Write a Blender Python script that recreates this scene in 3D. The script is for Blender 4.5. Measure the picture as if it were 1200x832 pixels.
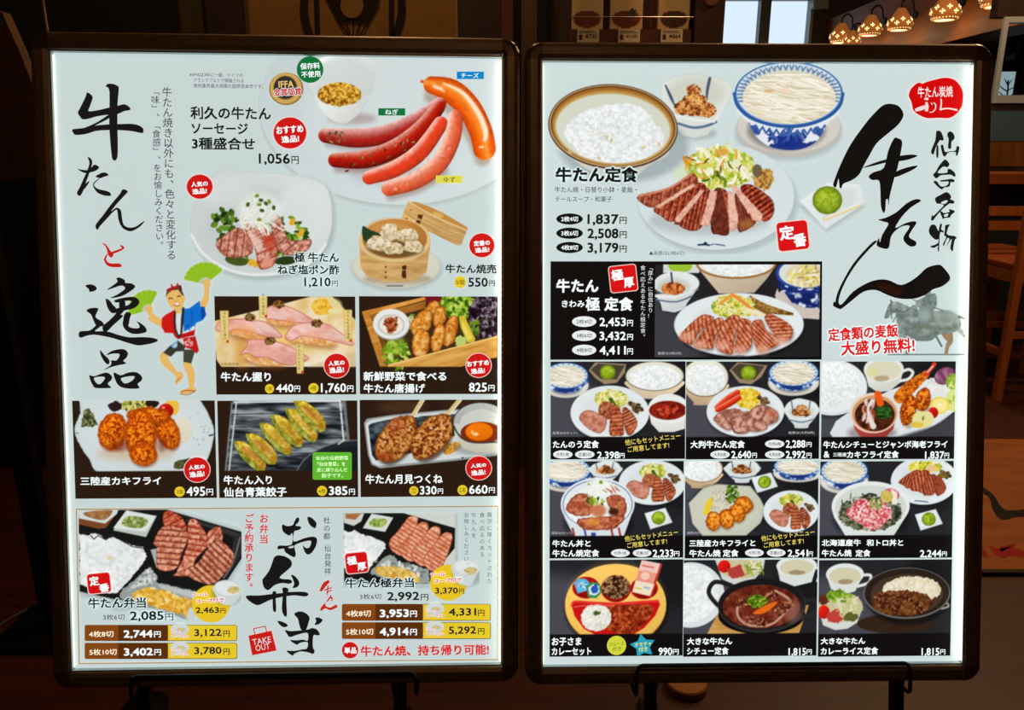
import bpy, bmesh, math, random
import numpy as np
from mathutils import Vector, Matrix
for o in list(bpy.data.objects): bpy.data.objects.remove(o)
SC = bpy.context.scene; COL = SC.collection
# ---------------------------------------------------------------- camera (photo frame 1200 x 832)
FPX = 900.; CAMH = 1.25; PITCH = math.radians(15)
cam = bpy.data.cameras.new('camera'); cam.sensor_fit = 'HORIZONTAL'; cam.sensor_width = 36; cam.lens = 36*FPX/1200; cam.clip_start = .02; cam.clip_end = 200
camo = bpy.data.objects.new('camera', cam); COL.objects.link(camo)
camo.location = (0, 0, CAMH); camo.rotation_euler = (math.pi/2-PITCH, 0, 0); SC.camera = camo
# ---------------------------------------------------------------- daylight outside the windows
wd = bpy.data.worlds.new('sky'); SC.world = wd; wd.use_nodes = True
bg = wd.node_tree.nodes['Background']; bg.inputs[0].default_value = (.74, .88, 1, 1); bg.inputs[1].default_value = 1.0
# ---------------------------------------------------------------- warm ceiling lamps of the restaurant
def lamp(name, loc, watt, col=(1, .62, .3), size=.06):
    l = bpy.data.lights.new(name, 'POINT'); l.energy = watt; l.color = col; l.shadow_soft_size = size
    o = bpy.data.objects.new(name, l); o.location = loc; COL.objects.link(o); return o
# plain ceiling lamps above the seats, the curtain and the entrance, all above the picture's top edge
for nm, loc, watt in (('mat', (2.2, 2.9, 2.9), 60), ('chairs', (2.6, 4.6, 2.9), 45), ('counter', (4.0, 4.2, 2.9), 22), ('rack', (.9, 2.3, 2.9), 12), ('curtain', (-.4, 2.1, 2.9), 26), ('entrance', (0, -.7, 2.9), 20)):
    lamp('ceiling_lamp_%s_offscreen' % nm, loc, watt)
vs = SC.view_settings; vs.view_transform = 'Standard'; vs.look = 'None'; vs.exposure = 0; vs.gamma = 1; vs.use_curve_mapping = False
# pixel helpers: a pixel is a direction; distance comes from the plane it stands on
FW = Vector((0, math.cos(PITCH), -math.sin(PITCH))); DN = Vector((0, -math.sin(PITCH), -math.cos(PITCH))); RT = Vector((1, 0, 0)); CP = Vector((0, 0, CAMH))
def ray(px, py): return RT*((px-600)/FPX)+DN*((py-416)/FPX)+FW
def at(px, py, Y): d = ray(px, py); return CP+d*(Y/d.y)
def atx(px, py, X): d = ray(px, py); return CP+d*(X/d.x)
def ground(px, py, z=0): d = ray(px, py); return CP+d*((z-CAMH)/d.z)
# ---------------------------------------------------------------- print painter
# The two posters carry printed dish photographs.  They are flat print, so each is
# painted procedurally with numpy and stored as the colours of a fine flat mesh.
SS = 2
FR = dict(A=(50,50,4.16),B=(210,50,4.16),C=(360,60,4.379),D=(80,240,3.617),E=(200,190,5.2),F=(400,220,6.),
 G=(245,340,6.163),H=(410,340,6.163),I=(80,460,5.944),J=(250,460,5.944),K=(415,460,5.943),L=(80,590,5.714),
 M=(80,680,5.714),N=(265,590,4.16),O=(390,590,5.714),Q=(390,670,5.714),
 a=(630,60,5.544),b=(770,60,5.2),c=(740,150,4.615),d=(635,180,6.4),e=(960,70,4.62),f=(960,240,4.379),
 g=(635,300,6.4),h=(760,300,5.581),i=(635,415,6.4),j=(795,415,6.4),k=(955,415,6.4),l=(635,535,6.657),
 m=(795,535,6.657),n=(955,535,6.656),o=(635,650,3.636),p=(795,650,3.529),
 c1=(80,90,8.32),c2=(80,180,8.32),c3=(80,270,7.564),c4=(80,370,8.318),c5=(280,600,8.318),c6=(280,680,8.318),
 c7=(960,110,5.943),c8=(960,230,5.547),c9=(1080,145,10.4),c10=(1080,215,10.4),c11=(1060,85,13.86),
 c12=(1030,330,9.248),c13=(155,300,10.4),c14=(170,370,8.32),c15=(365,595,6.65),c16=(640,655,7.5),px=(0,0,1.))
PAPER = (201,217,217)
_tab = np.random.RandomState(5).rand(256*256).reshape(256,256)
def vnoise(x, y, seed=0):
    x = x+seed*17.13; y = y+seed*31.7
    xi = np.floor(x).astype(int); yi = np.floor(y).astype(int); fx = x-xi; fy = y-yi
    fx = fx*fx*(3-2*fx); fy = fy*fy*(3-2*fy)
    a = _tab[yi%256, xi%256]; b = _tab[yi%256, (xi+1)%256]; c = _tab[(yi+1)%256, xi%256]; d = _tab[(yi+1)%256, (xi+1)%256]
    return (a*(1-fx)+b*fx)*(1-fy)+(c*(1-fx)+d*fx)*fy
def fnoise(x, y, seed=0, octv=3):
    s = 0; w = 1; t = 0
    for k in range(octv):
        s = s+w*vnoise(x*2**k, y*2**k, seed+k*3); t += w; w *= .6
    return s/t
def pal(v, cols):
    c = np.array(cols, float)/255; p = np.linspace(0, 1, len(c))
    return np.stack([np.interp(v, p, c[:, i]) for i in range(3)], -1)
class Tx:
    """noise-coloured fill: size of the grain in photo pixels, list of colours dark to light"""
    def __init__(s, size, cols, ang=0, st=1, seed=1, octv=3, con=1.6):
        s.a = (size, cols, math.radians(ang), st, seed, octv, con)
    def __call__(s, X, Y):
        size, cols, an, st, seed, octv, con = s.a
        u = (X*math.cos(an)+Y*math.sin(an))/size/st; v = (-X*math.sin(an)+Y*math.cos(an))/size
        return pal(np.clip((fnoise(u, v, seed, octv)-.5)*con+.5, 0, 1), cols)
def catmull(pts, n=6, closed=False):
    p = [tuple(map(float, q)) for q in pts]; N = len(p); out = []
    for i in range(N if closed else N-1):
        g = (lambda k: p[k % N]) if closed else (lambda k: p[min(max(k, 0), N-1)])
        p0, p1, p2, p3 = g(i-1), g(i), g(i+1), g(i+2)
        for k in range(n):
            t = k/n
            out.append(tuple(.5*(2*b+(c-a)*t+(2*a-5*b+4*c-d)*t*t+(-a+3*b-3*c+d)*t**3) for a, b, c, d in zip(p0, p1, p2, p3)))
    if not closed: out.append(p[-1])
    return out
class Pic:
    def __init__(s, name, board, x0, y0, x1, y1, fr, bg=None, label=None):
        s.name, s.board, s.label = name, board, label
        s.x0, s.y0, s.x1, s.y1 = x0, y0, x1, y1
        s.W = int(round((x1-x0)*SS)); s.H = int(round((y1-y0)*SS))
        s.cut = bg is None
        s.c = np.ones((s.H, s.W, 3))*np.array(bg or PAPER)/255.
        s.t = np.zeros((s.H, s.W))
        s.fr = fr; s.rs = np.random.RandomState(int(x0*7+y0*13) % 9999); s.seed = 0
    def use(s, fr): s.fr = fr; return s
    def _p(s, x, y):
        ox, oy, k = FR[s.fr] if isinstance(s.fr, str) else s.fr
        return ox+x/k, oy+y/k
    @property
    def k(s): return (FR[s.fr] if isinstance(s.fr, str) else s.fr)[2]
    def _box(s, a, b, c, d):
        i0 = max(0, int((a-s.x0)*SS)-2); i1 = min(s.W, int((c-s.x0)*SS)+3); j0 = max(0, int((b-s.y0)*SS)-2); j1 = min(s.H, int((d-s.y0)*SS)+3)
        if i1 <= i0 or j1 <= j0: return None
        X, Y = np.meshgrid(s.x0+(np.arange(i0, i1)+.5)/SS, s.y0+(np.arange(j0, j1)+.5)/SS)
        return (slice(j0, j1), slice(i0, i1)), X, Y
    def _put(s, sl, X, Y, d, col, a=1, soft=.8, edge=None, lit=None, clip=None, q=None, tube=None, rag=0, rsz=3, hole=None):
        s.seed += 1
        if rag: d = d+(fnoise(X/rsz, Y/rsz, s.seed)-.5)*2*rag
        al = np.clip(.5-d/soft, 0, 1)
        if soft > 2: al = al*al*(3-2*al)
        al = al*a
        if clip is not None: al = al*clip[sl]
        if tube is not None:
            cc = pal(np.clip((q+1)/2+(fnoise(X/2.5, Y/2.5, s.seed)-.5)*.12, 0, 1), tube)
            if callable(col): cc = cc*(.82+.24*col(X, Y))
        elif callable(col): cc = col(X, Y)
        else: cc = np.ones(X.shape+(3,))*np.array(col)/255.
        if lit:
            dx, dy, am = lit; cx, cy = X.mean(), Y.mean(); r = max(np.ptp(X), np.ptp(Y), 1)/2
            cc = cc*(1+am*((X-cx)*dx+(Y-cy)*dy)/r)[..., None]
        if edge:
            ec, ew = edge; w = np.clip(1+d/ew, 0, 1)[..., None]*(edge[2] if len(edge) > 2 else 1) if False else np.clip(1+d/ew, 0, 1)[..., None]
            cc = cc*(1-w)+w*np.array(ec)/255.
        s.c[sl] = s.c[sl]*(1-al[..., None])+np.clip(cc, 0, 1)*al[..., None]
        s.t[sl] = np.maximum(s.t[sl], al)
    def mask(s, fn):
        """full-size alpha of one shape, for clipping others: fn is called on a scratch picture"""
        t = Pic('m', s.board, s.x0, s.y0, s.x1, s.y1, s.fr); fn(t); return t.t
    def E(s, cx, cy, rx, ry, col, rot=0, wob=0, **k):
        x, y = s._p(cx, cy); rx /= s.k; ry /= s.k; R = max(rx, ry)*1.1+k.get('soft', 1)+k.get('rag', 0)+wob/s.k
        b = s._box(x-R, y-R, x+R, y+R)
        if b is None: return
        sl, X, Y = b; c_, s_ = math.cos(math.radians(rot)), math.sin(math.radians(rot))
        u = ((X-x)*c_+(Y-y)*s_)/rx; v = (-(X-x)*s_+(Y-y)*c_)/ry
        r = np.sqrt(u*u+v*v)+1e-6
        g = np.sqrt((u/rx)**2+(v/ry)**2)/r+1e-9
        d = (r-1)/g
        if wob: d = d+(vnoise(np.arctan2(v, u)*1.6+9, 0*u, s.seed+3)-.5)*2*wob/s.k
        s._put(sl, X, Y, d, col, **k)
    def G(s, pts, col, sm=0, **k):
        if sm: pts = catmull(pts, 5, True)
        P = [s._p(*q) for q in pts]; m = 1+k.get('soft', 1)+k.get('rag', 0)
        xs = [q[0] for q in P]; ys = [q[1] for q in P]
        b = s._box(min(xs)-m, min(ys)-m, max(xs)+m, max(ys)+m)
        if b is None: return
        sl, X, Y = b; d = np.full(X.shape, 1e9); ins = np.zeros(X.shape, bool)
        for (ax, ay), (bx, by) in zip(P, P[1:]+P[:1]):
            ex, ey = bx-ax, by-ay; L = ex*ex+ey*ey+1e-9
            t = np.clip(((X-ax)*ex+(Y-ay)*ey)/L, 0, 1)
            d = np.minimum(d, (X-ax-t*ex)**2+(Y-ay-t*ey)**2)
            if ay != by: ins ^= ((ay > Y) != (by > Y)) & (X < (bx-ax)*(Y-ay)/(by-ay)+ax)
        d = np.sqrt(d)*np.where(ins, -1, 1)
        s._put(sl, X, Y, d, col, **k)
    def S(s, pts, w, col=None, sm=1, **k):
        """stroke along points; w = radius or list of radii"""
        if not isinstance(w, (list, tuple)): w = [w]*len(pts)
        pp = [(x, y, r) for (x, y), r in zip(pts, w)]
        if sm and len(pp) > 2: pp = catmull(pp, 5)
        P = [s._p(x, y)+(max(r, .01)/s.k,) for x, y, r in pp]
        m = max(q[2] for q in P)+k.get('soft', 1)+1
        b = s._box(min(q[0] for q in P)-m, min(q[1] for q in P)-m, max(q[0] for q in P)+m, max(q[1] for q in P)+m)
        if b is None: return
        sl, X, Y = b; d = np.full(X.shape, 1e9); Q = np.zeros(X.shape)
        for (ax, ay, ar), (bx, by, br) in zip(P, P[1:]):
            ex, ey = bx-ax, by-ay; L = ex*ex+ey*ey+1e-9
            t = np.clip(((X-ax)*ex+(Y-ay)*ey)/L, 0, 1); r = ar+t*(br-ar)
            dd = np.hypot(X-ax-t*ex, Y-ay-t*ey); n = dd-r; w_ = n < d
            d = np.where(w_, n, d); Q = np.where(w_, (ex*(Y-ay)-ey*(X-ax))/math.sqrt(L)/np.maximum(r, .01), Q)
        s._put(sl, X, Y, d, col, q=Q, **k)
    def scat(s, n, cx, cy, rx, ry, ln, wd, cols, ang=(0, 180), bend=0, clip=None, rot=0, a=1):
        """n short strokes inside an ellipse: shreds, grains, crumbs"""
        c_, s_ = math.cos(math.radians(rot)), math.sin(math.radians(rot))
        for i in range(n):
            t = s.rs.rand()*6.283; r = math.sqrt(s.rs.rand()); u, v = rx*r*math.cos(t), ry*r*math.sin(t)
            x, y = cx+u*c_-v*s_, cy+u*s_+v*c_
            an = math.radians(s.rs.uniform(*ang)); l = ln*s.rs.uniform(.5, 1)/2
            dx, dy = math.cos(an)*l, math.sin(an)*l; bd = bend*s.rs.uniform(-1, 1)
            col = cols[s.rs.randint(len(cols))]
            s.S([(x-dx, y-dy), (x-dy*bd, y+dx*bd), (x+dx, y+dy)], [wd*.7, wd, wd*.6], col, sm=1 if bend else 0, clip=clip, a=a, soft=.8)
# ---- shared dishes
RICE = [(204,210,206),(222,229,229),(238,242,243),(245,249,249)]
MEAT = [(74,24,14),(128,46,26),(172,86,58),(206,130,100)]
CHAR = (58,22,12)
def shadow(P, cx, cy, rx, ry, a=.4, soft=10, col=(70,80,85)): P.E(cx, cy, rx, ry, col, a=a, soft=soft)
def rice(P, cx, cy, rx, ry, clip=None, n=60):
    P.E(cx, cy, rx, ry, Tx(2.2, RICE, octv=3, con=1.5, seed=4), rag=1.5, rsz=4, clip=clip, lit=(-.2, -.6, .06))
    P.scat(n, cx, cy, rx*.9, ry*.88, 2.4*P.k, .55*P.k, [(250,252,252),(228,234,234),(206,212,208),(222,212,190)], clip=clip, a=.7)
def rice_bowl(P, cx, cy, rx, ry, rim=(120,80,40), inner=(214,216,200), body=(205,180,135), foot=.5, depth=.9, ricef=.86):
    P.G([(cx-rx*.9, cy+ry*.3), (cx-rx*.84, cy+ry*(.55+depth*.25)), (cx-rx*foot, cy+ry*(1+depth*.28)), (cx-rx*foot*.9, cy+ry*(1.12+depth*.32)), (cx+rx*foot*.9, cy+ry*(1.12+depth*.32)), (cx+rx*foot, cy+ry*(1+depth*.28)), (cx+rx*.84, cy+ry*(.55+depth*.25)), (cx+rx*.9, cy+ry*.3)], body, sm=1, lit=(-.2, .8, -.25))
    P.E(cx, cy, rx, ry, rim); P.E(cx, cy, rx*.965, ry*.955, inner, lit=(0, 1, -.06))
    m = P.mask(lambda t: t.E(cx, cy, rx*.95, ry*.94, (0,0,0)))
    rice(P, cx, cy+ry*.1, rx*ricef, ry*.82, clip=m)
def noodle_bowl(P, cx, cy, rx, ry, depth=1.15, saucer=True):
    if saucer:
        P.E(cx, cy+ry*.75, rx*1.02, ry*.95, (196,192,180)); P.E(cx, cy+ry*.72, rx*.97, ry*.88, (222,220,212)); P.E(cx, cy+ry*.95, rx*.7, ry*.55, (80,82,90), a=.6, soft=5)
    body = [(cx-rx*.93, cy+ry*.3), (cx-rx*.82, cy+ry*.75), (cx-rx*.55, cy+ry*depth), (cx, cy+ry*(depth+.2)), (cx+rx*.55, cy+ry*depth), (cx+rx*.82, cy+ry*.75), (cx+rx*.93, cy+ry*.3)]
    P.G(body, Tx(5, [(34,66,140),(50,84,158),(140,165,205),(222,230,240)], seed=8, con=2.6, octv=2), sm=1, lit=(0, 1, -.25))
    P.G([(cx-rx*.35, cy+ry*.95), (cx, cy+ry*.8), (cx+rx*.35, cy+ry*.95), (cx+rx*.2, cy+ry*1.25), (cx-rx*.2, cy+ry*1.25)], (28,50,120), sm=1, rag=1.5)
    P.E(cx, cy, rx, ry, (46,92,160)); P.E(cx, cy, rx*.95, ry*.94, (205,218,226))
    for k in range(22):
        an = k*6.283/22; P.E(cx+rx*.88*math.cos(an), cy+ry*.87*math.sin(an), rx*.04, ry*.06, (90,125,175), a=.8)
    P.E(cx, cy+ry*.06, rx*.82, ry*.8, (212,208,186))
    m = P.mask(lambda t: t.E(cx, cy+ry*.06, rx*.84, ry*.82, (0,0,0)))
    P.scat(int(34+rx/P.k*1.5), cx, cy+ry*.05, rx*.7, ry*.72, rx*1.0, max(.55*P.k, rx*.012), [(236,232,218),(222,216,196),(246,244,236),(196,186,158),(232,226,208)], ang=(-8, 28), bend=.12, clip=m)
def matcha(P, cx, cy, r):
    P.E(cx, cy, r, r*.95, Tx(3, [(112,138,18),(150,176,38),(176,198,70)], seed=3), rag=.5, lit=(-.5, -.7, .18), edge=((96,120,14), r/P.k*.35))
def dish_plate(P, cx, cy, s):
    P.G([(cx-s, cy-s*.35), (cx+s*.55, cy-s*.75), (cx+s*1.1, cy+s*.35), (cx-s*.55, cy+s*.85)], (222,230,232), lit=(.5, .5, -.06), edge=((196,206,208), 1))
    matcha(P, cx+s*.05, cy, s*.52)
def small_bowl(P, cx, cy, rx, ry):
    P.G([(cx-rx, cy-ry*.2), (cx-rx*.8, cy+ry*.8), (cx-rx*.45, cy+ry*1.45), (cx-rx*.35, cy+ry*1.75), (cx+rx*.35, cy+ry*1.75), (cx+rx*.45, cy+ry*1.45), (cx+rx*.8, cy+ry*.8), (cx+rx, cy-ry*.2)], (212,222,222), sm=1, lit=(.3, .8, -.12))
    P.S([(cx-rx*.78, cy+ry*.95), (cx, cy+ry*1.2), (cx+rx*.78, cy+ry*.9)], rx*.03, (80,100,130))
    P.E(cx, cy, rx, ry, (224,231,230), wob=rx*.06, edge=((188,198,200), .8), lit=(.2, .6, .04))
    P.E(cx, cy+ry*.2, rx*.8, ry*.65, (204,212,208), soft=4)
    for sx in (-.62, .5): P.S([(cx+rx*sx, cy-ry*.75), (cx+rx*sx*.85, cy+ry*.1)], rx*.03, (60,75,100))
    for dx, dy, r in ((-.3, .25, .3), (.25, .3, .32), (0, -.1, .3), (-.05, .3, .3)):
        P.E(cx+rx*dx, cy+ry*dy, rx*r, ry*r*1.2, Tx(2.5, [(84,42,18),(140,78,36),(190,126,70),(214,160,104)], seed=6, con=2.4), rag=1.2)
def plate(P, cx, cy, rx, ry, col=(222,230,232), sh=.5):
    if sh: P.E(cx+rx*.01, cy+ry*.1, rx, ry*.98, (10,10,14), a=sh, soft=6)
    P.E(cx, cy, rx, ry, (176,186,190)); P.E(cx, cy-ry*.012, rx*.99, ry*.98, col, lit=(.1, .6, .03)); P.E(cx, cy, rx*.76, ry*.74, (206,214,216), a=.45, soft=6)
def slab(P, pts, seed=1, n=6, base=MEAT, dark=CHAR, side=None, w=1.1, ang=None):
    """one grilled slice: outline, seared texture and cut scores across it"""
    P.G(pts, Tx(3, base, seed=seed, con=2.2), sm=1, rag=.7, edge=(dark, 1.4))
    m = P.mask(lambda t: t.G(pts, (0,0,0), sm=1))
    (ax, ay), (bx, by) = pts[0], pts[len(pts)//2]
    L = math.hypot(bx-ax, by-ay); ux, uy = (bx-ax)/L, (by-ay)/L
    wd = max(abs((x-ax)*uy-(y-ay)*ux) for x, y in pts)*1.2
    sk = .35
    for i in range(n):
        t = (i+.7)/(n+.4); x, y = ax+ux*L*t, ay+uy*L*t
        P.S([(x-uy*wd-ux*wd*sk, y+ux*wd-uy*wd*sk), (x+uy*wd+ux*wd*sk, y-ux*wd+uy*wd*sk)], w*P.k, dark, clip=m, a=.75, soft=1.4)
        P.S([(x-uy*wd-ux*wd*sk+ux*w*2.1*P.k, y+ux*wd-uy*wd*sk+uy*w*2.1*P.k), (x+uy*wd+ux*wd*sk+ux*w*2.1*P.k, y-ux*wd+uy*wd*sk+uy*w*2.1*P.k)], w*P.k*.6, (226,160,128), clip=m, a=.5, soft=1.4)
    if side: P.G(side, Tx(3, [(188,120,96),(216,164,142),(232,192,172)], seed=seed+2), rag=.6, edge=((150,84,60), .8))
GREEN = [(74,104,20),(128,156,40),(184,198,90),(222,224,160),(236,236,206)]
def salad(P, cx, cy, rx, ry, cols=None, n=46, base=(206,206,120)):
    P.E(cx, cy, rx, ry, Tx(4, cols or [(140,156,50),(196,196,90),(222,218,140),(236,234,200)], seed=5, con=2.3), rag=3, rsz=5)
    P.scat(n, cx, cy, rx*.95, ry*.9, 5*P.k, .8*P.k, [(150,176,44),(208,208,92),(236,232,170),(240,238,214),(120,140,36),(226,200,60)], bend=.5)
def fried(P, cx, cy, rx, ry, rot=0, cols=None):
    shadow(P, cx+rx*.1, cy+ry*.25, rx, ry*.9, .35, 5, (90,60,20))
    P.E(cx, cy, rx, ry, Tx(2.2, cols or [(110,36,4),(186,78,8),(232,132,26),(248,186,74)], seed=int(cx) % 9, con=2.3), rot=rot, rag=1.4, rsz=2.5, lit=(-.3, -.6, .16), edge=((140,56,6), rx/P.k*.35))
def mushrooms(P, cx, cy, s):
    for dx, dy, a in ((-.5, -.3, 30), (.1, -.1, -20), (.4, .25, 15), (-.1, .4, 50)):
        P.E(cx+dx*s, cy+dy*s, s*.6, s*.34, Tx(2, [(50,36,20),(100,76,48),(146,120,84)], seed=int(dx*7)+4, con=2.2), rot=a, rag=1)
def tongue_set(P, cx, cy, rx, ry, veg=True):
    """plate of mixed tongue slices with salad, shared by three printed sets"""
    plate(P, cx, cy, rx, ry)
    salad(P, cx+rx*.02, cy-ry*.5, rx*.42, ry*.34)
    P.S([(cx+rx*.02, cy-ry*.5), (cx+rx*.12, cy-ry*.25)], rx*.05, (60,96,20))
    mushrooms(P, cx+rx*.66, cy-ry*.22, rx*.2)
    P.G([(cx-rx*.3, cy-ry*.1), (cx-rx*.18, cy-ry*.4), (cx+rx*.1, cy-ry*.32), (cx+rx*.05, cy+ry*.2), (cx-rx*.2, cy+ry*.15)], Tx(2.5, [(110,46,26),(170,92,60),(206,140,100)], seed=7, con=2), sm=1, rag=1)
    P.G([(cx-rx*.78, cy+ry*.2), (cx-rx*.6, cy-ry*.1), (cx-rx*.3, cy), (cx-rx*.08, cy+ry*.25), (cx-rx*.2, cy+ry*.72), (cx-rx*.5, cy+ry*.62)], Tx(3, [(160,90,70),(196,126,104),(214,156,134)], seed=9), sm=1, rag=.6, edge=((130,66,46), 1.2))
    slab(P, [(cx+rx*.08, cy-ry*.2), (cx+rx*.26, cy-ry*.14), (cx+rx*.36, cy+ry*.72), (cx+rx*.2, cy+ry*.84), (cx-rx*.02, cy+ry*.74)][:5], 3, 6, [(130,50,24),(184,90,50),(214,130,84)], (110,40,20), w=.8)
    slab(P, [(cx+rx*.32, cy-ry*.16), (cx+rx*.52, cy-ry*.08), (cx+rx*.7, cy+ry*.4), (cx+rx*.52, cy+ry*.82), (cx+rx*.38, cy+ry*.6)], 5, 6, [(130,50,24),(190,96,56),(220,140,96)], (90,30,16), w=.8)
PICS = []
def pic(*a, **k):
    P = Pic(*a, **k); PICS.append(P); return P
# ---------------------------------------------------------------- dish photographs, left poster
BRN = (44,28,18)
P = pic('sausages', 'L', 300, 66, 587, 250, 'C', label='printed photo of sausages and mustard on a white plate')
P.E(480, 296, 730, 510, (150,162,162), a=.22, soft=4)
P.E(480, 280, 728, 512, (180,184,178)); P.E(480, 278, 727, 510.5, (205,219,220), lit=(.3, .8, .05)); P.E(560, 330, 560, 400, (214,226,228), a=.6, soft=30)
P.E(480, 640, 260, 60, (150,150,150), a=.25, soft=14)
P.E(230, 345, 120, 30, (150,110,110), a=.45, soft=10)
P.G([(8,130),(60,40),(200,22),(335,45),(354,110),(330,215),(270,315),(205,366),(150,365),(90,325),(40,235)], (221,227,225), sm=1, lit=(.7, .6, -.14))
P.E(175, 150, 165, 120, (205,214,212), rot=-12, soft=10, a=.8)
P.E(165, 222, 112, 62, Tx(2.2, [(112,70,8),(176,120,22),(214,160,48),(240,206,104)], seed=2, con=2.4), rag=1.2, lit=(0, -1, .12))
P.G([(40,235),(60,262),(160,285),(270,262),(282,240),(330,215),(270,315),(205,366),(150,365),(90,325)], (222,227,224), sm=0, lit=(.6, .5, -.12), soft=1.5)
for off in (12,): 
    P.S([(110,470),(260,490),(420,470),(560,420)], 22, (110,80,78), a=.35, soft=9)
    P.S([(160,600),(330,600),(470,550)], 22, (110,60,50), a=.4, soft=9)
    P.S([(430,745),(580,700),(700,610)], 22, (120,80,70), a=.4, soft=9)
    P.S([(640,230),(760,300),(850,430),(900,550)], 40, (130,90,60), a=.4, soft=9)
nz = Tx(3.5, [(120,120,120),(215,215,215),(255,255,255)], seed=3, con=2)
P.S([(640,172),(740,205),(830,290),(890,410),(910,500)], [44,62,62,60,58], nz, tube=[(196,62,4),(230,88,10),(244,120,24),(250,150,60),(226,96,16),(184,60,6)][::-1])
P.S([(700,165),(800,215),(880,320),(915,410),(912,455)], [4,10,13,13,9], (255,232,206), soft=3)
P.S([(652,180),(690,195)], 8, (255,222,190), soft=3); P.E(895,492,14,5,(255,220,190)); P.E(590,155,10,9,(214,96,40)); P.E(700,205,8,6,(255,190,130))
P.S([(95,432),(250,445),(400,425),(560,355),(680,270)], [38,50,48,42,34], nz, tube=[(236,196,190),(214,140,132),(180,84,78),(176,34,26),(150,26,22),(104,20,18)])
P.scat(16, 150, 440, 60, 30, 18, 5, [(110,96,60),(150,140,100),(90,50,40)])
P.S([(145,558),(300,553),(450,500),(580,405),(672,290)], [38,48,48,46,34], nz, tube=[(230,176,164),(206,104,84),(186,36,16),(170,20,8),(140,18,8),(86,14,8)])
P.scat(18, 380, 530, 240, 30, 16, 5, [(96,90,40),(150,140,90),(110,20,10)], rot=-22)
P.S([(318,648),(450,604),(580,515),(685,372)], [36,42,44,38], nz, tube=[(252,206,192),(244,150,128),(228,74,44),(226,60,30),(206,60,30),(160,44,22)])
P.S([(420,704),(560,662),(680,570),(745,440),(762,335)], [40,44,46,44,36], nz, tube=[(252,212,198),(246,176,152),(232,124,90),(226,98,60),(210,84,50),(168,64,40)])
P.scat(26, 590, 600, 190, 30, 22, 4, [(250,200,180),(206,84,54),(240,150,120)], rot=-35, a=.6)

P = pic('tongue_salad', 'L', 212, 198, 402, 346, 'E', label='printed photo of sliced beef tongue salad in a white bowl')
bw = [(300,48),(480,55),(700,72),(935,135),(985,330),(950,500),(850,620),(700,678),(500,695),(330,658),(190,565),(120,430),(140,270),(240,110)]
P.G([(x+15, y+22) for x, y in bw], (120,135,135), sm=1, a=.4, soft=9)
P.G(bw, (208,217,216), sm=1, edge=((190,200,200), 1.2), lit=(.6, -.3, .05))
P.E(560, 400, 360, 240, (192,202,200), a=.6, soft=24); P.E(800, 330, 160, 210, (224,231,231), a=.7, soft=20); P.E(330, 180, 150, 90, (222,226,224), a=.5, soft=16)
P.S([(125,440),(200,560),(340,650),(500,686),(700,670),(850,610),(945,500)], 8, (232,238,238), soft=3)
P.scat(70, 560, 460, 300, 150, 40, 12, [(54,84,20),(88,120,34),(34,54,16),(120,150,50),(60,90,26)], bend=.4)
P.scat(26, 330, 350, 80, 60, 30, 16, [(60,96,30),(100,140,40),(30,50,16)]); P.scat(40, 740, 460, 100, 80, 26, 13, [(80,130,30),(140,170,50),(40,70,20),(190,200,90)])
P.E(400, 600, 70, 30, (72,84,30), rot=10); P.E(700, 600, 70, 26, (40,60,24), rot=-5)
for q in ((490,610),(520,620),(730,540),(795,430),(740,365)): P.E(*q, 16, 24, (226,170,40), rot=30)
TM = [(150,84,66),(190,116,94),(212,148,128),(230,184,166)]
slab(P, [(275,500),(330,440),(410,400),(480,460),(500,545),(430,580),(330,572)], 3, 4, TM, (120,44,24), w=.8)
slab(P, [(610,330),(670,340),(720,470),(850,470),(840,530),(740,570),(640,520)], 6, 4, TM, (96,50,40), w=.7)
slab(P, [(440,390),(500,350),(570,400),(640,470),(640,610),(580,652),(535,640),(510,520)], 4, 5, TM, (130,34,18), w=.8)
P.G([(470,420),(510,440),(560,500),(540,550),(500,500)], (236,206,196), sm=1, soft=4, a=.8); P.E(600, 490, 34, 60, (190,60,34), rot=-10, soft=5, a=.7); P.E(590, 610, 34, 30, (226,150,124), soft=4)
P.E(540, 290, 130, 100, (226,232,228), a=.9, soft=12); P.scat(60, 520, 300, 110, 70, 130, 4, [(238,241,236),(226,230,222),(214,220,208)], ang=(95,165), bend=.15)
P.scat(16, 560, 390, 160, 30, 110, 4, [(240,240,228),(226,226,206)], ang=(20,80), bend=.3); P.S([(440,372),(520,360),(580,390),(597,440)], 6, (242,238,228))
for x, y in ((525,205),(470,258),(580,252),(600,240),(628,278),(556,295),(540,258),(540,350),(550,232)): P.E(x, y, 15, 11, (60,92,36) if x % 3 else (128,152,60), rot=x)

P = pic('steamer', 'L', 408, 234, 552, 343, 'F', label='printed photo of steamed dumplings in a round bamboo steamer')
P.E(390, 570, 318, 155, (150,160,158), a=.5, soft=8)
P.E(385, 555, 312, 150, (206,207,190)); P.E(385, 545, 300, 140, (214,214,198))
BAM = [(188,142,80),(206,164,102),(220,182,122)]
P.G([(470,95),(510,98),(890,285),(840,405),(800,400),(430,215),(425,195)], Tx(3, BAM, ang=25, st=6, seed=3), lit=(.4, .6, -.1))
P.G([(495,102),(560,110),(700,170),(860,262),(885,285),(860,298),(650,205),(520,140)], (196,140,66), sm=1); P.E(680, 190, 40, 16, (222,176,96), rot=20)
P.S([(478,98),(560,150),(700,222),(880,300)], 5, (232,204,150))
for k in range(3): P.S([(445,150+k*28),(640,255+k*30),(850,345+k*22)], 2, (168,120,60), a=.7)
for x, y, w in ((555,205,15),(543,243,13)): P.G([(x-w,y-20),(x+w+4,y-12),(x+w-4,y+18),(x-w-6,y+10)], (84,48,16), rag=1)
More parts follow.
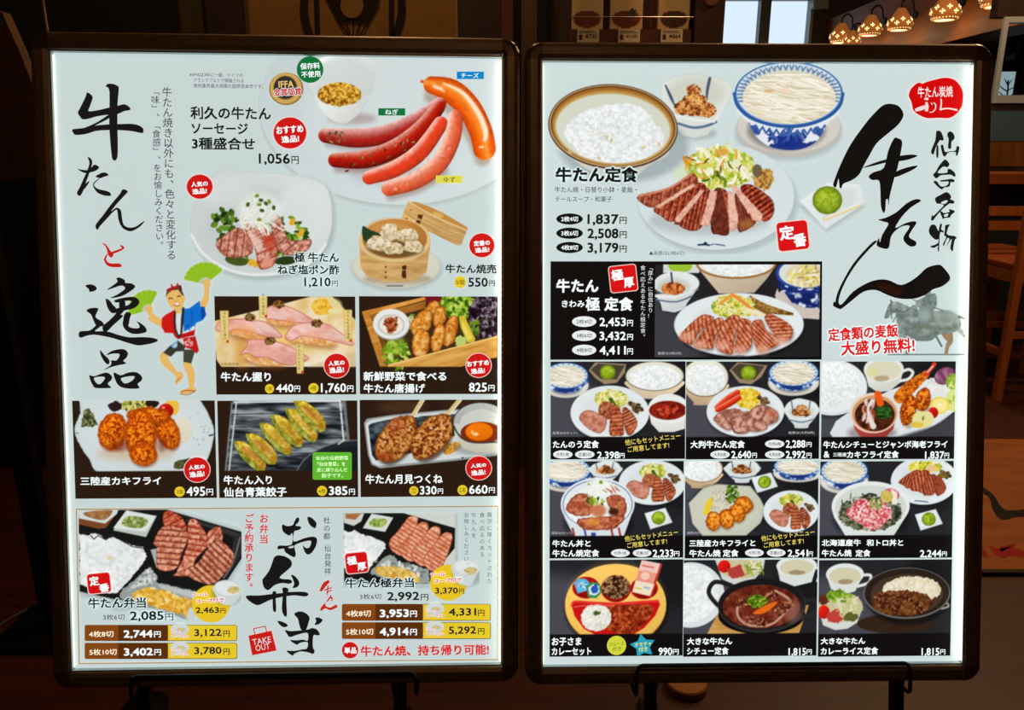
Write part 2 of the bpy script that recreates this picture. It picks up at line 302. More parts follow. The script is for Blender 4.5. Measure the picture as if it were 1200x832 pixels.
P.E(487,157,6,4,(60,36,16)); P.E(460,217,6,4,(60,36,16))
P.E(395, 640, 230, 40, (130,96,50), a=.4, soft=8)
P.G([(125,370),(135,560),(180,620),(290,660),(400,668),(520,650),(600,590),(628,370)], Tx(4, BAM, st=5, seed=5), lit=(.5, .3, -.1))
P.S([(128,400),(200,480),(370,522),(540,480),(625,400)], 4, (176,130,70), a=.7); P.S([(130,430),(200,510),(370,550),(540,510),(622,430)], 2, (176,130,70), a=.6)
P.E(375, 368, 253, 155, (226,196,138)); P.E(375, 358, 228, 138, (178,118,54), lit=(0, 1, -.2)); P.E(340, 300, 150, 70, (206,150,84), a=.8, soft=12)
P.G([(150,270),(200,295),(265,320),(272,350),(190,390),(150,350)], (38,62,32), sm=1)
P.E(390, 430, 180, 60, (90,66,30), a=.7, soft=8)
for x, y, rx, ry in ((335,318,68,62),(468,340,74,55),(240,392,70,58),(505,415,68,44),(365,420,70,46)):
    P.E(x, y+10, rx, ry, (120,96,56), a=.6, soft=6)
    P.E(x, y, rx, ry, Tx(3, [(178,150,100),(208,188,146),(228,214,182),(238,228,204)], seed=x % 7, con=2), wob=14, rag=.8, lit=(0, -1, .12))
    P.E(x, y-ry*.2, rx*.4, ry*.25, (238,230,208), a=.7, soft=6); P.scat(5, x, y, rx*.6, ry*.5, 14, 4, [(190,150,110),(150,140,70)])
for x, y in ((440,565),(440,595),(440,625)): P.G([(x-16,y-16),(x+16,y-18),(x+14,y+10),(x-12,y+12)], (70,40,14), rag=1.2)
for y in (557,594,629): P.E(312, y, 7, 6, (66,40,18))
P.S([(320,690),(430,690)], 4, (60,66,70), a=.8)

P = pic('nigiri', 'L', 252.3, 347.3, 417, 462.5, 'G', BRN, label='printed panel with four pieces of beef tongue nigiri')
P.G([(30,225),(360,145),(740,45),(890,45),(1060,215),(1060,552),(85,552),(50,500)], Tx(14, [(226,190,120),(234,212,164),(238,228,204)], seed=4), lit=(.3, .2, .03))
P.E(230, 420, 60, 130, (214,150,60), a=.7, soft=16); P.E(540, 320, 60, 90, (238,190,80), a=.7, soft=16); P.E(650, 390, 200, 50, (240,206,120), a=.5, soft=20)
P.G([(720,552),(1060,440),(1060,552)], (206,190,150), a=.7, soft=4)
P.E(850,110,110,60,(226,214,150),soft=6); P.E(815,120,70,62,Tx(3,[(214,150,30),(240,190,60),(248,214,110)],seed=3),rag=2); P.E(910,150,50,22,(232,222,160))
PK = [(214,140,124),(228,168,154),(236,192,180),(240,206,196)]
def nig(pts, base, shx):
    P.G([(x, y+26) for x, y in base], (150,80,30), sm=1, a=.5, soft=8)
    P.G(base, Tx(3, [(206,140,70),(232,170,100),(240,214,180)], seed=2), sm=1)
    P.G(pts, Tx(9, PK, seed=int(pts[0][0]) % 7, con=1.5, ang=20, st=2), sm=1, edge=((190,96,84), 1.6), lit=(.2, 1, -.1))
nig([(400,195),(430,120),(520,105),(620,135),(720,190),(780,240),(640,235),(560,225),(480,215)], [(420,200),(620,210),(600,250),(470,245)], 0)
nig([(52,290),(80,225),(220,205),(340,215),(430,240),(530,335),(420,340),(300,300),(180,285),(150,305)], [(150,280),(400,300),(430,350),(300,350),(160,315)], 0)
nig([(545,345),(600,260),(720,230),(860,245),(930,290),(1035,370),(1030,400),(900,370),(780,345),(660,335),(600,365)], [(600,340),(900,350),(890,400),(700,385),(610,370)], 0)
nig([(215,470),(270,400),(290,355),(430,360),(560,390),(640,440),(720,490),(650,530),(540,540),(420,490),(330,485),(270,455)], [(260,470),(420,480),(540,535),(400,540),(290,510)], 0)
for x, y in ((505,103),(298,196),(778,238),(440,366)):
    P.E(x, y, 42, 30, Tx(1.8, [(50,24,10),(104,62,30),(176,126,70),(110,104,50)], seed=x % 8, con=2.8), rag=1.6)
P.E(590,215,40,22,(236,150,110),a=.7,soft=6); P.E(250,285,80,30,(240,160,90),a=.6,soft=8); P.E(760,320,70,24,(240,170,140),a=.6,soft=8); P.E(450,430,70,30,(240,170,150),a=.5,soft=8)
for x0, y0, x1, y1 in ((82,148,145,380),(362,18,425,198),(625,388,682,602),(975,140,1035,372)):
    P.G([(x0,y0),(x1,y0),(x1-4,y1),(x0+4,y1)], (228,206,128), edge=((190,160,70), .8)); P.G([(x1-18,y1-18),(x1-4,y1-22),(x1-6,y1-2),(x1-22,y1-4)], (196,30,20))

P = pic('fried_tongue', 'L', 421.2, 347.3, 583, 462, 'H', BRN, label='printed panel with fried beef tongue and vegetables in a wooden box')
P.G([(88,155),(540,45),(1065,45),(1065,490),(1010,495),(790,552),(215,552)], (60,44,24))
P.G([(88,155),(545,48),(548,70),(150,180),(270,500),(290,552),(215,552)], Tx(4, [(176,110,36),(204,138,54),(222,164,84)], st=6, ang=-15, seed=3), lit=(0, 1, -.1))
P.G([(150,180),(548,78),(545,130),(180,230)], Tx(4, [(146,90,30),(176,116,46)], st=6, ang=-15, seed=5))
P.G([(150,185),(180,230),(300,480),(280,552),(240,440)], (120,70,20))
P.scat(60, 330, 470, 90, 110, 40, 14, [(96,140,20),(140,180,40),(190,210,90),(220,224,150),(70,104,16)], bend=.4); P.E(330,400,70,70,(150,190,50),soft=12,a=.6)
P.scat(30, 460, 230, 60, 60, 40, 8, [(170,190,110),(214,220,170),(120,150,60)])
P.E(300,250,132,112,(150,150,140)); P.E(298,243,130,108,(232,234,232)); P.E(298,250,98,76,(214,214,204),edge=((188,186,176),2)); P.E(300,252,80,60,(238,234,222))
P.E(298,250,52,58,Tx(2,[(96,30,10),(160,72,36),(206,130,90)],seed=3,con=2.4),rag=2.2,wob=14)
P.E(770,110,140,90,Tx(5,[(60,90,14),(104,150,26),(160,196,60),(200,220,110)],seed=6,con=2.4),rag=4,rsz=5)
P.scat(50,770,110,120,80,40,12,[(150,190,50),(90,130,20),(190,214,90),(60,90,14)],bend=.6)
P.G([(545,45),(660,45),(640,130),(560,110)],(120,20,30),rag=2)
P.G([(850,130),(920,45),(1065,45),(1065,340),(930,350),(870,260)],Tx(3.5,[(14,10,14),(40,26,36),(80,56,76),(150,140,150)],seed=8,con=2.6),rag=2); P.scat(30,990,180,70,120,24,5,[(150,140,150),(90,70,90),(20,14,18),(60,90,30)],bend=.5)
P.scat(16,900,270,40,50,30,12,[(60,100,24),(110,140,40)])
FT = [(176,92,14),(214,134,40),(234,172,84),(244,200,130)]
for x, y, rx, ry, r in ((590,150,44,82,35),(645,190,46,78,8),(520,235,62,112,32),(738,260,44,80,12),(715,325,46,88,14),(632,340,46,112,12),(512,385,66,112,3)):
    P.E(x+8, y+8, rx, ry, (90,46,8), rot=r, a=.6, soft=5); P.E(x, y, rx, ry, Tx(4, FT, seed=x % 9, con=1.8), rot=r, rag=.8, lit=(-.6, -.4, .18), edge=((176,92,18), 3), wob=8)
P.G([(785,190),(825,178),(905,350),(900,372),(850,380),(800,270)],(214,190,50),sm=0,edge=((180,180,60),1.5)); P.G([(810,215),(885,345),(850,360),(810,270)],(236,214,96),soft=2)
P.E(800,370,40,40,(190,206,110),rag=3)
P.G([(270,545),(1065,335),(1065,485),(1000,495),(800,552),(275,552)],Tx(4,[(190,128,44),(216,160,76),(230,182,104)],st=8,ang=-15,seed=4),lit=(.2,.9,-.06)); P.S([(280,540),(1065,333)],6,(236,196,120))

P = pic('oyster_fry', 'L', 86.3, 469.5, 253, 584, 'I', BRN, label='printed panel with breaded fried oysters on a white plate')
m0 = P.mask(lambda t: t.G([(30,55),(1040,55),(1040,546),(30,546)], (0,0,0)))
P.G([(160,-40),(860,-40),(930,60),(985,160),(1018,290),(960,480),(880,560),(260,570),(140,460),(60,320),(50,240),(90,140)], (208,220,222), sm=1, clip=m0, rag=.6, edge=((180,192,196), 2))
P.E(520, 260, 400, 220, (216,226,228), a=.6, soft=20, clip=m0)
P.scat(20, 900, 260, 100, 120, 8, 2, [(70,80,80)]); P.S([(985,300),(1010,295)], 5, (50,60,60)); P.E(65,280,10,4,(110,110,110))
P.G([(95,235),(115,120),(150,105),(190,170),(210,220),(170,238)], Tx(2.5, [(40,46,24),(90,96,56),(160,160,110)], seed=3, con=2.4), rag=1.5)
P.G([(725,530),(740,480),(850,455),(860,500),(790,535)], Tx(2.5, [(50,54,30),(100,100,60)], seed=3, con=2.4), rag=1)
P.E(490, 92, 130, 40, Tx(2.6, [(120,140,40),(190,190,80),(226,222,150)], seed=4, con=2.4), rag=2, clip=m0); P.scat(30, 470, 95, 140, 36, 30, 5, [(150,170,60),(220,214,130),(70,40,50)], clip=m0)
P.E(335,95,45,34,(44,26,28),rag=3,clip=m0); P.E(590,75,46,26,(40,26,22),rag=2,clip=m0); P.E(730,100,48,60,(236,190,70),clip=m0); P.E(686,125,52,48,(186,24,14),lit=(-.5,-.7,.3)); P.E(668,105,10,7,(246,180,170))
P.E(795, 265, 72, 92, (226,220,198), lit=(-.4,-.5,.06), rag=1)
P.E(470, 420, 260, 60, (200,150,90), a=.4, soft=14)
OY = [(120,30,2),(190,70,4),(232,118,14),(246,160,44)]
for x, y, rx, ry, r in ((690,270,80,130,-20),(560,160,150,60,0),(310,270,100,130,18),(505,300,108,185,0),(520,430,95,80,0)):
    P.E(x+6, y+14, rx, ry, (110,40,4), rot=r, a=.5, soft=5); P.E(x, y, rx, ry, Tx(1.9, OY, seed=x % 9, con=2.1), rot=r, rag=2, rsz=2.2, lit=(-.2,-.7,.2), edge=((170,66,8), 5))
P.E(360,370,60,40,(120,30,8),a=.5,soft=8); P.E(650,360,30,50,(110,26,6),a=.5,soft=8)

P = pic('gyoza', 'L', 255.7, 469.5, 419, 583, 'J', BRN, label='printed panel with green gyoza dumplings on a black plate')
m0 = P.mask(lambda t: t.G([(30,55),(1005,55),(1005,541),(30,541)], (0,0,0)))
P.G([(140,55),(925,52),(968,545),(75,560)], Tx(6, [(20,24,28),(52,58,66),(96,102,108),(150,158,162)], st=5, ang=3, seed=6, con=2.2), clip=m0)
P.S([(165,75),(105,545)], 5, (200,210,210), clip=m0); P.S([(135,70),(80,545)], 5, (120,128,130), clip=m0); P.S([(150,66),(885,60),(925,545)], 6, (214,222,222), sm=0, clip=m0); P.S([(915,60),(960,545)], 8, (110,116,120), clip=m0)
P.E(1010, 620, 450, 290, (34,38,44), clip=m0, edge=((130,136,140), 2)); P.E(1020, 640, 420, 270, (26,28,32), clip=m0); P.S([(870,360),(915,330)], 5, (190,196,196))
for y in (150, 240, 330, 430): P.S([(150,y),(900,y-14)], 3, (16,18,22), a=.7, clip=m0)
GY = [(150,120,20),(196,166,40),(222,196,70),(234,216,120)]
for (x, y, L, an, br) in ((260,420,150,36,1),(340,370,150,38,1),(440,300,155,38,0),(520,245,155,38,0),(620,205,160,40,0),(680,140,155,38,1)):
    y += 14; ca, sa = math.cos(math.radians(an)), math.sin(math.radians(an))
    f_ = lambda u, v: (x+u*ca-v*sa, y+u*sa+v*ca)
    P.G([f_(-L*.95,-10), f_(-L*.5,40), f_(L*.2,66), f_(L*.8,70), f_(L*.95,30), f_(L*.5,-10)], (20,20,16), a=.6, soft=6, clip=m0)
    P.G([f_(-L,-16), f_(-L*.6,34), f_(0,60), f_(L*.7,62), f_(L*.9,20), f_(0,-20)], Tx(4, [(100,104,20),(150,156,50),(190,196,100)], seed=x % 7), sm=1, rag=.8, clip=m0)
    P.G([f_(-L*.9,-20), f_(-L*.5,-52), f_(L*.2,-50), f_(L*.75,-20), f_(L*.85,28), f_(L*.2,30), f_(-L*.5,14)], Tx(4, GY, seed=x % 5, con=1.8), sm=1, rag=.8, lit=(-.4,-.5,.12), edge=((150,124,24), 1.4), clip=m0)
    P.E(*f_(0,-10), L*.55, 24, Tx(2.5, [(160,90,30),(206,150,70)], seed=3), rot=an, a=.75 if br else .3, soft=5, clip=m0); P.E(*f_(L*.7,20), 30, 22, (176,104,20), a=.5, soft=5, clip=m0)

P = pic('tsukune', 'L', 422, 468.5, 583, 582, 'K', BRN, label='printed panel with two meatball skewers and raw egg yolk in a bowl')
P.E(330,100,160,50,(96,68,44),a=.5,soft=16); P.E(760,90,120,40,(80,56,36),a=.4,soft=16)
P.G([(70,210),(90,180),(260,155),(700,115),(1000,150),(1000,440),(700,475),(180,525),(120,500),(95,430)], (150,158,158)); P.G([(80,215),(110,190),(260,165),(700,125),(1000,160),(1000,425),(700,460),(170,510),(125,490),(105,430)], (206,214,214))
P.G([(100,230),(130,205),(250,180),(450,165),(700,150),(700,300),(400,420),(150,470),(120,430)], Tx(7, [(14,18,24),(40,50,58),(90,104,112)], st=2, seed=3, con=2)); P.S([(90,225),(120,440),(160,500)], 5, (226,232,232)); P.S([(95,215),(250,180),(450,165)], 5, (216,222,222))
P.S([(455,185),(700,165)], 8, (60,66,70)); P.G([(400,430),(740,380),(1000,400),(1000,425),(700,460),(420,485)], (212,220,222))
P.S([(470,55),(410,155)], 13, (214,196,140), sm=0); P.S([(490,50),(430,150)], 4, (240,228,184), sm=0); P.S([(735,50),(650,150)], 15, (210,190,134), sm=0); P.S([(745,55),(665,150)], 5, (240,228,184), sm=0)
P.E(680, 390, 70, 30, (214,150,50), rag=2, rot=-30); P.scat(20, 680, 385, 60, 26, 20, 8, [(226,170,60),(180,110,30)], rot=-30)
TS = [(96,38,10),(160,84,28),(198,128,58),(222,166,96)]
for x, y, r in ((290,320,-35),(540,305,-30)):
    P.E(x+10, y+24, 180, 108, (40,24,10), rot=r-20, a=.7, soft=6)
    P.E(x, y, 190, 112, Tx(2.6, TS, seed=x % 7, con=2.6), rot=r-18, rag=2, rsz=4, wob=12, lit=(-.2,-.6,.14), edge=((120,60,16), 3))
    P.scat(22, x, y-30, 120, 70, 14, 6, [(236,200,150),(214,150,110),(110,40,14)], rot=r)
P.E(300,240,70,60,(166,70,36),a=.5,soft=10); P.E(210,440,50,30,(150,40,16),a=.6,soft=8)
P.E(880,390,190,50,(110,116,116),a=.5,soft=8)
P.G([(688,200),(700,300),(760,390),(850,420),(1000,418),(1000,200)], (206,206,190), lit=(0,1,-.1)); P.E(880, 210, 195, 140, (70,74,80)); P.E(882, 208, 188, 134, (204,208,200))
for k in range(40):
    an = math.pi+k*math.pi/39; P.S([(882+184*math.cos(an), 208+130*math.sin(an)), (882+150*math.cos(an), 214+100*math.sin(an))], 3, (110,116,124), a=.5, clip=None)
P.E(885,280,145,76,(120,44,16)); P.E(870,272,98,66,(232,118,10),lit=(-.4,-.6,.2),edge=((206,80,6),2)); P.E(845,290,20,12,(252,206,150)); P.E(822,275,8,14,(252,200,130))
P.S([(692,230),(740,310),(830,348),(1000,345)], 5, (60,56,54)); P.E(755,455,9,6,(60,60,56))

def bento(P, meat, yb):
    pass
P = pic('bento_large', 'L', 92, 597, 283, 731, 'L', label='printed photo of a beef tongue lunch box with rice')
m0 = P.mask(lambda t: t.G([(68,40),(1500,40),(1500,800),(75,800)], (0,0,0)))
P.G([(65,40),(640,38),(1180,190),(1185,330),(1080,520),(840,700),(800,760),(560,700),(330,720),(75,605)], (150,160,162), a=.6, soft=10, clip=m0)
P.G([(65,45),(660,42),(1175,195),(1172,350),(1060,520),(860,590),(800,720),(560,640),(400,650),(300,640),(75,590)], (24,24,22), clip=m0)
P.G([(690,55),(1170,205),(1168,330),(1050,510),(1090,330),(1110,230)], (44,44,42), clip=m0); P.S([(790,110),(1150,215)], 5, (60,60,58)); P.S([(1150,230),(1100,400),(1040,500)], 5, (110,112,110))
P.G([(68,45),(330,42),(330,60),(250,165),(200,170),(70,140)], (120,70,40), clip=m0); P.G([(68,45),(335,40),(325,70),(245,135),(70,100)], (212,218,216), clip=m0); P.G([(110,60),(290,45),(240,110),(130,90)], Tx(3, [(140,90,50),(186,140,90)], seed=2), clip=m0, sm=1)
P.G([(390,45),(590,85),(520,225),(300,180)], (190,200,194)); P.G([(385,50),(590,85),(515,190),(300,165)], (222,228,226)); P.G([(400,85),(530,105),(490,165),(360,145)], Tx(2.5, [(90,110,50),(140,160,80),(190,200,140)], seed=4, con=2.2), sm=1)
rp = [(70,200),(130,215),(180,195),(220,215),(250,245),(300,220),(390,270),(500,295),(525,345),(515,375),(480,430),(330,600),(250,600),(78,545)]
P.G(rp, Tx(4, RICE, seed=5, con=1.3), rag=1.5, clip=m0); P.scat(90, 280, 390, 190, 150, 18, 4, [(248,250,250),(226,232,232),(212,218,214)], clip=m0, a=.7); P.E(280,365,26,16,(226,214,180),soft=4)
P.S([(150,215),(170,240),(200,215),(250,245),(290,215),(380,262),(430,290),(500,300)], 3, (34,40,30), sm=0)
P.G([(550,310),(600,300),(600,430),(590,430)], (170,180,180))
BM = [(150,70,46),(196,110,82),(222,150,122),(238,186,160)]
slab(P, [(640,60),(700,55),(780,120),(785,190),(700,180),(640,150)], 2, 3, [(150,50,30),(190,80,50),(220,140,110)], (140,40,24))
slab(P, [(640,150),(790,180),(800,240),(760,340),(720,440),(600,440),(590,300),(570,260)], 3, 7, BM, (120,50,36), w=1.2)
slab(P, [(800,130),(850,105),(920,200),(935,280),(850,380),(820,470),(720,480),(760,380),(800,260)], 5, 6, BM, (150,44,24), w=1.2)
slab(P, [(930,200),(1010,155),(1035,240),(1000,260),(930,300)], 6, 2, BM, (150,60,40))
slab(P, [(990,235),(1050,270),(1110,340),(1080,430),(970,540),(860,520),(800,490),(700,480),(860,400),(920,320)], 7, 8, BM, (110,50,36), w=1.3)
P.G([(540,425),(600,490),(590,530),(860,590),(850,680),(800,780),(350,640),(340,600)], (150,158,156), rag=2); P.G([(540,430),(595,490),(570,540),(460,560),(380,600)], Tx(3,[(120,126,120),(200,206,204),(226,232,230)],seed=4,con=2)); P.G([(600,540),(850,590),(840,640),(620,570)], (200,206,206), a=.8, soft=4)
P.G([(420,600),(520,560),(640,590),(830,650),(800,770),(760,740),(560,690),(440,640)], Tx(4, [(196,140,30),(226,176,60),(240,206,120)], seed=6, con=2.2), rag=2); P.scat(30, 620, 640, 170, 60, 34, 10, [(240,196,80),(226,160,40),(244,220,150)], rot=15)
P.G([(800,700),(860,710),(840,790),(790,770)],(206,212,212),rag=2)
P.E(955, 672, 127, 125, (234,200,40)); P.use('M'); P.E(955, 157, 127, 120, (234,200,36)); P.use('L')
P.E(1060,610,100,70,(90,96,96),a=.4,soft=8); P.G([(975,555),(990,620),(1020,670),(1080,680),(1130,650),(1160,570)],(206,216,216),sm=1); P.E(1068,570,94,56,(226,233,233),rot=8,edge=((196,204,204),2)); P.E(1105,580,40,24,Tx(2,[(200,180,110),(222,206,150),(160,150,70)],seed=3,con=2),rag=1.5)

P = pic('bento_thick', 'L', 402, 601, 562, 706, 'O', label='printed photo of a thick cut beef tongue lunch box')
m0 = P.mask(lambda t: t.G([(72,64),(820,64),(818,540),(75,540)], (0,0,0)))
P.G([(70,560),(640,565),(640,545),(75,540)], (150,160,160), a=.5, soft=5); P.G([(818,70),(832,70),(835,400),(818,400)], (150,160,160), a=.5, soft=4)
P.G([(72,64),(820,64),(818,540),(75,540)], (208,214,210)); P.G([(72,64),(470,64),(820,165),(816,300),(700,440),(640,540),(75,540)], (24,24,22), clip=m0)
P.G([(72,64),(210,66),(190,120),(140,150),(75,130)], (206,212,208), clip=m0); P.G([(85,70),(190,68),(150,110),(85,100)], (170,110,60), clip=m0)
P.G([(260,68),(405,95),(350,190),(200,165)], (216,222,218), clip=m0); P.G([(275,100),(365,110),(330,160),(245,145)], Tx(2.5, [(90,130,40),(140,170,70),(190,200,130)], seed=4, con=2.2), sm=1)
P.G([(72,180),(110,190),(150,180),(210,210),(290,235),(350,265),(355,300),(240,440),(160,470),(75,430)], Tx(4, RICE, seed=5, con=1.3), rag=1.5, clip=m0); P.scat(50, 200, 320, 130, 110, 18, 4, [(248,250,250),(226,232,232),(212,218,214)], clip=m0, a=.7)
BK = [(196,104,70),(222,140,104),(236,176,144),(242,200,174)]
for x, y, s_ in ((470,200,1),(540,240,2),(620,270,3),(700,310,4)):
    slab(P, [(x+40,y-110),(x+100,y-100),(x+80,y),(x+30,y+120),(x-20,y+150),(x-80,y+110),(x-90,y+50),(x-30,y-20)], s_, 9, BK, (176,74,40), w=.9)
P.G([(360,345),(410,350),(440,390),(640,440),(650,540),(480,540),(240,470)], (150,160,156), clip=m0, rag=2); P.scat(26, 480, 450, 150, 50, 40, 10, [(200,206,204),(120,126,120),(226,230,228)], clip=m0, rot=15)
P.E(430,470,150,44,Tx(4,[(196,150,50),(226,186,90),(236,214,150)],seed=6,con=2.2),rag=2,rot=12,clip=m0); P.E(560,515,20,16,(230,190,50))
P.E(775, 530, 124, 120, (234,200,36)); P.E(900,480,100,76,(90,96,96),a=.35,soft=8); P.G([(800,410),(830,520),(880,550),(930,545),(960,480),(985,420)],(206,216,216),sm=1); P.E(893,428,90,52,(226,233,233),rot=8,edge=((196,204,204),2)); P.E(920,450,42,24,Tx(2,[(200,180,110),(222,206,150),(160,150,70)],seed=3,con=2),rag=1.5)

P = pic('dancer', 'L', 150, 305, 266, 466, 'c13', label='printed cartoon of a dancer in a festival coat with two green fans')
SK = (232,186,104); BLK = (58,58,50)
def fan(cx, cy, r0, r1, a0, a1, n):
    pts = [(cx+r1*math.cos(math.radians(a0+(a1-a0)*k/12)), cy+r1*math.sin(math.radians(a0+(a1-a0)*k/12))) for k in range(13)]
    pin = [(cx+r0*math.cos(math.radians(a1+(a0-a1)*k/12)), cy+r0*math.sin(math.radians(a1+(a0-a1)*k/12))) for k in range(13)]
    P.G(pts+pin, (150,196,40), edge=((190,214,80), .8))
    for k in range(n):
        an = math.radians(a0+(a1-a0)*(k+.5)/n); P.S([(cx+r0*math.cos(an), cy+r0*math.sin(an)), (cx+r1*.97*math.cos(an), cy+r1*.97*math.sin(an))], [3,9], (126,178,24), a=.7, soft=2)
        for dl in (-4, 4):
            P.S([(cx, cy), (cx+r0*math.cos(an+math.radians(dl)), cy+r0*math.sin(an+math.radians(dl)))], 3.5, (236,238,226)); 
        P.S([(cx, cy), (cx+r0*math.cos(an), cy+r0*math.sin(an))], 2, (120,100,60))
fan(890, 345, 80, 270, 192, 322, 9); fan(195, 660, 70, 245, 164, 298, 8)
P.S([(895,335),(905,370),(905,450),(890,540),(850,610)], [22,34,28,40,44], SK); P.S([(880,330),(910,300),(935,340)], 20, SK)
P.S([(200,640),(205,670),(240,720),(320,790),(380,830)], [20,34,26,36,44], SK); P.S([(180,650),(210,610),(230,650)], 18, SK)
P.use('c14'); P.S([(60,30),(150,75)], 28, SK)
P.S([(190,385),(180,410),(215,470),(300,560)], [40,40,36,20], SK); P.S([(410,440),(420,500),(450,580),(450,690)], [38,40,36,24], SK)
P.S([(300,570),(340,585),(300,660)], [18,34,12], SK); P.S([(345,600),(300,645)], 3, (190,60,30)); P.S([(350,750),(420,730),(490,715)], [14,26,12], SK); P.S([(350,740),(420,728),(485,735)], 4, (190,60,30)); P.S([(345,762),(420,768),(495,730)], 4, (150,110,50))
P.G([(240,295),(320,240),(390,300),(380,345),(300,350),(250,400),(175,360)], BLK); P.G([(375,330),(490,330),(450,465),(372,450)], (66,70,56))
P.G([(250,295),(320,235),(310,300),(280,320)], (110,170,220)); P.scat(10, 290, 285, 20, 24, 14, 3, [(230,240,240)])
P.G([(370,220),(490,200),(525,340),(500,370),(460,330),(380,305)], (190,26,30), sm=0); P.scat(26, 430, 262, 46, 36, 16, 4, [(240,220,214)], ang=(30,60))
P.G([(165,20),(200,-10),(290,-60),(330,190),(270,170),(190,165),(160,110)], (206,26,24)); P.G([(270,165),(320,190),(480,140),(490,100),(480,190),(320,228),(285,200)], (190,20,20))
P.G([(380,160),(360,-50),(520,-90),(600,-20),(580,20),(490,75),(490,100)], (20,110,206)); P.S([(450,-60),(440,20),(410,110)], 8, (14,84,170)); P.S([(540,-60),(550,0)], 10, (14,84,170)); P.G([(380,158),(480,95),(488,125),(385,168)], (226,234,240)); P.scat(10, 435, 130, 50, 10, 14, 3, [(40,110,190)])
P.use('c13'); P.G([(690,640),(820,545),(830,615),(880,620),(895,720),(860,780),(740,832),(640,832),(640,640)], (18,112,208), sm=0); P.S([(720,660),(730,820)], 12, (14,90,180), a=.7); P.G([(835,620),(880,622),(893,720),(850,780),(835,700)], (14,70,170))
P.G([(360,770),(420,710),(520,690),(525,832),(355,832)], (206,26,24))
P.G([(525,680),(600,640),(600,832),(525,832)], (214,226,228)); P.S([(520,680),(512,832)], 13, (40,44,40)); P.S([(620,640),(605,832)], 16, (40,44,40)); P.use('c14'); P.S([(287,0),(290,120),(330,205)], 10, (40,44,40)); P.S([(362,0),(352,150),(340,190)], 12, (40,44,40)); P.G([(300,0),(350,0),(342,180),(325,185),(305,130)], (214,226,228)); P.use('c13')
P.S([(560,640),(560,670)], 34, SK); P.G([(412,470),(440,410),(520,390),(590,430),(635,510),(610,620),(560,655),(500,640),(440,580)], SK, sm=1)
P.G([(405,500),(420,420),(470,385),(560,370),(610,430),(632,490),(600,470),(560,410),(480,420),(430,460)], (84,66,44), sm=0); P.S([(430,415),(500,385),(570,370)], 14, (196,20,30)); P.S([(475,350),(490,385)], 9, (150,20,30)); P.S([(550,345),(550,380)], 12, (176,20,30)); P.S([(580,370),(590,410)], 16, (60,44,34))
P.S([(445,520),(470,512),(490,522)], 6, (70,50,30)); P.S([(550,495),(570,487),(590,492)], 6, (70,50,30)); P.E(545, 590, 34, 16, (245,240,236), rot=10); P.S([(510,590),(545,608),(575,595)], 5, (170,70,50)); P.S([(515,545),(530,555),(545,545)], 4, (196,140,70)); P.E(635,515,12,20,SK)
# ---------------------------------------------------------------- dish photographs, right poster
P = pic('set_meal', 'R', 637, 71.5, 1022, 298, 'b', label='printed photo of a grilled beef tongue set with rice, soup and salad')
# soup bowl on its saucer
P.E(800, 500, 325, 165, (150,160,162), a=.5, soft=9)
P.E(803, 470, 322, 172, (188,184,176)); P.E(803, 460, 312, 160, (206,204,196)); P.E(790, 480, 240, 125, (120,118,116), a=.8, soft=9)
P.G([(520,340),(560,440),(610,525),(690,582),(800,603),(900,590),(980,540),(1035,450),(1085,340)], (222,230,236), sm=1)
mb = P.mask(lambda t: t.G([(520,340),(560,440),(610,525),(690,582),(800,603),(900,590),(980,540),(1035,450),(1085,340)], (0,0,0), sm=1))
P.G([(640,600),(700,560),(900,560),(980,545),(960,620),(700,630)], (30,52,130), clip=mb, rag=2); P.E(800, 545, 90, 42, (26,48,130), clip=mb, rag=1.5); P.scat(26, 800, 520, 130, 40, 50, 8, [(40,72,150),(30,52,130),(70,100,170)], clip=mb, bend=.4)
for x, y in ((600,480),(985,490)): P.E(x, y, 36, 26, (46,78,150), clip=mb, rag=2.5, rot=40)
for k in range(13): P.S([(560+k*42, 440+44*math.sin(math.pi*(k)/12)), (580+k*42, 475+40*math.sin(math.pi*(k+.5)/12)), (602+k*42, 440+44*math.sin(math.pi*(k+1)/12))], 6, (60,96,160), clip=mb, sm=0)
P.E(803, 262, 331, 200, (44,92,160)); P.E(803, 258, 322, 191, (110,150,196)); P.E(803, 258, 316, 186, (214,224,228)); P.E(803, 262, 296, 170, (208,212,200), soft=5)
for k in range(30):
    an = math.pi*.92+k*math.pi*1.16/29; x, y = 803+300*math.cos(an), 262+176*math.sin(an); dx, dy = (803-x)/300, (262-y)/176
    P.S([(x-12, y), (x+dx*26, y+dy*26), (x+12, y)], 5, (70,112,168), sm=0, a=.85)
mn = P.mask(lambda t: t.E(806, 285, 285, 158, (0,0,0)))
P.E(806, 285, 285, 158, (216,208,180), clip=mn); P.scat(190, 806, 285, 240, 140, 300, 4, [(240,236,222),(226,220,200),(248,246,238),(204,192,160),(236,230,212)], ang=(-4,26), bend=.1, clip=mn); P.E(680,243,30,10,(214,164,110),a=.8,soft=4); P.E(780,240,26,10,(240,210,180),soft=3)
P.S([(470,258),(490,330),(560,400),(680,445),(803,460),(930,445),(1050,395),(1115,330),(1134,258)], 9, (40,88,156))
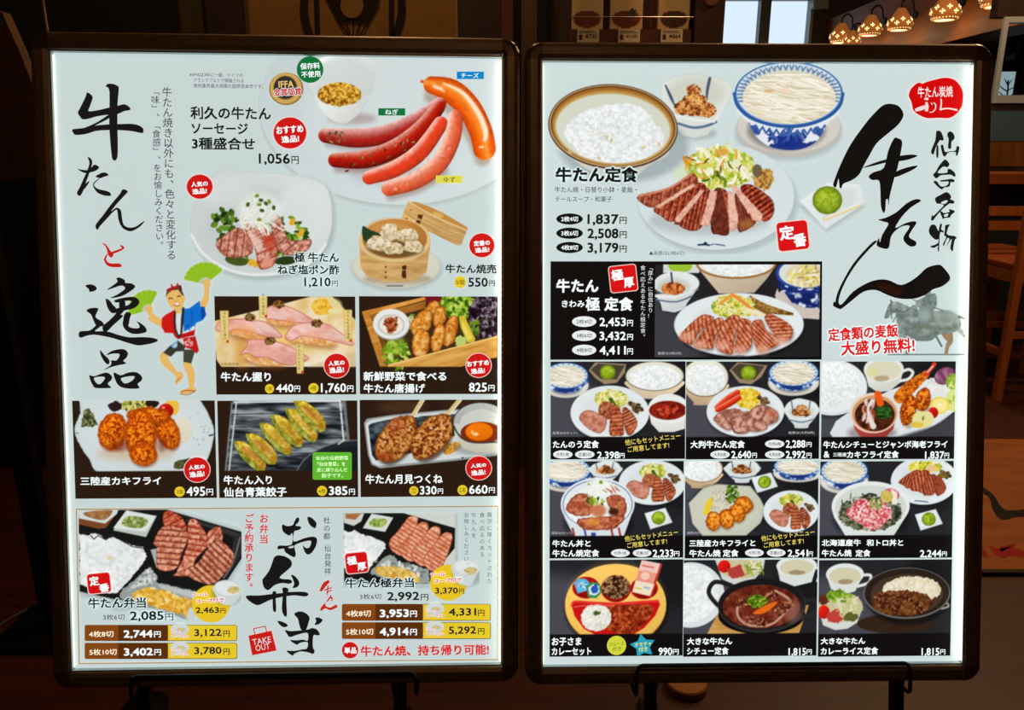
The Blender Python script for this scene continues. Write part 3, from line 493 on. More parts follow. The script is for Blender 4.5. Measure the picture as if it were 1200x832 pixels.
# side dish
P.E(240, 500, 120, 40, (140,150,150), a=.5, soft=8); P.G([(110,400),(130,480),(150,515),(230,528),(310,510),(370,420),(440,290)], (212,220,216), sm=0, lit=(.3,.6,-.1)); P.G([(18,235),(60,170),(120,148),(250,142),(400,170),(452,205),(455,260),(420,340),(345,420),(230,405),(95,375),(40,330)], (216,223,218), sm=1, edge=((190,198,196), 1.5)); P.E(240,250,170,95,(202,206,192),soft=16); P.S([(130,440),(220,465),(300,455),(360,430)], 8, (90,112,140)); P.G([(90,378),(230,408),(345,422),(420,345),(410,360),(350,436),(230,424),(100,396)], (226,232,230))
P.S([(52,208),(85,280),(106,328)], [5,9,4], (60,84,104)); P.S([(322,165),(308,230),(302,296)], [9,9,6], (74,88,108))
for x, y, rx, ry in ((160,345,55,45),(300,360,65,45),(230,350,70,45),(230,300,75,40),(222,240,45,36)): P.E(x, y, rx, ry, Tx(2.6, [(90,40,14),(150,80,34),(196,126,62),(226,170,104)], seed=x % 8, con=2.3), rag=2, rsz=3)
P.scat(20, 230, 300, 50, 30, 26, 5, [(238,196,120),(220,160,80)])
# big plate
P.use('c'); P.E(470, 400, 432, 285, (150,165,168), a=.5, soft=8)
P.E(455, 372, 429, 291, (172,180,178)); P.E(454, 369, 427, 289, (206,219,222), lit=(.2,.7,.03)); P.E(455, 380, 330, 215, (212,224,226), a=.7, soft=20)
P.E(420, 500, 320, 80, (150,150,150), a=.45, soft=14)
salad(P, 480, 215, 190, 115, [(126,150,30),(186,196,70),(214,214,120),(236,236,206)], n=90); P.scat(46, 480, 205, 180, 105, 70, 10, [(226,228,190),(240,240,220),(160,184,50),(110,134,30),(206,206,90)], bend=.5); P.scat(14, 470, 200, 170, 95, 60, 4, [(96,50,20),(70,60,20),(230,140,40)], bend=.5); P.S([(285,160),(300,190),(298,225)], 11, (230,140,30)); P.E(270,240,50,40,(206,222,180),a=.7,soft=8); P.E(490,130,36,20,(216,150,60),a=.8,soft=4)
P.E(715, 275, 55, 60, Tx(2.4, [(110,70,24),(176,126,56),(214,170,96)], seed=5, con=2.4), rag=3, rot=30); P.E(680,230,26,40,(110,96,70),rag=3)
TG = [(84,24,14),(140,44,24),(170,66,40),(198,104,76)]; CUT = [(206,150,128),(226,178,158),(236,198,180)]
def cut(pts, s_): P.G(pts, Tx(3, CUT, seed=s_), sm=0, rag=1, edge=((190,120,96), .9))
slab(P, [(38,365),(200,322),(325,245),(362,290),(340,322),(180,400),(130,432),(62,412)], 2, 6, [(120,44,28),(160,76,54),(190,110,86)], (100,34,20), w=.8)
P.S([(42,366),(200,326),(322,250)], 6, (206,130,100))
slab(P, [(130,428),(345,300),(405,325),(370,400),(235,505),(160,475)], 3, 7, TG, (84,24,14), w=.9); cut([(128,424),(335,296),(348,312),(150,434)], 2)
slab(P, [(240,500),(385,330),(435,365),(405,480),(370,545),(310,553),(255,525)], 4, 7, TG, (84,24,14), w=.9); cut([(232,494),(372,332),(398,338),(262,512),(240,508)], 3)
slab(P, [(430,545),(445,340),(520,350),(528,480),(525,574),(470,575)], 5, 8, TG, (60,18,12), w=1.2); cut([(372,525),(425,338),(465,340),(450,430),(415,535)], 4)
slab(P, [(575,545),(560,355),(600,380),(665,480),(668,520),(610,556)], 6, 7, TG, (64,22,14), w=1.1); cut([(528,545),(520,400),(524,340),(550,345),(580,480),(572,540),(545,560)], 5)
slab(P, [(590,330),(650,308),(762,390),(766,468),(730,505),(690,480)], 7, 8, [(80,16,8),(146,36,16),(176,60,36),(196,90,66)], (64,14,8), w=1); cut([(530,305),(560,308),(715,470),(700,505),(660,500)], 6)
P.E(620,520,40,24,(196,140,60),a=.5,soft=8)
P.S([(362,632),(400,630),(420,634)], 5, (30,50,90)); P.E(400,625,10,9,(30,40,70)); P.S([(430,632),(445,628)], 3, (60,90,140)); P.S([(455,628),(505,636)], 3, (60,70,90))
# green sweet
P.G([(905,420),(1060,560),(1262,425),(1200,380),(1060,400)], (140,155,155), a=.5, soft=8); P.G([(905,392),(1060,290),(1240,300),(1268,405),(1050,550)], (220,229,230), edge=((196,206,204), 1.6), lit=(.4,.5,-.05)); P.G([(965,400),(1070,320),(1215,330),(1215,400),(1060,500)], (208,218,218), soft=8)
matcha(P, 1060, 390, 80); P.S([(1040,495),(1130,465),(1240,415)], [8,6,7], (222,206,160)); P.S([(1050,488),(1240,408)], 3, (240,230,200))
# rice bowl
P.use('a'); P.E(560, 620, 420, 230, (120,135,140), a=.5, soft=12); P.G([(150,600),(240,710),(400,800),(560,825),(650,800),(720,745),(830,640)], (206,206,196), sm=1, lit=(.4,.5,-.12))
P.E(490, 490, 422, 276, (76,52,36), rot=4); P.E(490, 487, 414, 267, (206,178,130), rot=4); P.E(490, 486, 407, 261, (104,66,34), rot=4); P.E(490, 486, 396, 250, (150,98,34), rot=4); P.E(490, 500, 388, 244, (190,150,80), rot=4, soft=5); P.E(490, 502, 372, 226, (208,213,198), rot=4, soft=3)
m = P.mask(lambda t: t.E(490, 490, 375, 235, (0,0,0), rot=4))
P.E(500, 545, 315, 200, Tx(3, [(196,204,202),(218,226,226),(236,241,243),(244,248,250)], seed=3, con=1.3), rag=3, rsz=6, wob=18, clip=m); P.scat(260, 500, 550, 290, 175, 20, 4.5, [(248,250,252),(232,238,240),(210,218,218),(240,244,246),(216,206,180)], clip=m, a=.75)
for x, y in ((400,695),(790,605),(210,655),(450,560),(480,580),(690,625)): P.E(x, y, 16, 9, (206,184,130), rot=x, a=.8)

DK = (36,36,40)
def cell(name, x0, y0, x1, y1, fr, pb, label):
    """panel: dark photo above, black caption strip below pb (in crop units)"""
    P = pic(name, 'R', x0, y0, x1, y1, fr, (17,15,14), label=label)
    k = P.k; ox, oy = FR[fr][:2]
    P.box = [((x0-ox-2)*k, (y0-oy-2)*k), ((x1-ox+2)*k, (y0-oy-2)*k), ((x1-ox+2)*k, pb), ((x0-ox-2)*k, pb)]
    P.G(P.box, DK); w = (x1-x0)*k
    P.E((x0-ox)*k, pb-.1*w, .5*w, .35*w, (86,86,98), a=.7, soft=30); P.E((x0-ox)*k+w, pb-.5*w, .3*w, .3*w, (14,14,16), a=.5, soft=30)
    return P
def endcell(P):
    """black caption strip over whatever ran below the photo"""
    (a, b), (c, d), (e, f), (g, h_) = P.box
    P.G([(g, h_), (e, f), (e, f+400), (g, h_+400)], (17,15,14), soft=.6)

P = pic('thick_set', 'R', 767.5, 310, 960.5, 418.6, 'h', (34,32,36), label='printed photo of the thick cut beef tongue set on a dark table')
P.E(100, 520, 300, 260, (74,72,82), a=.7, soft=30)
P.G([(95,55),(330,55),(330,110),(95,110)], (206,214,214)); P.G([(135,50),(275,50),(265,95),(200,105),(145,92)], (150,190,50), sm=1)
P.G([(300,55),(835,55),(770,150),(690,240),(460,245),(380,150)], (196,180,156), lit=(.4,.6,-.2)); P.E(570, 50, 262, 100, (150,110,60)); P.E(570, 44, 250, 92, (226,222,206)); P.E(570, 50, 225, 84, Tx(3, RICE, seed=4, con=1.2), rag=1.5)
P.E(185,330,110,40,(14,14,16),a=.5,soft=8); P.G([(42,250),(80,310),(90,355),(170,368),(240,345),(250,310),(320,210),(300,230)], (206,212,214), sm=0, lit=(.4,.6,-.1)); P.E(180,180,148,76,(222,228,228),wob=8); P.E(160,200,110,56,(196,200,196),soft=8); P.E(160,212,80,42,Tx(3,[(120,50,14),(190,100,40),(226,150,90)],seed=3,con=2.4),rag=2); P.S([(50,285),(180,298),(285,260)],5,(90,104,130)); P.S([(147,110),(155,180)],6,(50,60,84)); P.G([(42,255),(180,262),(330,215),(310,225),(180,275),(42,268)],(228,232,232))
P.E(990, 300, 165, 110, (196,188,180)); P.G([(835,130),(870,215),(940,310),(1000,335),(1118,345),(1118,130)], Tx(5, [(20,34,96),(30,48,120),(150,160,190),(220,226,232)], seed=5, con=2.6, octv=2)); P.E(1010, 110, 180, 105, (40,70,150)); P.E(1016, 110, 165, 92, (214,220,214)); P.E(1030, 130, 140, 78, (216,208,170)); P.scat(40, 1030, 140, 110, 60, 70, 8, [(226,216,120),(236,232,200),(206,196,90),(190,150,100)], bend=.3); P.G([(835,115),(850,180),(940,222),(1118,228),(1118,245),(930,240),(850,205)], (24,44,116)); P.G([(825,260),(840,210),(860,260),(940,320),(990,338),(1118,350),(1118,415),(1000,405),(880,330)], (200,190,182))
plate(P, 592, 450, 425, 208)
salad(P, 560, 330, 150, 75, [(130,150,30),(196,196,60),(220,214,120),(236,232,190)], 60); P.S([(545,250),(630,310),(700,380)], 12, (224,140,60)); P.S([(540,255),(470,310)], 10, (226,150,60)); P.S([(640,350),(740,385)], 14, (230,224,180))
P.S([(665,265),(720,310),(800,350),(940,380)], [8,18,24,10], Tx(2.5,[(90,56,20),(146,104,46),(186,146,80)],seed=3,con=2.2)); P.S([(700,330),(790,380)], 12, (130,90,36))
TK = [(136,48,20),(186,92,54),(216,140,104),(232,176,146)]
for i_, (q, n_) in enumerate((([(205,520),(330,395),(395,385),(425,415),(330,500),(290,570),(240,565)],8), ([(300,575),(400,440),(470,400),(490,440),(440,520),(420,600),(340,598)],7), ([(440,580),(470,470),(520,400),(580,385),(595,420),(560,560),(545,640),(470,620)],7), ([(560,610),(580,520),(590,420),(640,410),(672,440),(680,560),(650,615),(585,628)],7), ([(710,610),(680,500),(680,430),(740,420),(770,480),(850,540),(840,585),(750,622)],6), ([(870,550),(800,480),(760,400),(800,380),(900,430),(945,480),(930,540)],7))):
    P.G([(x+6,y+14) for x, y in q], (60,30,20), a=.5, soft=6, sm=1); slab(P, q, i_+2, n_, TK, (134,44,18), w=1)
    cx_, cy_ = q[0]; P.E(cx_+(40 if i_ < 5 else 0), cy_+5, 46, 32, (230,172,150), a=.65, soft=7)
P.S([(560,655),(600,652),(640,657)], 3, (70,80,110))

P = cell('mixed_set', 645.2, 423.6, 803, 538, 'i', 619, 'printed panel of a tongue set with stew and rice')
noodle_bowl(P, 180, 160, 168, 98); rice_bowl(P, 845, 165, 222, 112, (110,92,70), depth=1.2, body=(216,200,170))
P.G([(350,120),(400,60),(630,75),(620,140),(560,215),(470,225),(400,180)], (150,130,104)); P.G([(365,115),(420,70),(620,85),(560,190),(440,185)], (70,62,50)); matcha(P, 492, 135, 58)
tongue_set(P, 510, 440, 296, 205)
P.G([(800,420),(820,520),(880,585),(990,585),(1075,560),(1075,400)], (226,228,222), lit=(0,1,-.08)); P.E(950, 410, 155, 112, (228,232,230)); P.E(945, 422, 142, 72, Tx(4,[(90,18,8),(126,28,14),(150,44,24)],seed=3)); P.scat(20, 960, 425, 90, 36, 50, 13, [(176,40,26),(110,20,10),(196,70,50),(90,20,10)], bend=.3)
endcell(P)
P = cell('large_slice_set', 804, 423.6, 960.5, 538, 'j', 619, 'printed panel of large thin tongue slices with sausages')
rice_bowl(P, 200, 175, 175, 145, (110,92,70), body=(206,180,140)); noodle_bowl(P, 862, 140, 188, 102)
P.G([(380,120),(440,60),(665,85),(620,170),(545,225),(455,215)], (150,130,104)); P.G([(395,115),(450,70),(645,90),(570,190),(460,185)], (70,62,50)); matcha(P, 522, 140, 58)
plate(P, 503, 430, 292, 192)
P.E(520,330,95,75,Tx(3,[(196,150,10),(226,190,40),(240,214,90)],seed=3,con=2),rag=3); P.scat(40,515,330,90,70,30,6,[(244,220,90),(220,180,30),(236,226,150)],bend=.4)
for q in ([(290,395),(370,330),(440,285)], [(295,415),(380,370),(450,325)]): P.S(q, [20,24,22], None, tube=[(240,150,120),(220,70,40),(200,44,20),(140,26,10)])
mushrooms(P, 640, 345, 50)
LT = [(130,76,60),(170,112,92),(198,146,126),(216,176,158)]
for q in ([(265,480),(330,420),(440,410),(480,450),(400,560),(330,550)], [(560,440),(660,390),(740,430),(750,490),(680,530),(600,510)], [(440,450),(540,430),(660,520),(650,565),(560,580),(480,540)], [(360,480),(450,440),(520,540),(520,585),(440,592),(400,550)], [(540,420),(600,380),(650,400),(620,490),(560,480)]):
    P.G([(x+4,y+8) for x, y in q], (80,44,34), a=.5, soft=4, sm=1); P.G(q, Tx(4, LT, seed=q[0][0] % 9, con=2), sm=1, rag=1.5, edge=((136,78,60), 1.6))
P.S([(400,520),(420,580),(470,590)], 5, (110,50,34)); P.E(700,440,40,20,(190,90,70),a=.5,soft=5)
small_bowl(P, 925, 415, 125, 80); endcell(P)
P = cell('stew_fry_set', 962.7, 423.6, 1119.3, 538, 'k', 619, 'printed panel of beef stew with fried prawn and oysters')
P.E(140, 270, 252, 210, (20,20,22), a=.5, soft=8); P.E(130, 250, 260, 208, (212,220,222)); P.E(130, 240, 250, 196, (226,232,234)); rice(P, 120, 225, 215, 165, n=120)
P.G([(365,120),(400,240),(470,285),(560,275),(640,210),(655,120)], (212,216,206), lit=(.3,.6,-.15)); P.S([(650,130),(700,115),(730,140),(700,185),(640,200)], 11, (222,226,220)); P.E(512, 115, 150, 98, (222,228,222)); P.E(512, 122, 130, 78, (214,212,186)); P.E(500,180,60,22,(170,150,116),rag=2,a=.8); P.E(430,130,40,30,(222,214,130),a=.6,soft=8)
P.G([(115,590),(160,500),(300,400),(560,270),(800,190),(1060,180),(1060,420),(950,510),(700,640),(150,640)], (216,224,228), sm=0, lit=(.4,.3,.03)); P.G([(560,640),(900,540),(1060,430),(1060,640)], (60,60,66), soft=6)
P.E(920,240,110,60,(222,226,222),rag=4); P.scat(60,910,240,100,50,50,4,[(238,240,236),(206,212,206)],bend=.3)
P.E(970,165,80,62,Tx(4,[(90,40,70),(130,70,104),(180,130,160)],seed=3,ang=60,st=3),rot=-25); P.E(1030,210,50,60,Tx(3,[(100,140,30),(160,190,70)],seed=3,con=2),rag=3); P.E(1030,350,50,80,(206,214,130),rag=3); P.scat(20,1030,300,40,120,40,8,[(150,180,60),(210,220,140)])
P.S([(640,320),(720,240),(830,150)], [50,48,26], Tx(2.2,[(150,60,6),(206,104,16),(240,150,40)],seed=3,con=2.2)); P.S([(830,150),(870,105),(890,75)], [16,14,16], (206,60,40)); P.S([(840,135),(880,90)], 5, (246,200,180))
for q in ((810,340,58,90,10), (700,420,60,120,10)): fried(P, *q[:4], rot=q[4], cols=[(110,30,4),(176,70,8),(222,116,20),(244,160,54)])
P.E(935,385,72,66,(226,206,90)); P.E(935,385,58,52,(240,226,140)); P.E(935,385,18,16,(246,238,190)); P.E(888,440,38,42,(190,20,14),lit=(-.5,-.6,.3)); P.E(810,490,75,65,(226,218,150),wob=12); P.E(770,530,50,22,(220,190,70)); P.scat(6,815,480,20,14,16,3,[(90,100,40)])
P.E(430,590,180,60,(90,70,70),a=.5,soft=10); P.G([(262,430),(300,560),(360,640),(520,640),(590,560),(622,430)], (160,60,54), lit=(.5,0,-.2)); P.E(442, 440, 182, 152, (226,210,196)); P.E(448, 445, 168, 138, (206,150,100)); P.E(450, 455, 150, 122, Tx(5,[(52,20,10),(74,32,18),(96,48,30)],seed=3)); 
P.scat(14, 410, 440, 50, 100, 60, 14, [(222,196,180),(150,60,40),(206,160,140)], ang=(60,110), bend=.3); P.S([(430,350),(400,400),(410,470),(440,540)], [16,10,14,22], (226,214,206)); P.S([(470,300),(490,370)], 26, (228,90,20)); P.E(515, 435, 62, 52, Tx(2.4,[(14,44,14),(34,76,24),(64,110,44)],seed=4,con=2.2), rag=3)
endcell(P)
P = cell('rice_bowl_set', 644, 540.5, 801.2, 653.8, 'l', 618, 'printed panel of a tongue rice bowl with a grilled plate')
noodle_bowl(P, 190, 105, 190, 100); small_bowl(P, 495, 95, 122, 60); tongue_set(P, 860, 205, 262, 175)
P.E(440, 520, 270, 150, (10,10,12), a=.5, soft=10); P.G([(150,380),(180,480),(250,618),(640,618),(690,480),(722,380)], (212,222,228)); 
for x in (240, 330, 540, 600): P.S([(x,560),(x+14,620)], 8, (70,80,150) if x % 60 else (150,50,50))
P.G([(385,592),(420,592),(420,620),(385,620)], (50,70,150)); P.E(435, 370, 288, 205, (222,230,234)); P.E(435, 372, 272, 190, (80,100,160)); P.E(435, 373, 266, 185, (222,228,230)); P.E(435, 400, 240, 165, Tx(3, RICE, seed=3), rag=2)
for q in ([(190,390),(260,300),(350,290),(400,350),(390,440),(300,465),(220,440)], [(500,320),(600,300),(655,350),(660,430),(610,480),(530,400)], [(280,490),(420,470),(600,460),(640,490),(560,560),(400,575),(300,550)]): P.G(q, Tx(4, [(140,60,36),(180,96,64),(206,140,108)], seed=q[0][0] % 9, con=1.9), sm=1, rag=1.5, edge=((120,46,26), 2))
P.E(440,420,60,50,(196,120,80),soft=6); P.E(400,510,60,30,(226,150,60),a=.7,soft=8); P.E(560,430,40,30,(70,30,20),soft=4)
P.E(440, 240, 100, 75, (230,236,232), a=.9, soft=8); P.scat(50, 450, 260, 90, 60, 110, 4, [(242,245,240),(226,232,222)], ang=(40,140), bend=.2); P.scat(16, 410, 350, 70, 40, 30, 9, [(110,150,30),(50,70,20),(170,190,70)]); P.E(460,200,16,14,(120,160,30)); P.E(365,215,10,9,(140,170,50)); P.scat(12, 540, 270, 60, 30, 70, 4, [(235,238,230),(180,80,60)], ang=(20,60))
dish_plate(P, 905, 480, 105); endcell(P)
P = cell('oyster_set', 802.8, 540.5, 959, 653.8, 'm', 616, 'printed panel of fried oysters with a grilled tongue plate')
rice_bowl(P, 180, 95, 165, 105, (120,90,56), body=(206,180,140)); small_bowl(P, 495, 90, 132, 65); noodle_bowl(P, 930, 75, 190, 75, 1.3); dish_plate(P, 665, 200, 100)
P.G([(85,350),(200,235),(300,215),(560,225),(650,330),(685,430),(640,540),(540,620),(190,620),(110,530)], (10,10,12), a=.5, soft=8); P.G([(80,360),(190,245),(300,213),(560,230),(640,330),(682,420),(640,520),(530,616),(190,616),(110,520)], (196,200,182), edge=((170,174,156), 1.6), lit=(.3,.3,-.05)); P.E(380, 420, 220, 150, (206,210,194), a=.6, soft=16)
P.E(320,340,85,80,(206,206,180),rag=3); P.scat(90,320,340,85,75,40,3,[(226,226,206),(190,190,160),(180,150,160)],bend=.4); P.scat(50,420,290,50,70,20,9,[(70,110,24),(110,150,40),(50,84,16)]); P.G([(190,440),(215,350),(255,310),(270,340),(245,430),(210,460)],(230,200,50),lit=(-.5,0,.1))
for q in ((510,375,75,65,30),(460,440,65,75,-20),(375,485,60,78,-15),(275,500,60,76,0)): fried(P, *q[:4], rot=q[4], cols=[(160,70,4),(214,116,16),(240,150,40),(248,176,80)])
tongue_set(P, 880, 430, 218, 165); endcell(P)
P = cell('minced_bowl_set', 960.8, 540.5, 1116.8, 653.8, 'n', 613, 'printed panel of a minced raw beef bowl with a grilled plate')
noodle_bowl(P, 225, 110, 185, 105); plate(P, 850, 190, 262, 188)
salad(P, 860, 85, 130, 50, [(196,180,30),(226,214,70),(236,228,130)], 40); P.E(900,95,40,30,(226,190,140)); mushrooms(P, 1020, 140, 46); P.E(985,150,30,22,(120,100,30),rag=3)
for i_, q in enumerate(([(655,190),(770,110),(830,120),(800,190),(730,250),(680,220)], [(740,250),(790,130),(870,110),(900,160),(860,280),(800,275)], [(840,290),(860,170),(930,140),(960,200),(930,290),(880,305)], [(940,290),(920,180),(960,150),(1010,210),(1020,260),(970,305)])): slab(P, q, i_+2, 6, [(130,44,20),(176,80,46),(204,120,84)], (110,34,16), w=.9)
P.S([(780,345),(880,355)], 4, (60,80,110))
P.E(440, 480, 300, 170, (10,10,12), a=.5, soft=10); P.G([(132,400),(150,470),(240,615),(620,615),(715,460),(738,400)], (216,224,220), lit=(.4,.3,-.08)); P.E(435, 385, 304, 192, (226,232,230)); P.E(435, 395, 278, 172, (206,212,206)); P.E(430, 440, 245, 140, Tx(3,[(40,50,30),(90,96,70),(150,150,120)],seed=3,con=2.2), rag=3)
P.scat(60, 430, 440, 230, 125, 70, 6, [(36,48,30),(70,80,56),(150,150,126),(206,206,190)], bend=.5)
P.E(585, 300, 70, 50, (206,90,110), rag=1); P.G([(590,250),(640,280),(640,380),(600,370)], (236,226,216)); P.E(560,310,48,46,Tx(3,[(190,170,70),(214,200,110)],seed=4),rag=1)
P.E(430, 430, 170, 105, Tx(2.2,[(190,50,64),(216,110,116),(232,176,174),(244,222,218)],seed=5,con=2.6), rag=5, rsz=5); P.E(450,510,90,60,Tx(2.2,[(190,60,70),(220,130,130),(240,210,206)],seed=6,con=2.6),rag=4)
P.scat(40,470,370,50,50,26,5,[(90,140,40),(60,104,24),(150,170,70)],ang=(60,120)); P.S([(380,320),(420,290),(475,300)], 7, (30,40,30)); P.S([(210,340),(220,420)], 4, (40,50,34)); P.S([(280,285),(275,330)], 3, (40,50,34)); P.E(640,440,24,60,(26,34,30),a=.8,soft=5)
dish_plate(P, 885, 490, 105); endcell(P)
# bottom row
P = cell('kids_set', 644, 656, 800.3, 769, 'c16', 660, 'printed panel of a children curry plate with rice and a box')
P.E(620, 440, 455, 350, (8,8,10), a=.6, soft=8); P.E(612, 415, 444, 355, (196,140,40)); P.E(610, 400, 444, 356, (240,192,92), lit=(.3,.8,-.1)); P.E(610, 330, 380, 260, (244,200,104), a=.6, soft=24)
P.E(350, 250, 120, 96, (170,16,12)); P.E(860, 260, 122, 96, (170,16,12)); P.E(612, 262, 132, 118, (150,14,12)); P.E(355,270,96,70,(140,12,10)); P.E(865,280,96,66,(130,12,10))
P.E(612, 248, 122, 106, Tx(2.4,[(36,18,10),(84,50,30),(140,100,66),(180,140,100)],seed=4,con=2.4), rag=1.5, lit=(-.3,-.6,.15))
P.G([(222,400),(250,365),(400,372),(610,385),(830,370),(980,362),(1002,400),(960,500),(860,610),(740,680),(480,690),(330,610),(250,500)], (196,20,20), sm=0); P.S([(225,410),(255,370),(430,385),(620,394),(830,380),(985,372)], 9, (226,60,50))
mk = P.mask(lambda t: t.G([(262,430),(600,405),(960,400),(930,500),(840,600),(740,670),(480,680),(350,610),(280,510)], (0,0,0)))
P.E(740, 520, 260, 150, Tx(4,[(110,24,8),(150,50,20),(180,84,40)],seed=4,con=2.2), clip=mk); P.scat(30, 740, 530, 180, 100, 40, 10, [(196,96,50),(130,30,12),(96,24,8)], clip=mk, bend=.3)
P.E(440, 515, 132, 118, Tx(3,[(206,204,188),(230,230,220),(244,244,238)],seed=3,con=1.4), rag=1.5, lit=(-.3,-.5,.06)); P.E(445,472,32,20,(70,90,40),rag=3)
P.S([(250,420),(350,408),(600,412)], 4, (236,150,140), a=.7)
P.G([(240,210),(290,170),(350,172),(385,220),(350,280),(280,300)], (90,180,220), rag=1); P.scat(10, 310, 225, 50, 40, 40, 7, [(200,226,236),(226,130,150),(40,130,190)]); P.G([(350,240),(400,200),(470,215),(490,290),(440,345),(370,335)], (60,140,80), sm=0); P.G([(370,250),(410,220),(460,232),(470,290),(430,320),(380,310)], (222,232,230)); P.E(425,262,32,40,(40,90,180),rag=2)
P.G([(838,12),(1018,48),(925,335),(755,292)], (228,150,130)); P.G([(1000,44),(1018,48),(925,335),(905,330)], (190,50,36)); P.G([(838,12),(1000,44),(975,130),(812,100)], (236,196,186)); P.G([(785,190),(950,225),(912,325),(757,290)], (236,222,196)); P.E(870,150,50,46,(240,200,180),edge=((226,120,90),2)); P.S([(790,255),(830,265)],8,(214,190,90)); P.S([(860,250),(905,260)],8,(150,170,200)); P.S([(850,60),(940,78)],8,(220,110,100))
endcell(P)
P = cell('stew_set', 801, 656, 957.3, 769, 'p', 326, 'printed panel of beef tongue stew in a black iron pan')
P.E(50, 165, 140, 135, (214,222,224)); P.E(40, 160, 125, 118, Tx(3, RICE, seed=4, con=1.2)); P.scat(60, 50, 160, 90, 90, 9, 2, [(248,250,250),(214,218,214)], a=.7)
P.G([(150,20),(180,100),(225,122),(300,118),(350,60),(356,20)], (206,210,204)); P.E(255, 55, 88, 44, (200,190,150)); P.E(188,48,26,26,(200,24,16),lit=(-.5,-.5,.3)); P.G([(200,60),(255,40),(275,85),(225,100),(205,85)],(176,60,54),rag=1); P.scat(30,310,55,40,26,40,3,[(226,222,190),(170,180,80),(120,140,50)],bend=.5)
P.S([(548,60),(585,60),(575,110)], 6, (220,226,224)); P.G([(403,40),(420,110),(480,132),(550,115),(572,40)], (214,220,216)); P.E(488, 48, 84, 42, (222,228,226)); P.E(488, 55, 70, 33, (206,202,170)); P.E(488,75,34,10,(160,140,110),rag=1)
P.G([(120,325),(175,220),(540,210),(500,326)], Tx(4,[(180,130,60),(206,160,90)],st=6,seed=3))
P.E(345, 250, 180, 80, (10,10,12)); P.S([(215,125),(150,112),(125,155),(160,205),(185,215)], 9, (34,32,32)); P.S([(520,190),(572,195),(572,240),(500,265)], 9, (40,38,38)); P.E(345, 212, 182, 112, (44,42,42)); P.E(343, 205, 176, 106, (26,24,24)); P.E(343, 215, 160, 90, Tx(6,[(74,22,12),(104,38,24),(140,70,52)],seed=3)); P.E(470, 235, 36, 46, (176,130,116), a=.5, soft=12)
P.S([(250,190),(245,250),(290,290),(380,290),(440,240),(460,190),(400,150)], 5, (222,190,166), a=.7)
for x, y in ((265,200),(300,270),(340,280),(420,235),(450,205),(385,170)): P.E(x, y, 26, 18, Tx(2.5,[(50,18,10),(110,50,30),(190,130,100)],seed=x % 8,con=2.4), rag=2)
P.G([(310,240),(350,215),(400,195),(405,205),(360,240),(320,246)], (224,104,24), sm=1); P.E(325, 192, 42, 28, Tx(2.2,[(40,74,10),(90,126,24),(170,190,50)],seed=4,con=2.3), rag=2.5); endcell(P)
P = cell('curry_rice_set', 959.3, 656, 1114.6, 769, 'p', 326, 'printed panel of beef tongue curry rice in an iron pan')
P.S([(750,85),(792,85),(785,115),(740,130)], 6, (220,226,224)); P.G([(610,80),(630,140),(680,165),(730,150),(765,80)], (214,220,216)); P.E(687, 80, 78, 45, (222,228,226)); P.E(687, 88, 66, 36, (206,202,170)); P.E(690,110,30,10,(160,140,110),rag=1)
P.E(900, 285, 160, 40, (50,34,24)); P.E(950, 170, 181, 122, (10,10,12), a=.6, soft=6); P.S([(1090,225),(1118,215),(1105,195)],4,(150,150,146)); P.E(944, 160, 180, 106, (110,106,100)); P.E(944, 158, 175, 101, (40,32,26)); P.E(944, 165, 150, 84, (66,50,38))
P.E(965, 145, 120, 55, Tx(2.6,[(206,190,150),(226,216,190),(240,236,222)],seed=3,con=1.6), rag=2); P.scat(60, 970, 140, 100, 45, 9, 2, [(244,240,228),(214,202,170)])
P.E(925, 200, 125, 52, Tx(4,[(60,26,10),(96,52,22),(140,90,44)],seed=3), rag=3)
for x, y in ((830,175),(870,165),(910,190),(950,180),(900,220),(990,210),(1000,232),(935,170),(850,205)): P.E(x, y, 26, 18, Tx(2.5,[(44,18,10),(96,48,26),(160,104,70)],seed=x % 8,con=2.2), rag=2, lit=(-.3,-.6,.15))
P.G([(580,225),(600,290),(650,310),(700,305),(740,280),(764,215)], (210,214,208)); P.E(670, 215, 92, 62, (196,190,150)); P.E(660,170,56,24,(120,160,40),rag=3); P.scat(20,670,175,60,24,26,6,[(150,190,60),(90,130,30)],bend=.4); P.E(602,235,24,28,(200,26,16),lit=(-.5,-.5,.3)); P.G([(612,245),(660,218),(690,260),(660,282),(620,275)],(186,64,56),rag=1); P.scat(36,705,215,44,40,50,3,[(226,222,196),(196,196,130)],bend=.5); P.E(600,185,20,20,(90,44,30),rag=2); P.E(715,255,30,20,(90,96,40),rag=3)
endcell(P)
# rider on horseback, a generic printed statue picture
P = pic('horse_rider', 'R', 1034, 334, 1133, 417, 'c12', label='printed picture of a grey stone rider on a horse')
ST = Tx(5, [(96,112,106),(128,142,136),(160,172,166)], seed=3); SD = (84,98,92)
P.S([(100,790),(930,790)], 5, (70,84,84)); P.S([(130,790),(150,760),(60,785)],3,(150,160,160),a=.5)
P.S([(740,560),(770,640),(745,700),(730,770)], [60,34,22,20], Tx(4,[(130,110,84),(166,140,108)],seed=2)); P.S([(620,590),(680,700)], 10, SD); P.S([(240,520),(250,600),(300,640),(310,780)], [40,40,24,20], ST)
P.G([(190,350),(280,290),(420,300),(600,320),(740,310),(850,360),(890,430),(880,510),(780,560),(650,575),(560,640),(400,640),(330,590),(220,560)], ST, sm=1, lit=(-.2,.8,-.25)); P.S([(870,380),(930,400)], [14,6], SD); P.S([(850,500),(900,550),(940,620)], [30,24,8], ST); P.E(740, 380, 110, 66, (150,164,158), a=.6, soft=10); P.S([(420,490),(600,500),(760,510)], 24, (104,110,96), a=.7, soft=5)
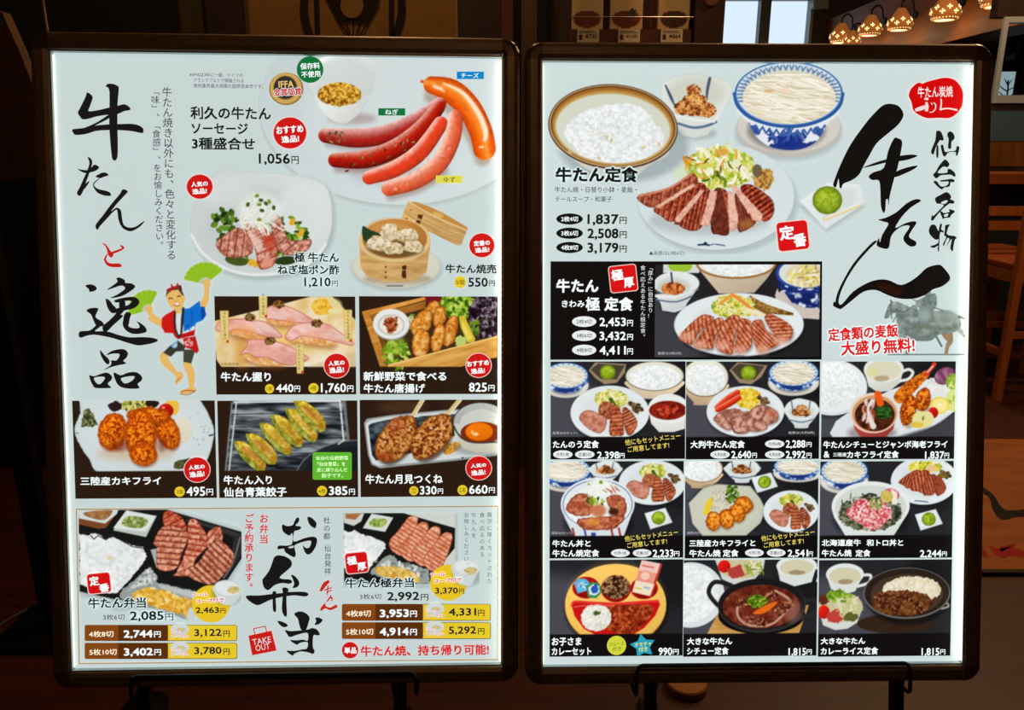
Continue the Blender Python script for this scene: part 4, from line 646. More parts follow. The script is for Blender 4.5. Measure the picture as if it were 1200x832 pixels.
P.G([(60,390),(90,290),(120,235),(190,215),(280,250),(340,280),(360,330),(300,380),(210,420),(200,340),(140,350),(100,395)], ST, sm=1, lit=(-.3,.7,-.15)); P.S([(125,195),(140,225)], [4,12], SD); P.S([(130,250),(140,400)], 5, SD); P.S([(180,300),(270,330),(350,280)], 5, SD); P.S([(100,320),(190,340),(150,440)], 4, SD)
P.S([(440,240),(520,210),(580,170)], [44,52,40], ST); P.S([(600,150),(600,240),(560,290)], [24,30,44], ST); P.E(520, 110, 44, 50, ST); P.E(505,115,22,30,SD,a=.6,soft=4); P.S([(430,98),(500,50),(545,0)], 4, (190,196,190)); P.S([(490,90),(520,65),(555,80)],14,ST)
P.G([(440,270),(590,260),(600,440),(440,470)], (120,134,128), lit=(.5,.5,-.1)); P.E(500, 370, 60, 60, (160,178,176), a=.7, soft=8); P.S([(380,280),(400,360),(350,410),(420,420)], [30,34,24,18], ST); P.S([(360,190),(430,220)], 4, SD); P.S([(590,280),(690,310)], 5, SD); P.S([(640,400),(690,480)], 18, (150,156,140)); P.S([(330,600),(560,620)], 20, (110,124,120))
# ---------------------------------------------------------------- lettering and flat shapes
INK = (26,25,24); WHT = (228,236,236); RED = (208,26,24); YEL = (232,204,44)
ITEMS = []
def fpx(fr, x, y):
    ox, oy, k = FR[fr]; return ox+x/k, oy+y/k
def T(fr, s, x0, y0, x1, y1, col=INK, b=.0, out=None, rot=0, name='lettering'):
    a, c = fpx(fr, x0, y0), fpx(fr, x1, y1)
    ITEMS.append(dict(t='T', s=s, box=(a[0], a[1], c[0], c[1]), col=col, b=round(b*1.45, 4), out=out, rot=rot, name=name))
def V(fr, s, xa, y0, y1, w, col=INK, b=0, xb=None, name='vertical_lettering'):
    p, q = fpx(fr, xa, y0), fpx(fr, xa if xb is None else xb, y1)
    ITEMS.append(dict(t='V', s=s, p=p, q=q, w=w/FR[fr][2], col=col, b=b, name=name))
def G(fr, pts, col=INK, sm=0, name='brush_stroke', warp=True):
    if sm: pts = catmull(pts, 4, True)
    ITEMS.append(dict(t='G', pts=[[fpx(fr, *p) for p in pts]], col=col, name=name))
def BR(name, col, *polys):
    """brush lettering: several traced strokes of one character; (frame, points[, colour])"""
    for i, q in enumerate(polys):
        pts = catmull(q[1], 3, True)
        ITEMS.append(dict(t='G', pts=[[fpx(q[0], *p) for p in pts]], col=q[2] if len(q) > 2 else col, name=name, join=i > 0))
def R(fr, x0, y0, x1, y1, col, r=0, rot=0, name='printed_block', out=None):
    cx, cy = (x0+x1)/2, (y0+y1)/2; pts = []
    for sx, sy, a0 in ((1, 1, 0), (-1, 1, 90), (-1, -1, 180), (1, -1, 270)):
        for k in range(5 if r else 1):
            a = math.radians(a0+(22.5*k if r else 45)); rr = r
            px_ = (cx+sx*((x1-x0)/2-rr)+rr*math.cos(a)*(1 if r else 0)); py_ = (cy+sy*((y1-y0)/2-rr)+rr*math.sin(a)*(1 if r else 0)); pts.append((px_, py_))
    c, s = math.cos(math.radians(rot)), math.sin(math.radians(rot))
    G(fr, [(cx+(x-cx)*c-(y-cy)*s, cy+(x-cx)*s+(y-cy)*c) for x, y in pts], col, name=name)
def EL(fr, cx, cy, rx, ry, col, name='printed_badge'):
    G(fr, [(cx+rx*math.cos(k*.1963), cy+ry*math.sin(k*.1963)) for k in range(32)], col, name=name)
def ST(fr, pts, w, col, name='brush_stroke'):
    if not isinstance(w, (list, tuple)): w = [w]*len(pts)
    pp = catmull([(x, y, r) for (x, y), r in zip(pts, w)], 5) if len(pts) > 2 else [(x, y, r) for (x, y), r in zip(pts, w)]
    l, r_ = [], []
    for i, (x, y, r) in enumerate(pp):
        a, b = pp[max(i-1, 0)], pp[min(i+1, len(pp)-1)]; dx, dy = b[0]-a[0], b[1]-a[1]; d = math.hypot(dx, dy) or 1
        l.append((x-dy/d*r, y+dx/d*r)); r_.append((x+dy/d*r, y-dx/d*r))
    G(fr, l+r_[::-1], col, name=name)
def yen(fr, s, x0, y0, x1, y1, ex0, ey0, ex1, ey1, col=INK, b=.018, out=None):
    T(fr, s, x0, y0, x1, y1, col, b, out, name='price_lettering'); T(fr, '円', ex0, ey0, ex1, ey1, col, b*.6, out, name='price_lettering')
def badge(fr, cx, cy, rx, ry, l1, b1, l2, b2, col=RED):
    EL(fr, cx, cy, rx*1.06, ry*1.06, (236,206,200)); EL(fr, cx, cy, rx, ry, col)
    T(fr, l1, *b1, WHT, .03, rot=-5, name='badge_lettering'); T(fr, l2, *b2, WHT, .03, rot=-5, name='badge_lettering')
def seal(fr, x0, y0, x1, y1, a, ba, c, bc):
    R(fr, x0-6, y0-6, x1+6, y1+6, (238,206,200), 24, -6, name='printed_seal'); R(fr, x0, y0, x1, y1, (214,20,22), 20, -6, name='printed_seal')
    T(fr, a, *ba, WHT, .03, rot=-8, name='seal_lettering'); T(fr, c, *bc, WHT, .03, rot=-8, name='seal_lettering')
# ---- left poster
def left_text():
    BR('brush_title', INK, ('c1', [(365,95),(385,68),(430,68),(475,85),(492,115),(480,260),(478,450),(482,640),(480,770),(462,812),(438,812),(424,780),(410,650),(398,450),(400,140)]),
     ('c1', [(182,152),(228,180),(235,215),(205,300),(200,335),(300,322),(400,298),(470,285),(530,268),(570,275),(605,308),(595,325),(540,335),(480,362),(380,370),(280,385),(190,410),(140,414),(118,395),(92,350),(110,310),(165,200)]),
     ('c1', [(400,365),(400,400),(300,455),(215,492),(150,500),(210,475),(300,430)]),
     ('c1', [(35,520),(60,508),(150,498),(260,475),(400,462),(500,460),(620,458),(690,475),(730,505),(730,540),(710,548),(620,530),(500,520),(350,520),(260,530),(180,555),(110,565),(60,562)]))
    BR('brush_title', INK, ('c2', [(188,32),(215,45),(232,75),(225,130),(190,230),(160,310),(150,350),(115,412),(82,385),(110,330),(150,240),(185,160),(205,90)]),
     ('c2', [(88,145),(120,155),(185,160),(225,135),(250,108),(280,115),(300,135),(270,165),(220,182),(170,190),(120,172)]), ('c2', [(205,265),(190,300),(150,350),(160,300)]),
     ('c2', [(265,222),(330,185),(370,188),(392,210),(350,225),(310,238)]), ('c2', [(315,235),(260,285),(252,312),(290,345),(350,358),(400,375),(416,400),(405,412),(350,408),(290,385),(255,345),(240,305),(255,275),(300,240)]))
    BR('brush_title', INK, ('c2', [(525,352),(555,350),(580,370),(560,395),(490,470),(415,562),(460,530),(490,532),(515,560),(525,640),(545,700),(600,722),(660,710),(710,675),(745,655),(720,690),(680,725),(620,755),(570,750),(520,715),(490,650),(480,580),(470,545),(430,575),(370,640),(310,705),(285,742),(268,725),(268,690),(330,610),(420,490),(500,395)]))
    BR('brush_title', (200,30,24), ('c3', [(295,115),(325,118),(350,145),(375,185),(400,205),(385,240),(355,220),(340,165),(320,130)]), ('c3', [(375,195),(440,170),(475,155),(455,135),(470,130),(495,148),(490,165),(460,182),(400,205)]),
     ('c3', [(355,205),(340,235),(335,260),(355,285),(390,293),(450,293),(472,308),(460,325),(390,325),(345,310),(318,270),(320,240),(340,212)]))
    BR('brush_title', INK, ('c3', [(150,490),(195,478),(235,490),(252,515),(235,535),(190,545),(180,520)]),
     ('c3', [(425,425),(455,418),(500,440),(505,465),(560,470),(592,495),(570,525),(500,570),(440,592),(372,598),(430,570),(500,520),(490,495),(460,490),(400,510),(340,528),(390,490),(435,455)]),
     ('c3', [(332,605),(365,620),(395,660),(420,685),(430,725),(385,732),(350,690),(335,640)]), ('c3', [(405,622),(470,600),(560,588),(605,598),(630,630),(615,665),(570,695),(520,705),(430,725),(420,695),(500,672),(545,650),(560,625),(500,625),(430,640)]),
     ('c3', [(455,622),(500,620),(502,690),(455,695)]), ('c3', [(440,710),(500,700),(470,740),(420,790),(375,845),(310,845),(360,800),(410,750)]), ('c4', [(455,0),(535,0),(440,90),(380,150),(345,155),(332,120),(345,90),(400,60)]),
     ('c3', [(510,725),(555,735),(545,775),(530,845),(485,845),(500,780)]), ('c4', [(550,-20),(608,-10),(585,60),(590,105),(640,122),(690,118),(690,90),(665,55),(700,70),(750,110),(762,155),(700,175),(620,175),(560,140),(530,90),(535,40)]),
     ('c3', [(160,710),(200,688),(260,688),(262,710),(240,760),(260,785),(300,810),(315,845),(250,845),(220,790),(200,745)]),
     ('c4', [(225,-20),(262,0),(270,25),(320,50),(338,75),(300,115),(260,150),(330,150),(400,158),(500,190),(600,210),(720,208),(820,215),(875,238),(840,262),(750,282),(670,288),(560,258),(440,220),(350,200),(250,185),(180,195),(120,215),(100,190),(110,155),(150,148),(215,140),(280,75),(245,40)]))
    BR('brush_title', INK, ('c4', [(310,335),(350,380),(395,425),(400,465),(375,472),(340,430),(315,380)]), ('c4', [(370,385),(420,345),(500,325),(550,330),(582,365),(565,410),(535,440),(565,465),(500,480),(420,500),(340,530),(415,480),(418,435),(470,435),(500,375),(430,370)]),
     ('c4', [(205,580),(250,590),(320,565),(380,555),(425,590),(420,625),(385,660),(410,690),(405,705),(270,705),(240,680),(215,630)]), ('c4', [(250,605),(355,597),(325,655),(285,665)], PAPER),
     ('c4', [(442,552),(510,580),(580,555),(660,550),(715,590),(715,630),(675,665),(690,690),(680,710),(560,708),(490,680),(455,620)]), ('c4', [(520,605),(640,588),(625,630),(560,660),(525,640)], PAPER))
    GR = (52,58,58)
    V('px', '牛たん焼き以外にも、色々と変化する', 195.5, 102, 305, 12.5, GR, .004, 201); V('px', '「味」、「食感」、をお愉しみください。', 181.5, 102, 292, 12.5, GR, .004, 187.5)
    T('B', '※IFFAは3年に一度、ドイツの', 50,147,310,167, GR); T('B', 'フランクフルトで開催される', 70,174,315,194, GR); T('B', '食肉業界最大規模の国際見本市です。', 70,201,410,222, GR)
    T('B', '利久の牛たん', 55,312,447,375, INK, .022, name='dish_name'); T('B', 'ソーセージ', 60,392,335,445, INK, .022, name='dish_name'); T('B', '3種盛合せ', 62,462,370,522, INK, .022, name='dish_name')
    yen('B', '1,056', 388,540,540,598, 547,553,583,592)
    EL('B', 638,131,65,65, (20,116,58)); T('B', '保存料', 590,98,686,130, WHT, .02, rot=-4, name='badge_lettering'); T('B', '不使用', 595,138,688,169, WHT, .02, rot=-4, name='badge_lettering')
    EL('B', 522,225,84,80, (150,116,56), name='printed_medal'); EL('B', 520,222,77,76, (206,168,90), name='printed_medal'); EL('B', 518,220,60,60, (150,116,56), name='printed_medal'); EL('B', 517,219,55,55, (48,50,44), name='printed_medal'); T('B', 'IFFA', 484,186,558,219, (214,186,120), .02, rot=-3, name='medal_lettering'); T('B', '金賞受賞', 460,222,596,258, (190,24,30), .03, (WHT, .07), rot=-3, name='medal_lettering')
    badge('B', 540,440,80,76, 'おすすめ', (473,404,605,442), '逸品!', (498,452,585,487)); badge('B', 100,702,63,59, '人気の', (58,676,140,702), '逸品!', (64,710,135,738))
    R('C', 768,105,907,143, (0,134,204)); T('C', 'チーズ', 790,112,880,137, WHT, .01); R('C', 365,293,503,330, (16,116,64)); T('C', 'ねぎ', 400,298,466,326, WHT, .01); R('C', 660,638,797,677, (224,222,84)); T('C', 'ゆず', 700,645,760,672, INK)
    W2 = (PAPER, .09)
    T('E', '極 牛たん', 755,550,1025,610, INK, .022, W2, name='dish_name'); T('E', 'ねぎ塩ポン酢', 652,626,1027,685, INK, .022, W2, name='dish_name'); yen('E', '1,210', 815,703,975,765, 982,722,1020,757, out=W2)
    badge('F', 988,405,88,84, '定番の', (930,370,1045,408), '逸品!', (940,418,1040,455)); T('F', '牛たん焼売', 732,538,1090,602, INK, .022, name='dish_name'); EL('F', 835,663,42,42, YEL); T('F', '5個', 808,646,864,682, INK); yen('F', '550', 893,632,1030,697, 1040,652,1080,692)
    def cap(fr, s, x0, y0, x1, y1): T(fr, s, x0, y0, x1, y1, WHT, .024, name='dish_name')
    cap('G', '牛たん握り', 85,592,447,660); EL('G', 437,712,33,34, YEL); T('G', '1貫', 418,698,456,726, (80,60,10)); yen('G', '440', 485,678,610,738, 617,690,658,735, WHT); EL('G', 755,708,37,37, YEL); T('G', '4貫', 735,692,775,724, (60,50,10)); yen('G', '1,760', 808,672,990,748, 998,688,1043,735, WHT)
    badge('G', 922,546,90,87, '人気の', (860,508,980,545), '逸品!', (868,554,975,598))
    for s, x, y0, y1 in (('牛たんたまり漬け',113,155,365),('牛たん柚子塩',393,25,182),('牛たんしょうゆ',652,395,580),('牛たんもろみ味噌',1005,148,355)): V('G', s, x, y0, y1, 26, (70,60,30))
    T('G', '※低温調理', 90,524,215,543, (70,60,50))
    cap('H', '新鮮野菜で食べる', 98,588,697,655); cap('H', '牛たん唐揚げ', 100,675,543,742); yen('H', '825', 860,668,990,734, 1000,685,1045,730, WHT); badge('H', 930,543,90,86, 'おすすめ', (845,508,1005,548), '逸品!', (875,562,975,603))
    cap('I', '三陸産カキフライ', 85,585,648,645); EL('I', 777,690,36,36, YEL); T('I', '3個', 755,675,800,705, (60,50,10)); yen('I', '495', 825,655,955,720, 963,670,1010,715, WHT); badge('I', 898,537,89,86, '人気の', (838,502,952,535), '逸品!', (845,547,950,588))
    cap('J', '牛たん入り', 72,577,410,640); cap('J', '仙台青葉餃子', 72,658,512,725); R('J', 692,415,965,607, (98,186,50), 14)
    for s, b in (('仙台の伝統野菜',(715,440,940,470)),('「仙台雪菜」を',(725,482,920,512)),('皮に練り込んだ',(722,522,935,552)),('餃子です。',(755,562,905,592))): T('J', s, *b, (214,238,190), .012)
    EL('J', 758,684,35,35, YEL); T('J', '6個', 737,670,780,699, (60,50,10)); yen('J', '385', 805,652,935,714, 945,670,987,712, WHT)
    cap('K', '牛たん月見つくね', 78,568,617,635); EL('K', 416,683,32,32, YEL); T('K', '追加', 400,664,432,682, (60,50,10)); T('K', '1本', 400,686,432,703, (60,50,10)); yen('K', '330', 458,650,575,710, 582,668,620,705, WHT); EL('K', 755,678,35,35, YEL); T('K', '2本', 732,660,778,695, (60,50,10)); yen('K', '660', 800,643,930,705, 938,660,980,700, WHT); badge('K', 868,525,88,82, '人気の', (812,492,920,522), '逸品!', (815,537,915,575))
    GD = (172,140,92)
    for q in ([(89.2,596),(584.5,592.5),(584.5,593.7),(89.3,597.2)], [(92.5,776.8),(583.5,772),(583.5,773.2),(92.5,778)], [(89.2,596),(90.6,596),(94,777.5),(92.6,777.5)], [(583.3,593),(584.6,593),(583.8,773),(582.6,773)]): G('px', q, GD, name='gold_border')
    seal('L', 132,467,283,598, '定', (142,486,208,550), '番', (208,535,276,592))
    T('M', '牛たん弁当', 135,115,522,185, INK, .022, W2, name='dish_name'); T('M', '3枚6切', 235,225,378,265, INK); yen('M', '2,085', 415,205,640,275, 650,220,705,268, out=W2)
    def soup(fr, x, y): T(fr, 'テール', x,y,x+100,y+28, (206,50,30), .03, (WHT,.1), rot=-3); T(fr, 'スープ付で', x+25,y+38,x+210,y+68, (206,50,30), .03, (WHT,.1), rot=-3)
    soup('M', 833, 82); yen('M', '2,463', 855,178,1010,224, 1018,185,1055,220)
    def row(fr, x0, y0, x1, y1, xm, a, pa, pb, xa, xpa, xpb):
        h = y1-y0; R(fr, x0, y0, x1, y1, (70,54,20), 14); R(fr, xm-20, y0+3, x1-4, y1-4, YEL, 10); R(fr, x0, y0, xm, y1, (92,48,14), 12); R(fr, x0, y0, x0+225, y1, (136,72,22), 12)
        T(fr, a, xa, y0+.37*h, xa+(165 if len(a) < 5 else 182), y0+.76*h, (240,228,206), .012); yen(fr, pa, xpa, y0+.32*h, xpa+195, y0+.86*h, xpa+204, y0+.4*h, xpa+249, y0+.78*h, WHT, .028)
        EL(fr, xm+78, y0+.28*h, 62, 40, (214,220,216)); G(fr, [(xm+20,y0+.35*h),(xm+136,y0+.3*h),(xm+110,y0+.72*h),(xm+50,y0+.74*h)], (206,212,208), name='printed_badge'); EL(fr, xm+88, y0+.3*h, 30, 14, (206,196,140))
        T(fr, 'テール', xm+18,y0+.36*h,xm+90,y0+.56*h, (206,80,50), .02, (WHT,.08)); T(fr, 'スープ付で', xm+18,y0+.62*h,xm+140,y0+.82*h, (206,80,50), .02, (WHT,.08))
        yen(fr, pb, xpb, y0+.25*h, xpb+183, y0+.76*h, xpb+195, y0+.35*h, xpb+238, y0+.74*h)
    row('M', 112,297,1133,405, 670, '4枚8切', '2,744', '3,122', 140, 372, 845); row('M', 112,417,1133,525, 670, '5枚10切', '3,402', '3,780', 144, 374, 845)
    V('N', 'お弁当', 185, 48, 198, 46, (196,36,40), .02); V('N', 'ご予約承ります。', 113, 48, 430, 46, (196,36,40), .02)
    BR('brush_title', INK, ('c5', [(425,120),(470,135),(525,125),(545,85),(570,50),(590,65),(580,100),(552,130),(605,140),(600,165),(560,180),(540,190),(535,285),(640,252),(720,238),(762,258),(752,330),(710,395),(670,412),(640,380),(625,320),(652,348),(690,340),(705,280),(640,285),(550,318),(545,350),(556,410),(540,438),(500,420),(450,385),(440,355),(380,360),(390,325),(470,325),(520,305),(522,205),(490,228),(430,185)]),
     ('c5', [(482,342),(530,325),(532,345),(495,350)], PAPER), ('c5', [(668,55),(700,48),(755,100),(750,150),(730,152),(690,120)]))
    BR('brush_title', INK, ('c5', [(345,440),(380,420),(450,430),(510,470),(515,520),(480,560),(400,630),(430,650),(500,655),(520,680),(490,697),(420,690),(350,710),(310,745),(280,758),(245,730),(230,660),(260,620),(300,560),(330,480)]), ('c5', [(510,610),(550,625),(590,680),(575,725),(525,738),(540,700),(530,660)]),
     ('c6', [(68,158),(100,145),(200,145),(330,130),(430,120),(480,112),(600,108),(660,115),(680,135),(650,155),(560,145),(480,150),(330,180),(240,220),(180,240),(110,205)]), ('c6', [(330,112),(365,110),(360,170),(365,260),(360,305),(335,290),(330,190)]), ('c6', [(425,75),(460,68),(488,90),(470,130),(465,200),(470,330),(455,352),(430,320),(420,260),(430,130)]))
    BR('brush_title', INK, ('c6', [(540,325),(590,300),(650,315),(690,360),(680,410),(655,480),(610,480),(590,430),(575,370)]), ('c6', [(378,395),(430,402),(480,435),(450,455),(410,440)]), ('c6', [(745,365),(780,360),(818,385),(780,425),(740,430),(755,395)]),
     ('c6', [(452,480),(500,492),(600,485),(680,475),(710,462),(760,475),(790,520),(770,535),(728,535),(722,640),(740,690),(720,715),(680,700),(600,690),(540,715),(525,732),(465,685),(540,685),(620,670),(665,660),(670,600),(600,605),(565,625),(500,580),(560,582),(630,575),(672,585),(670,510),(580,525),(500,550),(470,520)]))
    V('N', '杜の都', 492, 62, 178, 34, (60,64,62), .006); V('N', '仙台発祥', 496, 200, 348, 34, (60,64,62), .006)
    LR = (196,40,30); ST('c15', [(72,648),(105,595),(140,568)], [9,16,9], LR); ST('c15', [(100,640),(160,620)], 4, LR); ST('c15', [(130,605),(125,675)], [5,4], LR); ST('c15', [(118,655),(160,640)], 4, LR); ST('c15', [(155,680),(140,705),(122,728)], [4,6,4], LR); ST('c15', [(145,700),(162,698),(160,722)], [3,4,5], LR); ST('c15', [(118,730),(80,770),(75,798),(110,775),(150,785),(200,760)], [2,2,3,6,10,12], LR)
    G('N', [(110,643),(222,618),(247,715),(128,738)], (206,30,26), name='takeout_bag'); ST('N', [(144,642),(135,608)], 2.2, LR, 'takeout_bag'); ST('N', [(134,609),(193,596)], 2.2, LR, 'takeout_bag'); ST('N', [(192,596),(200,628)], 2.2, LR, 'takeout_bag'); T('N', 'TAKE', 129,653,220,682, WHT, .0, rot=-9); T('N', 'OUT', 144,684,214,713, WHT, .0, rot=-9)
    T('O', '牛たん極弁当', 85,497,545,562, INK, .022, W2, name='dish_name')
    for s, x, y0, y1 in (('贅沢に厚くカットされた',1050,52,540),('食べ応えのある',1000,55,362),('牛たんを',945,55,235),('お愉しみください。',895,55,430)): V('O', s, x, y0, y1, 36, (70,78,76))
    seal('O', 88,328,233,462, '極', (96,350,162,410), '厚', (164,392,226,446)); soup('O', 653, 460); yen('O', '3,370', 685,560,838,607, 845,567,880,602)
    T('Q', '3枚6切', 182,145,325,182, INK); yen('Q', '2,992', 365,132,580,197, 590,147,640,190)
    row('Q', 62,213,1058,325, 605, '4枚8切', '3,953', '4,331', 90, 315, 777); row('Q', 62,335,1058,447, 605, '5枚10切', '4,914', '5,292', 90, 315, 777)
    EL('Q', 117,522,55,55, (206,26,26)); T('Q', '単品', 78,502,160,545, WHT, .03, name='badge_lettering'); T('Q', '牛たん焼、持ち帰り可能!', 188,487,1045,558, (200,34,34), .025)
# ---- right poster
def right_text():
    W2 = (PAPER, .1)
    T('d', '牛たん定食', 103,100,720,215, INK, .036, W2, name='dish_name'); T('d', '牛たん焼・日替り小鉢・麦飯・', 97,248,712,292, (50,54,56), .004); T('d', 'テールスープ・和菓子', 100,320,525,362, (50,54,56), .004)
    for y, a, p in ((490,'2枚4切','1,837'),(597,'3枚6切','2,508'),(704,'4枚8切','3,179')):
        EL('d', 208, y, 100, 42, (18,18,18)); T('d', a, 145,y-20,272,y+20, WHT, .015, name='badge_lettering'); yen('d', p, 342,y-36,575,y+50, 583,y-15,637,y+38, b=.024)
    T('c', '▲画像は(3枚6切)', 95,664,288,691, (60,64,66)); seal('c', 790,505,956,660, '定', (800,528,882,605), '番', (876,570,946,642))
    BR('brush_title', (20,17,15), ('c7', [(430,90),(470,70),(520,72),(560,90),(588,145),(555,210),(480,275),(400,345),(350,430),(310,500),(280,560),(230,600),(170,625),(155,655),(142,650),(135,590),(118,650),(97,635),(110,590),(150,490),(220,350),(320,210),(370,150)]),
     ('c7', [(300,515),(400,475),(470,455),(560,432),(640,422),(685,432),(620,458),(550,470),(460,480),(380,500)]), ('c7', [(520,312),(545,308),(578,330),(570,400),(545,520),(520,600),(490,720),(485,780),(478,735),(465,740),(462,800),(450,830),(430,780),(425,640),(410,600),(370,600),(345,575),(380,545),(450,515),(480,400)]), ('c7', [(540,540),(620,510),(688,500),(640,535),(530,580)]))
    BR('brush_title', (20,17,15), ('c8', [(385,152),(430,140),(500,105),(570,45),(630,18),(662,30),(600,70),(540,130),(495,205),(560,175),(615,162),(632,175),(600,225),(585,265),(630,295),(625,322),(590,325),(555,295),(550,260),(590,195),(540,195),(490,230),(465,270),(455,330),(430,342),(380,325),(375,300),(390,270),(395,300),(410,250),(450,180),(420,165)]))
    BR('brush_title', (20,17,15), ('c8', [(360,290),(375,295),(330,340),(250,430),(190,520),(150,600),(130,660),(128,695),(150,700),(220,620),(320,560),(400,540),(460,548),(520,575),(570,565),(640,520),(700,465),(770,445),(800,455),(845,510),(848,545),(800,585),(740,605),(690,640),(620,665),(520,665),(440,640),(370,610),(290,620),(210,680),(150,728),(130,732),(90,710),(100,680),(105,690),(115,640),(150,560),(220,440),(310,335)]), ('c8', [(370,575),(420,560),(500,595),(560,600),(520,645),(450,630),(400,605)], (42,18,12)))
    BR('brush_lettering', INK, ('c9', [(180,95),(215,85),(245,110),(270,185),(255,205),(225,200),(200,240),(170,300),(145,375),(115,345),(140,270),(170,190)]), ('c9', [(185,270),(205,275),(205,400),(185,412),(178,350)]), ('c9', [(312,130),(345,92),(390,120),(402,180),(365,220),(362,295),(340,305),(322,285),(330,190)]), ('c9', [(235,265),(265,262),(285,340),(350,335),(415,325),(425,285),(445,272),(462,295),(440,380),(418,385),(415,345),(330,350),(290,395),(265,390),(245,330)]))
    BR('brush_lettering', INK, ('c9', [(270,445),(300,440),(340,490),(315,530),(270,520),(230,550),(200,600),(310,595),(318,555),(350,552),(400,590),(415,630),(395,645),(360,622),(300,622),(230,630),(180,668),(140,620),(170,590),(215,510)]), ('c9', [(230,690),(300,680),(370,672),(405,695),(380,715),(355,710),(340,765),(280,775),(245,800),(190,760),(145,705),(185,700),(225,755),(270,765),(315,745),(330,705),(270,705),(235,705)]))
    BR('brush_lettering', INK, ('c10', [(165,180),(230,140),(300,105),(345,130),(362,170),(350,190),(400,215),(385,248),(340,245),(260,310),(190,385),(140,450),(115,440),(130,380),(145,395),(220,320),(270,265),(210,245),(185,245)]), ('c10', [(235,235),(290,205),(320,215),(280,250)], PAPER), ('c10', [(225,345),(250,340),(270,360),(340,345),(335,315),(385,325),(405,345),(360,385),(345,415),(280,420),(265,438),(245,400)]), ('c10', [(275,380),(325,368),(315,400),(280,405)], PAPER))
    BR('brush_lettering', INK, ('c10', [(95,540),(130,500),(170,510),(195,560),(215,600),(218,660),(200,680),(160,680),(95,610)]), ('c10', [(225,500),(250,495),(240,560),(265,575),(265,600),(225,605),(215,800),(210,832),(195,800),(200,760),(150,785),(105,765),(200,725),(205,600)]), ('c10', [(290,510),(345,500),(325,540),(310,620),(400,640),(428,660),(405,690),(390,760),(380,825),(350,790),(365,700),(360,680),(300,775),(340,680),(310,670),(275,755),(260,740),(300,655),(275,630),(285,560)]))
    sp = [(75,340),(110,260),(190,185),(240,165),(290,180),(340,160),(420,135),(520,110),(620,88),(720,88),(820,125),(900,210),(945,310),(950,400),(935,530),(880,630),(790,710),(700,740),(560,735),(370,740),(240,690),(150,620),(125,540),(110,470),(75,400)]
    G('c11', [(515+(x-515)*1.035, 415+(y-415)*1.045) for x, y in sp], (240,210,204), 1, 'printed_seal'); G('c11', sp, (206,8,10), 1, 'printed_seal')
    T('c11', '牛たん炭焼', 215,222,785,405, (240,214,210), .012, rot=-2, name='seal_lettering')
    for p, w in (([(175,612),(280,578),(390,540)],[24,34,20]), ([(355,480),(365,560),(355,630)],[20,24,24]), ([(435,490),(450,525)],[10,7]), ([(470,490),(505,520),(500,590),(455,640),(405,645)],[8,10,10,8,5]), ([(592,425),(598,500),(582,612)],[12,12,16]), ([(580,602),(700,582),(860,610)],[14,12,16])): ST('c11', p, w, (238,216,212), 'seal_lettering')
    EL('c11', 355,428,38,20, (238,216,212), 'seal_lettering')
    T('f', '定食類の麦飯', 45,622,405,690, (204,30,32), .03, (WHT,.06), rot=-4); T('f', '大盛り無料!', 112,690,490,766, (204,30,32), .03, (WHT,.06), rot=-3)
    T('h', '画像は(3枚6切)', 62,626,215,648, (190,192,196))
    V('g', '「厚み」に自信あり!', 815, 68, 468, 40, WHT); V('g', '食べ応えある牛たん極定食。', 758, 68, 625, 40, WHT)
    T('g', '牛たん', 108,172,425,275, WHT, .03, name='dish_name'); T('g', 'きわみ', 150,332,320,385, WHT, .02, name='dish_name'); T('g', '極', 328,308,435,412, WHT, .022, name='dish_name'); T('g', '定食', 468,308,685,412, WHT, .03, name='dish_name')
    seal('g', 510,72,710,266, '極', (520,100,612,185), '厚', (614,160,692,236))
    for y, a, p in ((492,'2枚4切','2,453'),(597,'3枚6切','3,432'),(705,'4枚8切','4,411')): EL('g', 317, y, 91, 40, WHT); T('g', a, 260,y-17,375,y+17, (50,54,54), .006, name='badge_lettering'); yen('g', p, 432,y-30,630,y+44, 640,y-12,683,y+34, WHT)
    def cap(fr, s, x0, y0, x1, y1): T(fr, s, x0, y0, x1, y1, WHT, .024, name='dish_name')
    def oval(fr, x, y, s): EL(fr, x, y, 73, 31, WHT); T(fr, s, x-48, y-14, x+48, y+14, (50,54,54), .006, name='badge_lettering')
    def note(fr, dx=0, dy=0):
        T(fr, '他にもセットメニュー', 622+dx,615+dy,1040+dx,660+dy, (214,200,96), .008, rot=-7, name='hand_lettering'); T(fr, 'ご用意してます!', 642+dx,676+dy,955+dx,720+dy, (214,200,96), .008, rot=-6, name='hand_lettering')
    GY2 = (190,192,196)
    cap('i', 'たんのう定食', 82,648,428,705); oval('i', 157,752,'大判1枚'); oval('i', 322,752,'定番2切'); yen('i', '2,398', 415,730,580,792, 583,742,620,780, WHT); note('i'); T('i', '画像は(Aセット)', 82,580,265,604, GY2)
    cap('j', '大判牛たん定食', 90,648,498,705); oval('j', 722,673,'大判4枚'); oval('j', 312,753,'大判5枚'); oval('j', 722,753,'大判6枚'); yen('j', '2,288', 805,645,952,710, 960,660,998,697, WHT); yen('j', '2,640', 397,725,545,790, 553,740,588,778, WHT); yen('j', '2,992', 805,725,952,790, 960,740,998,778, WHT); T('j', '画像は(大判4枚)', 825,578,1020,602, GY2)
    cap('k', '牛たんシチューとジャンボ海老フライ', 62,650,993,705); cap('k', '&', 65,728,108,776); T('k', '三陸産', 135,738,237,768, WHT, .01, name='dish_name'); cap('k', 'カキフライ定食', 240,725,628,780); yen('k', '1,837', 825,728,968,793, 970,740,1005,780, WHT)
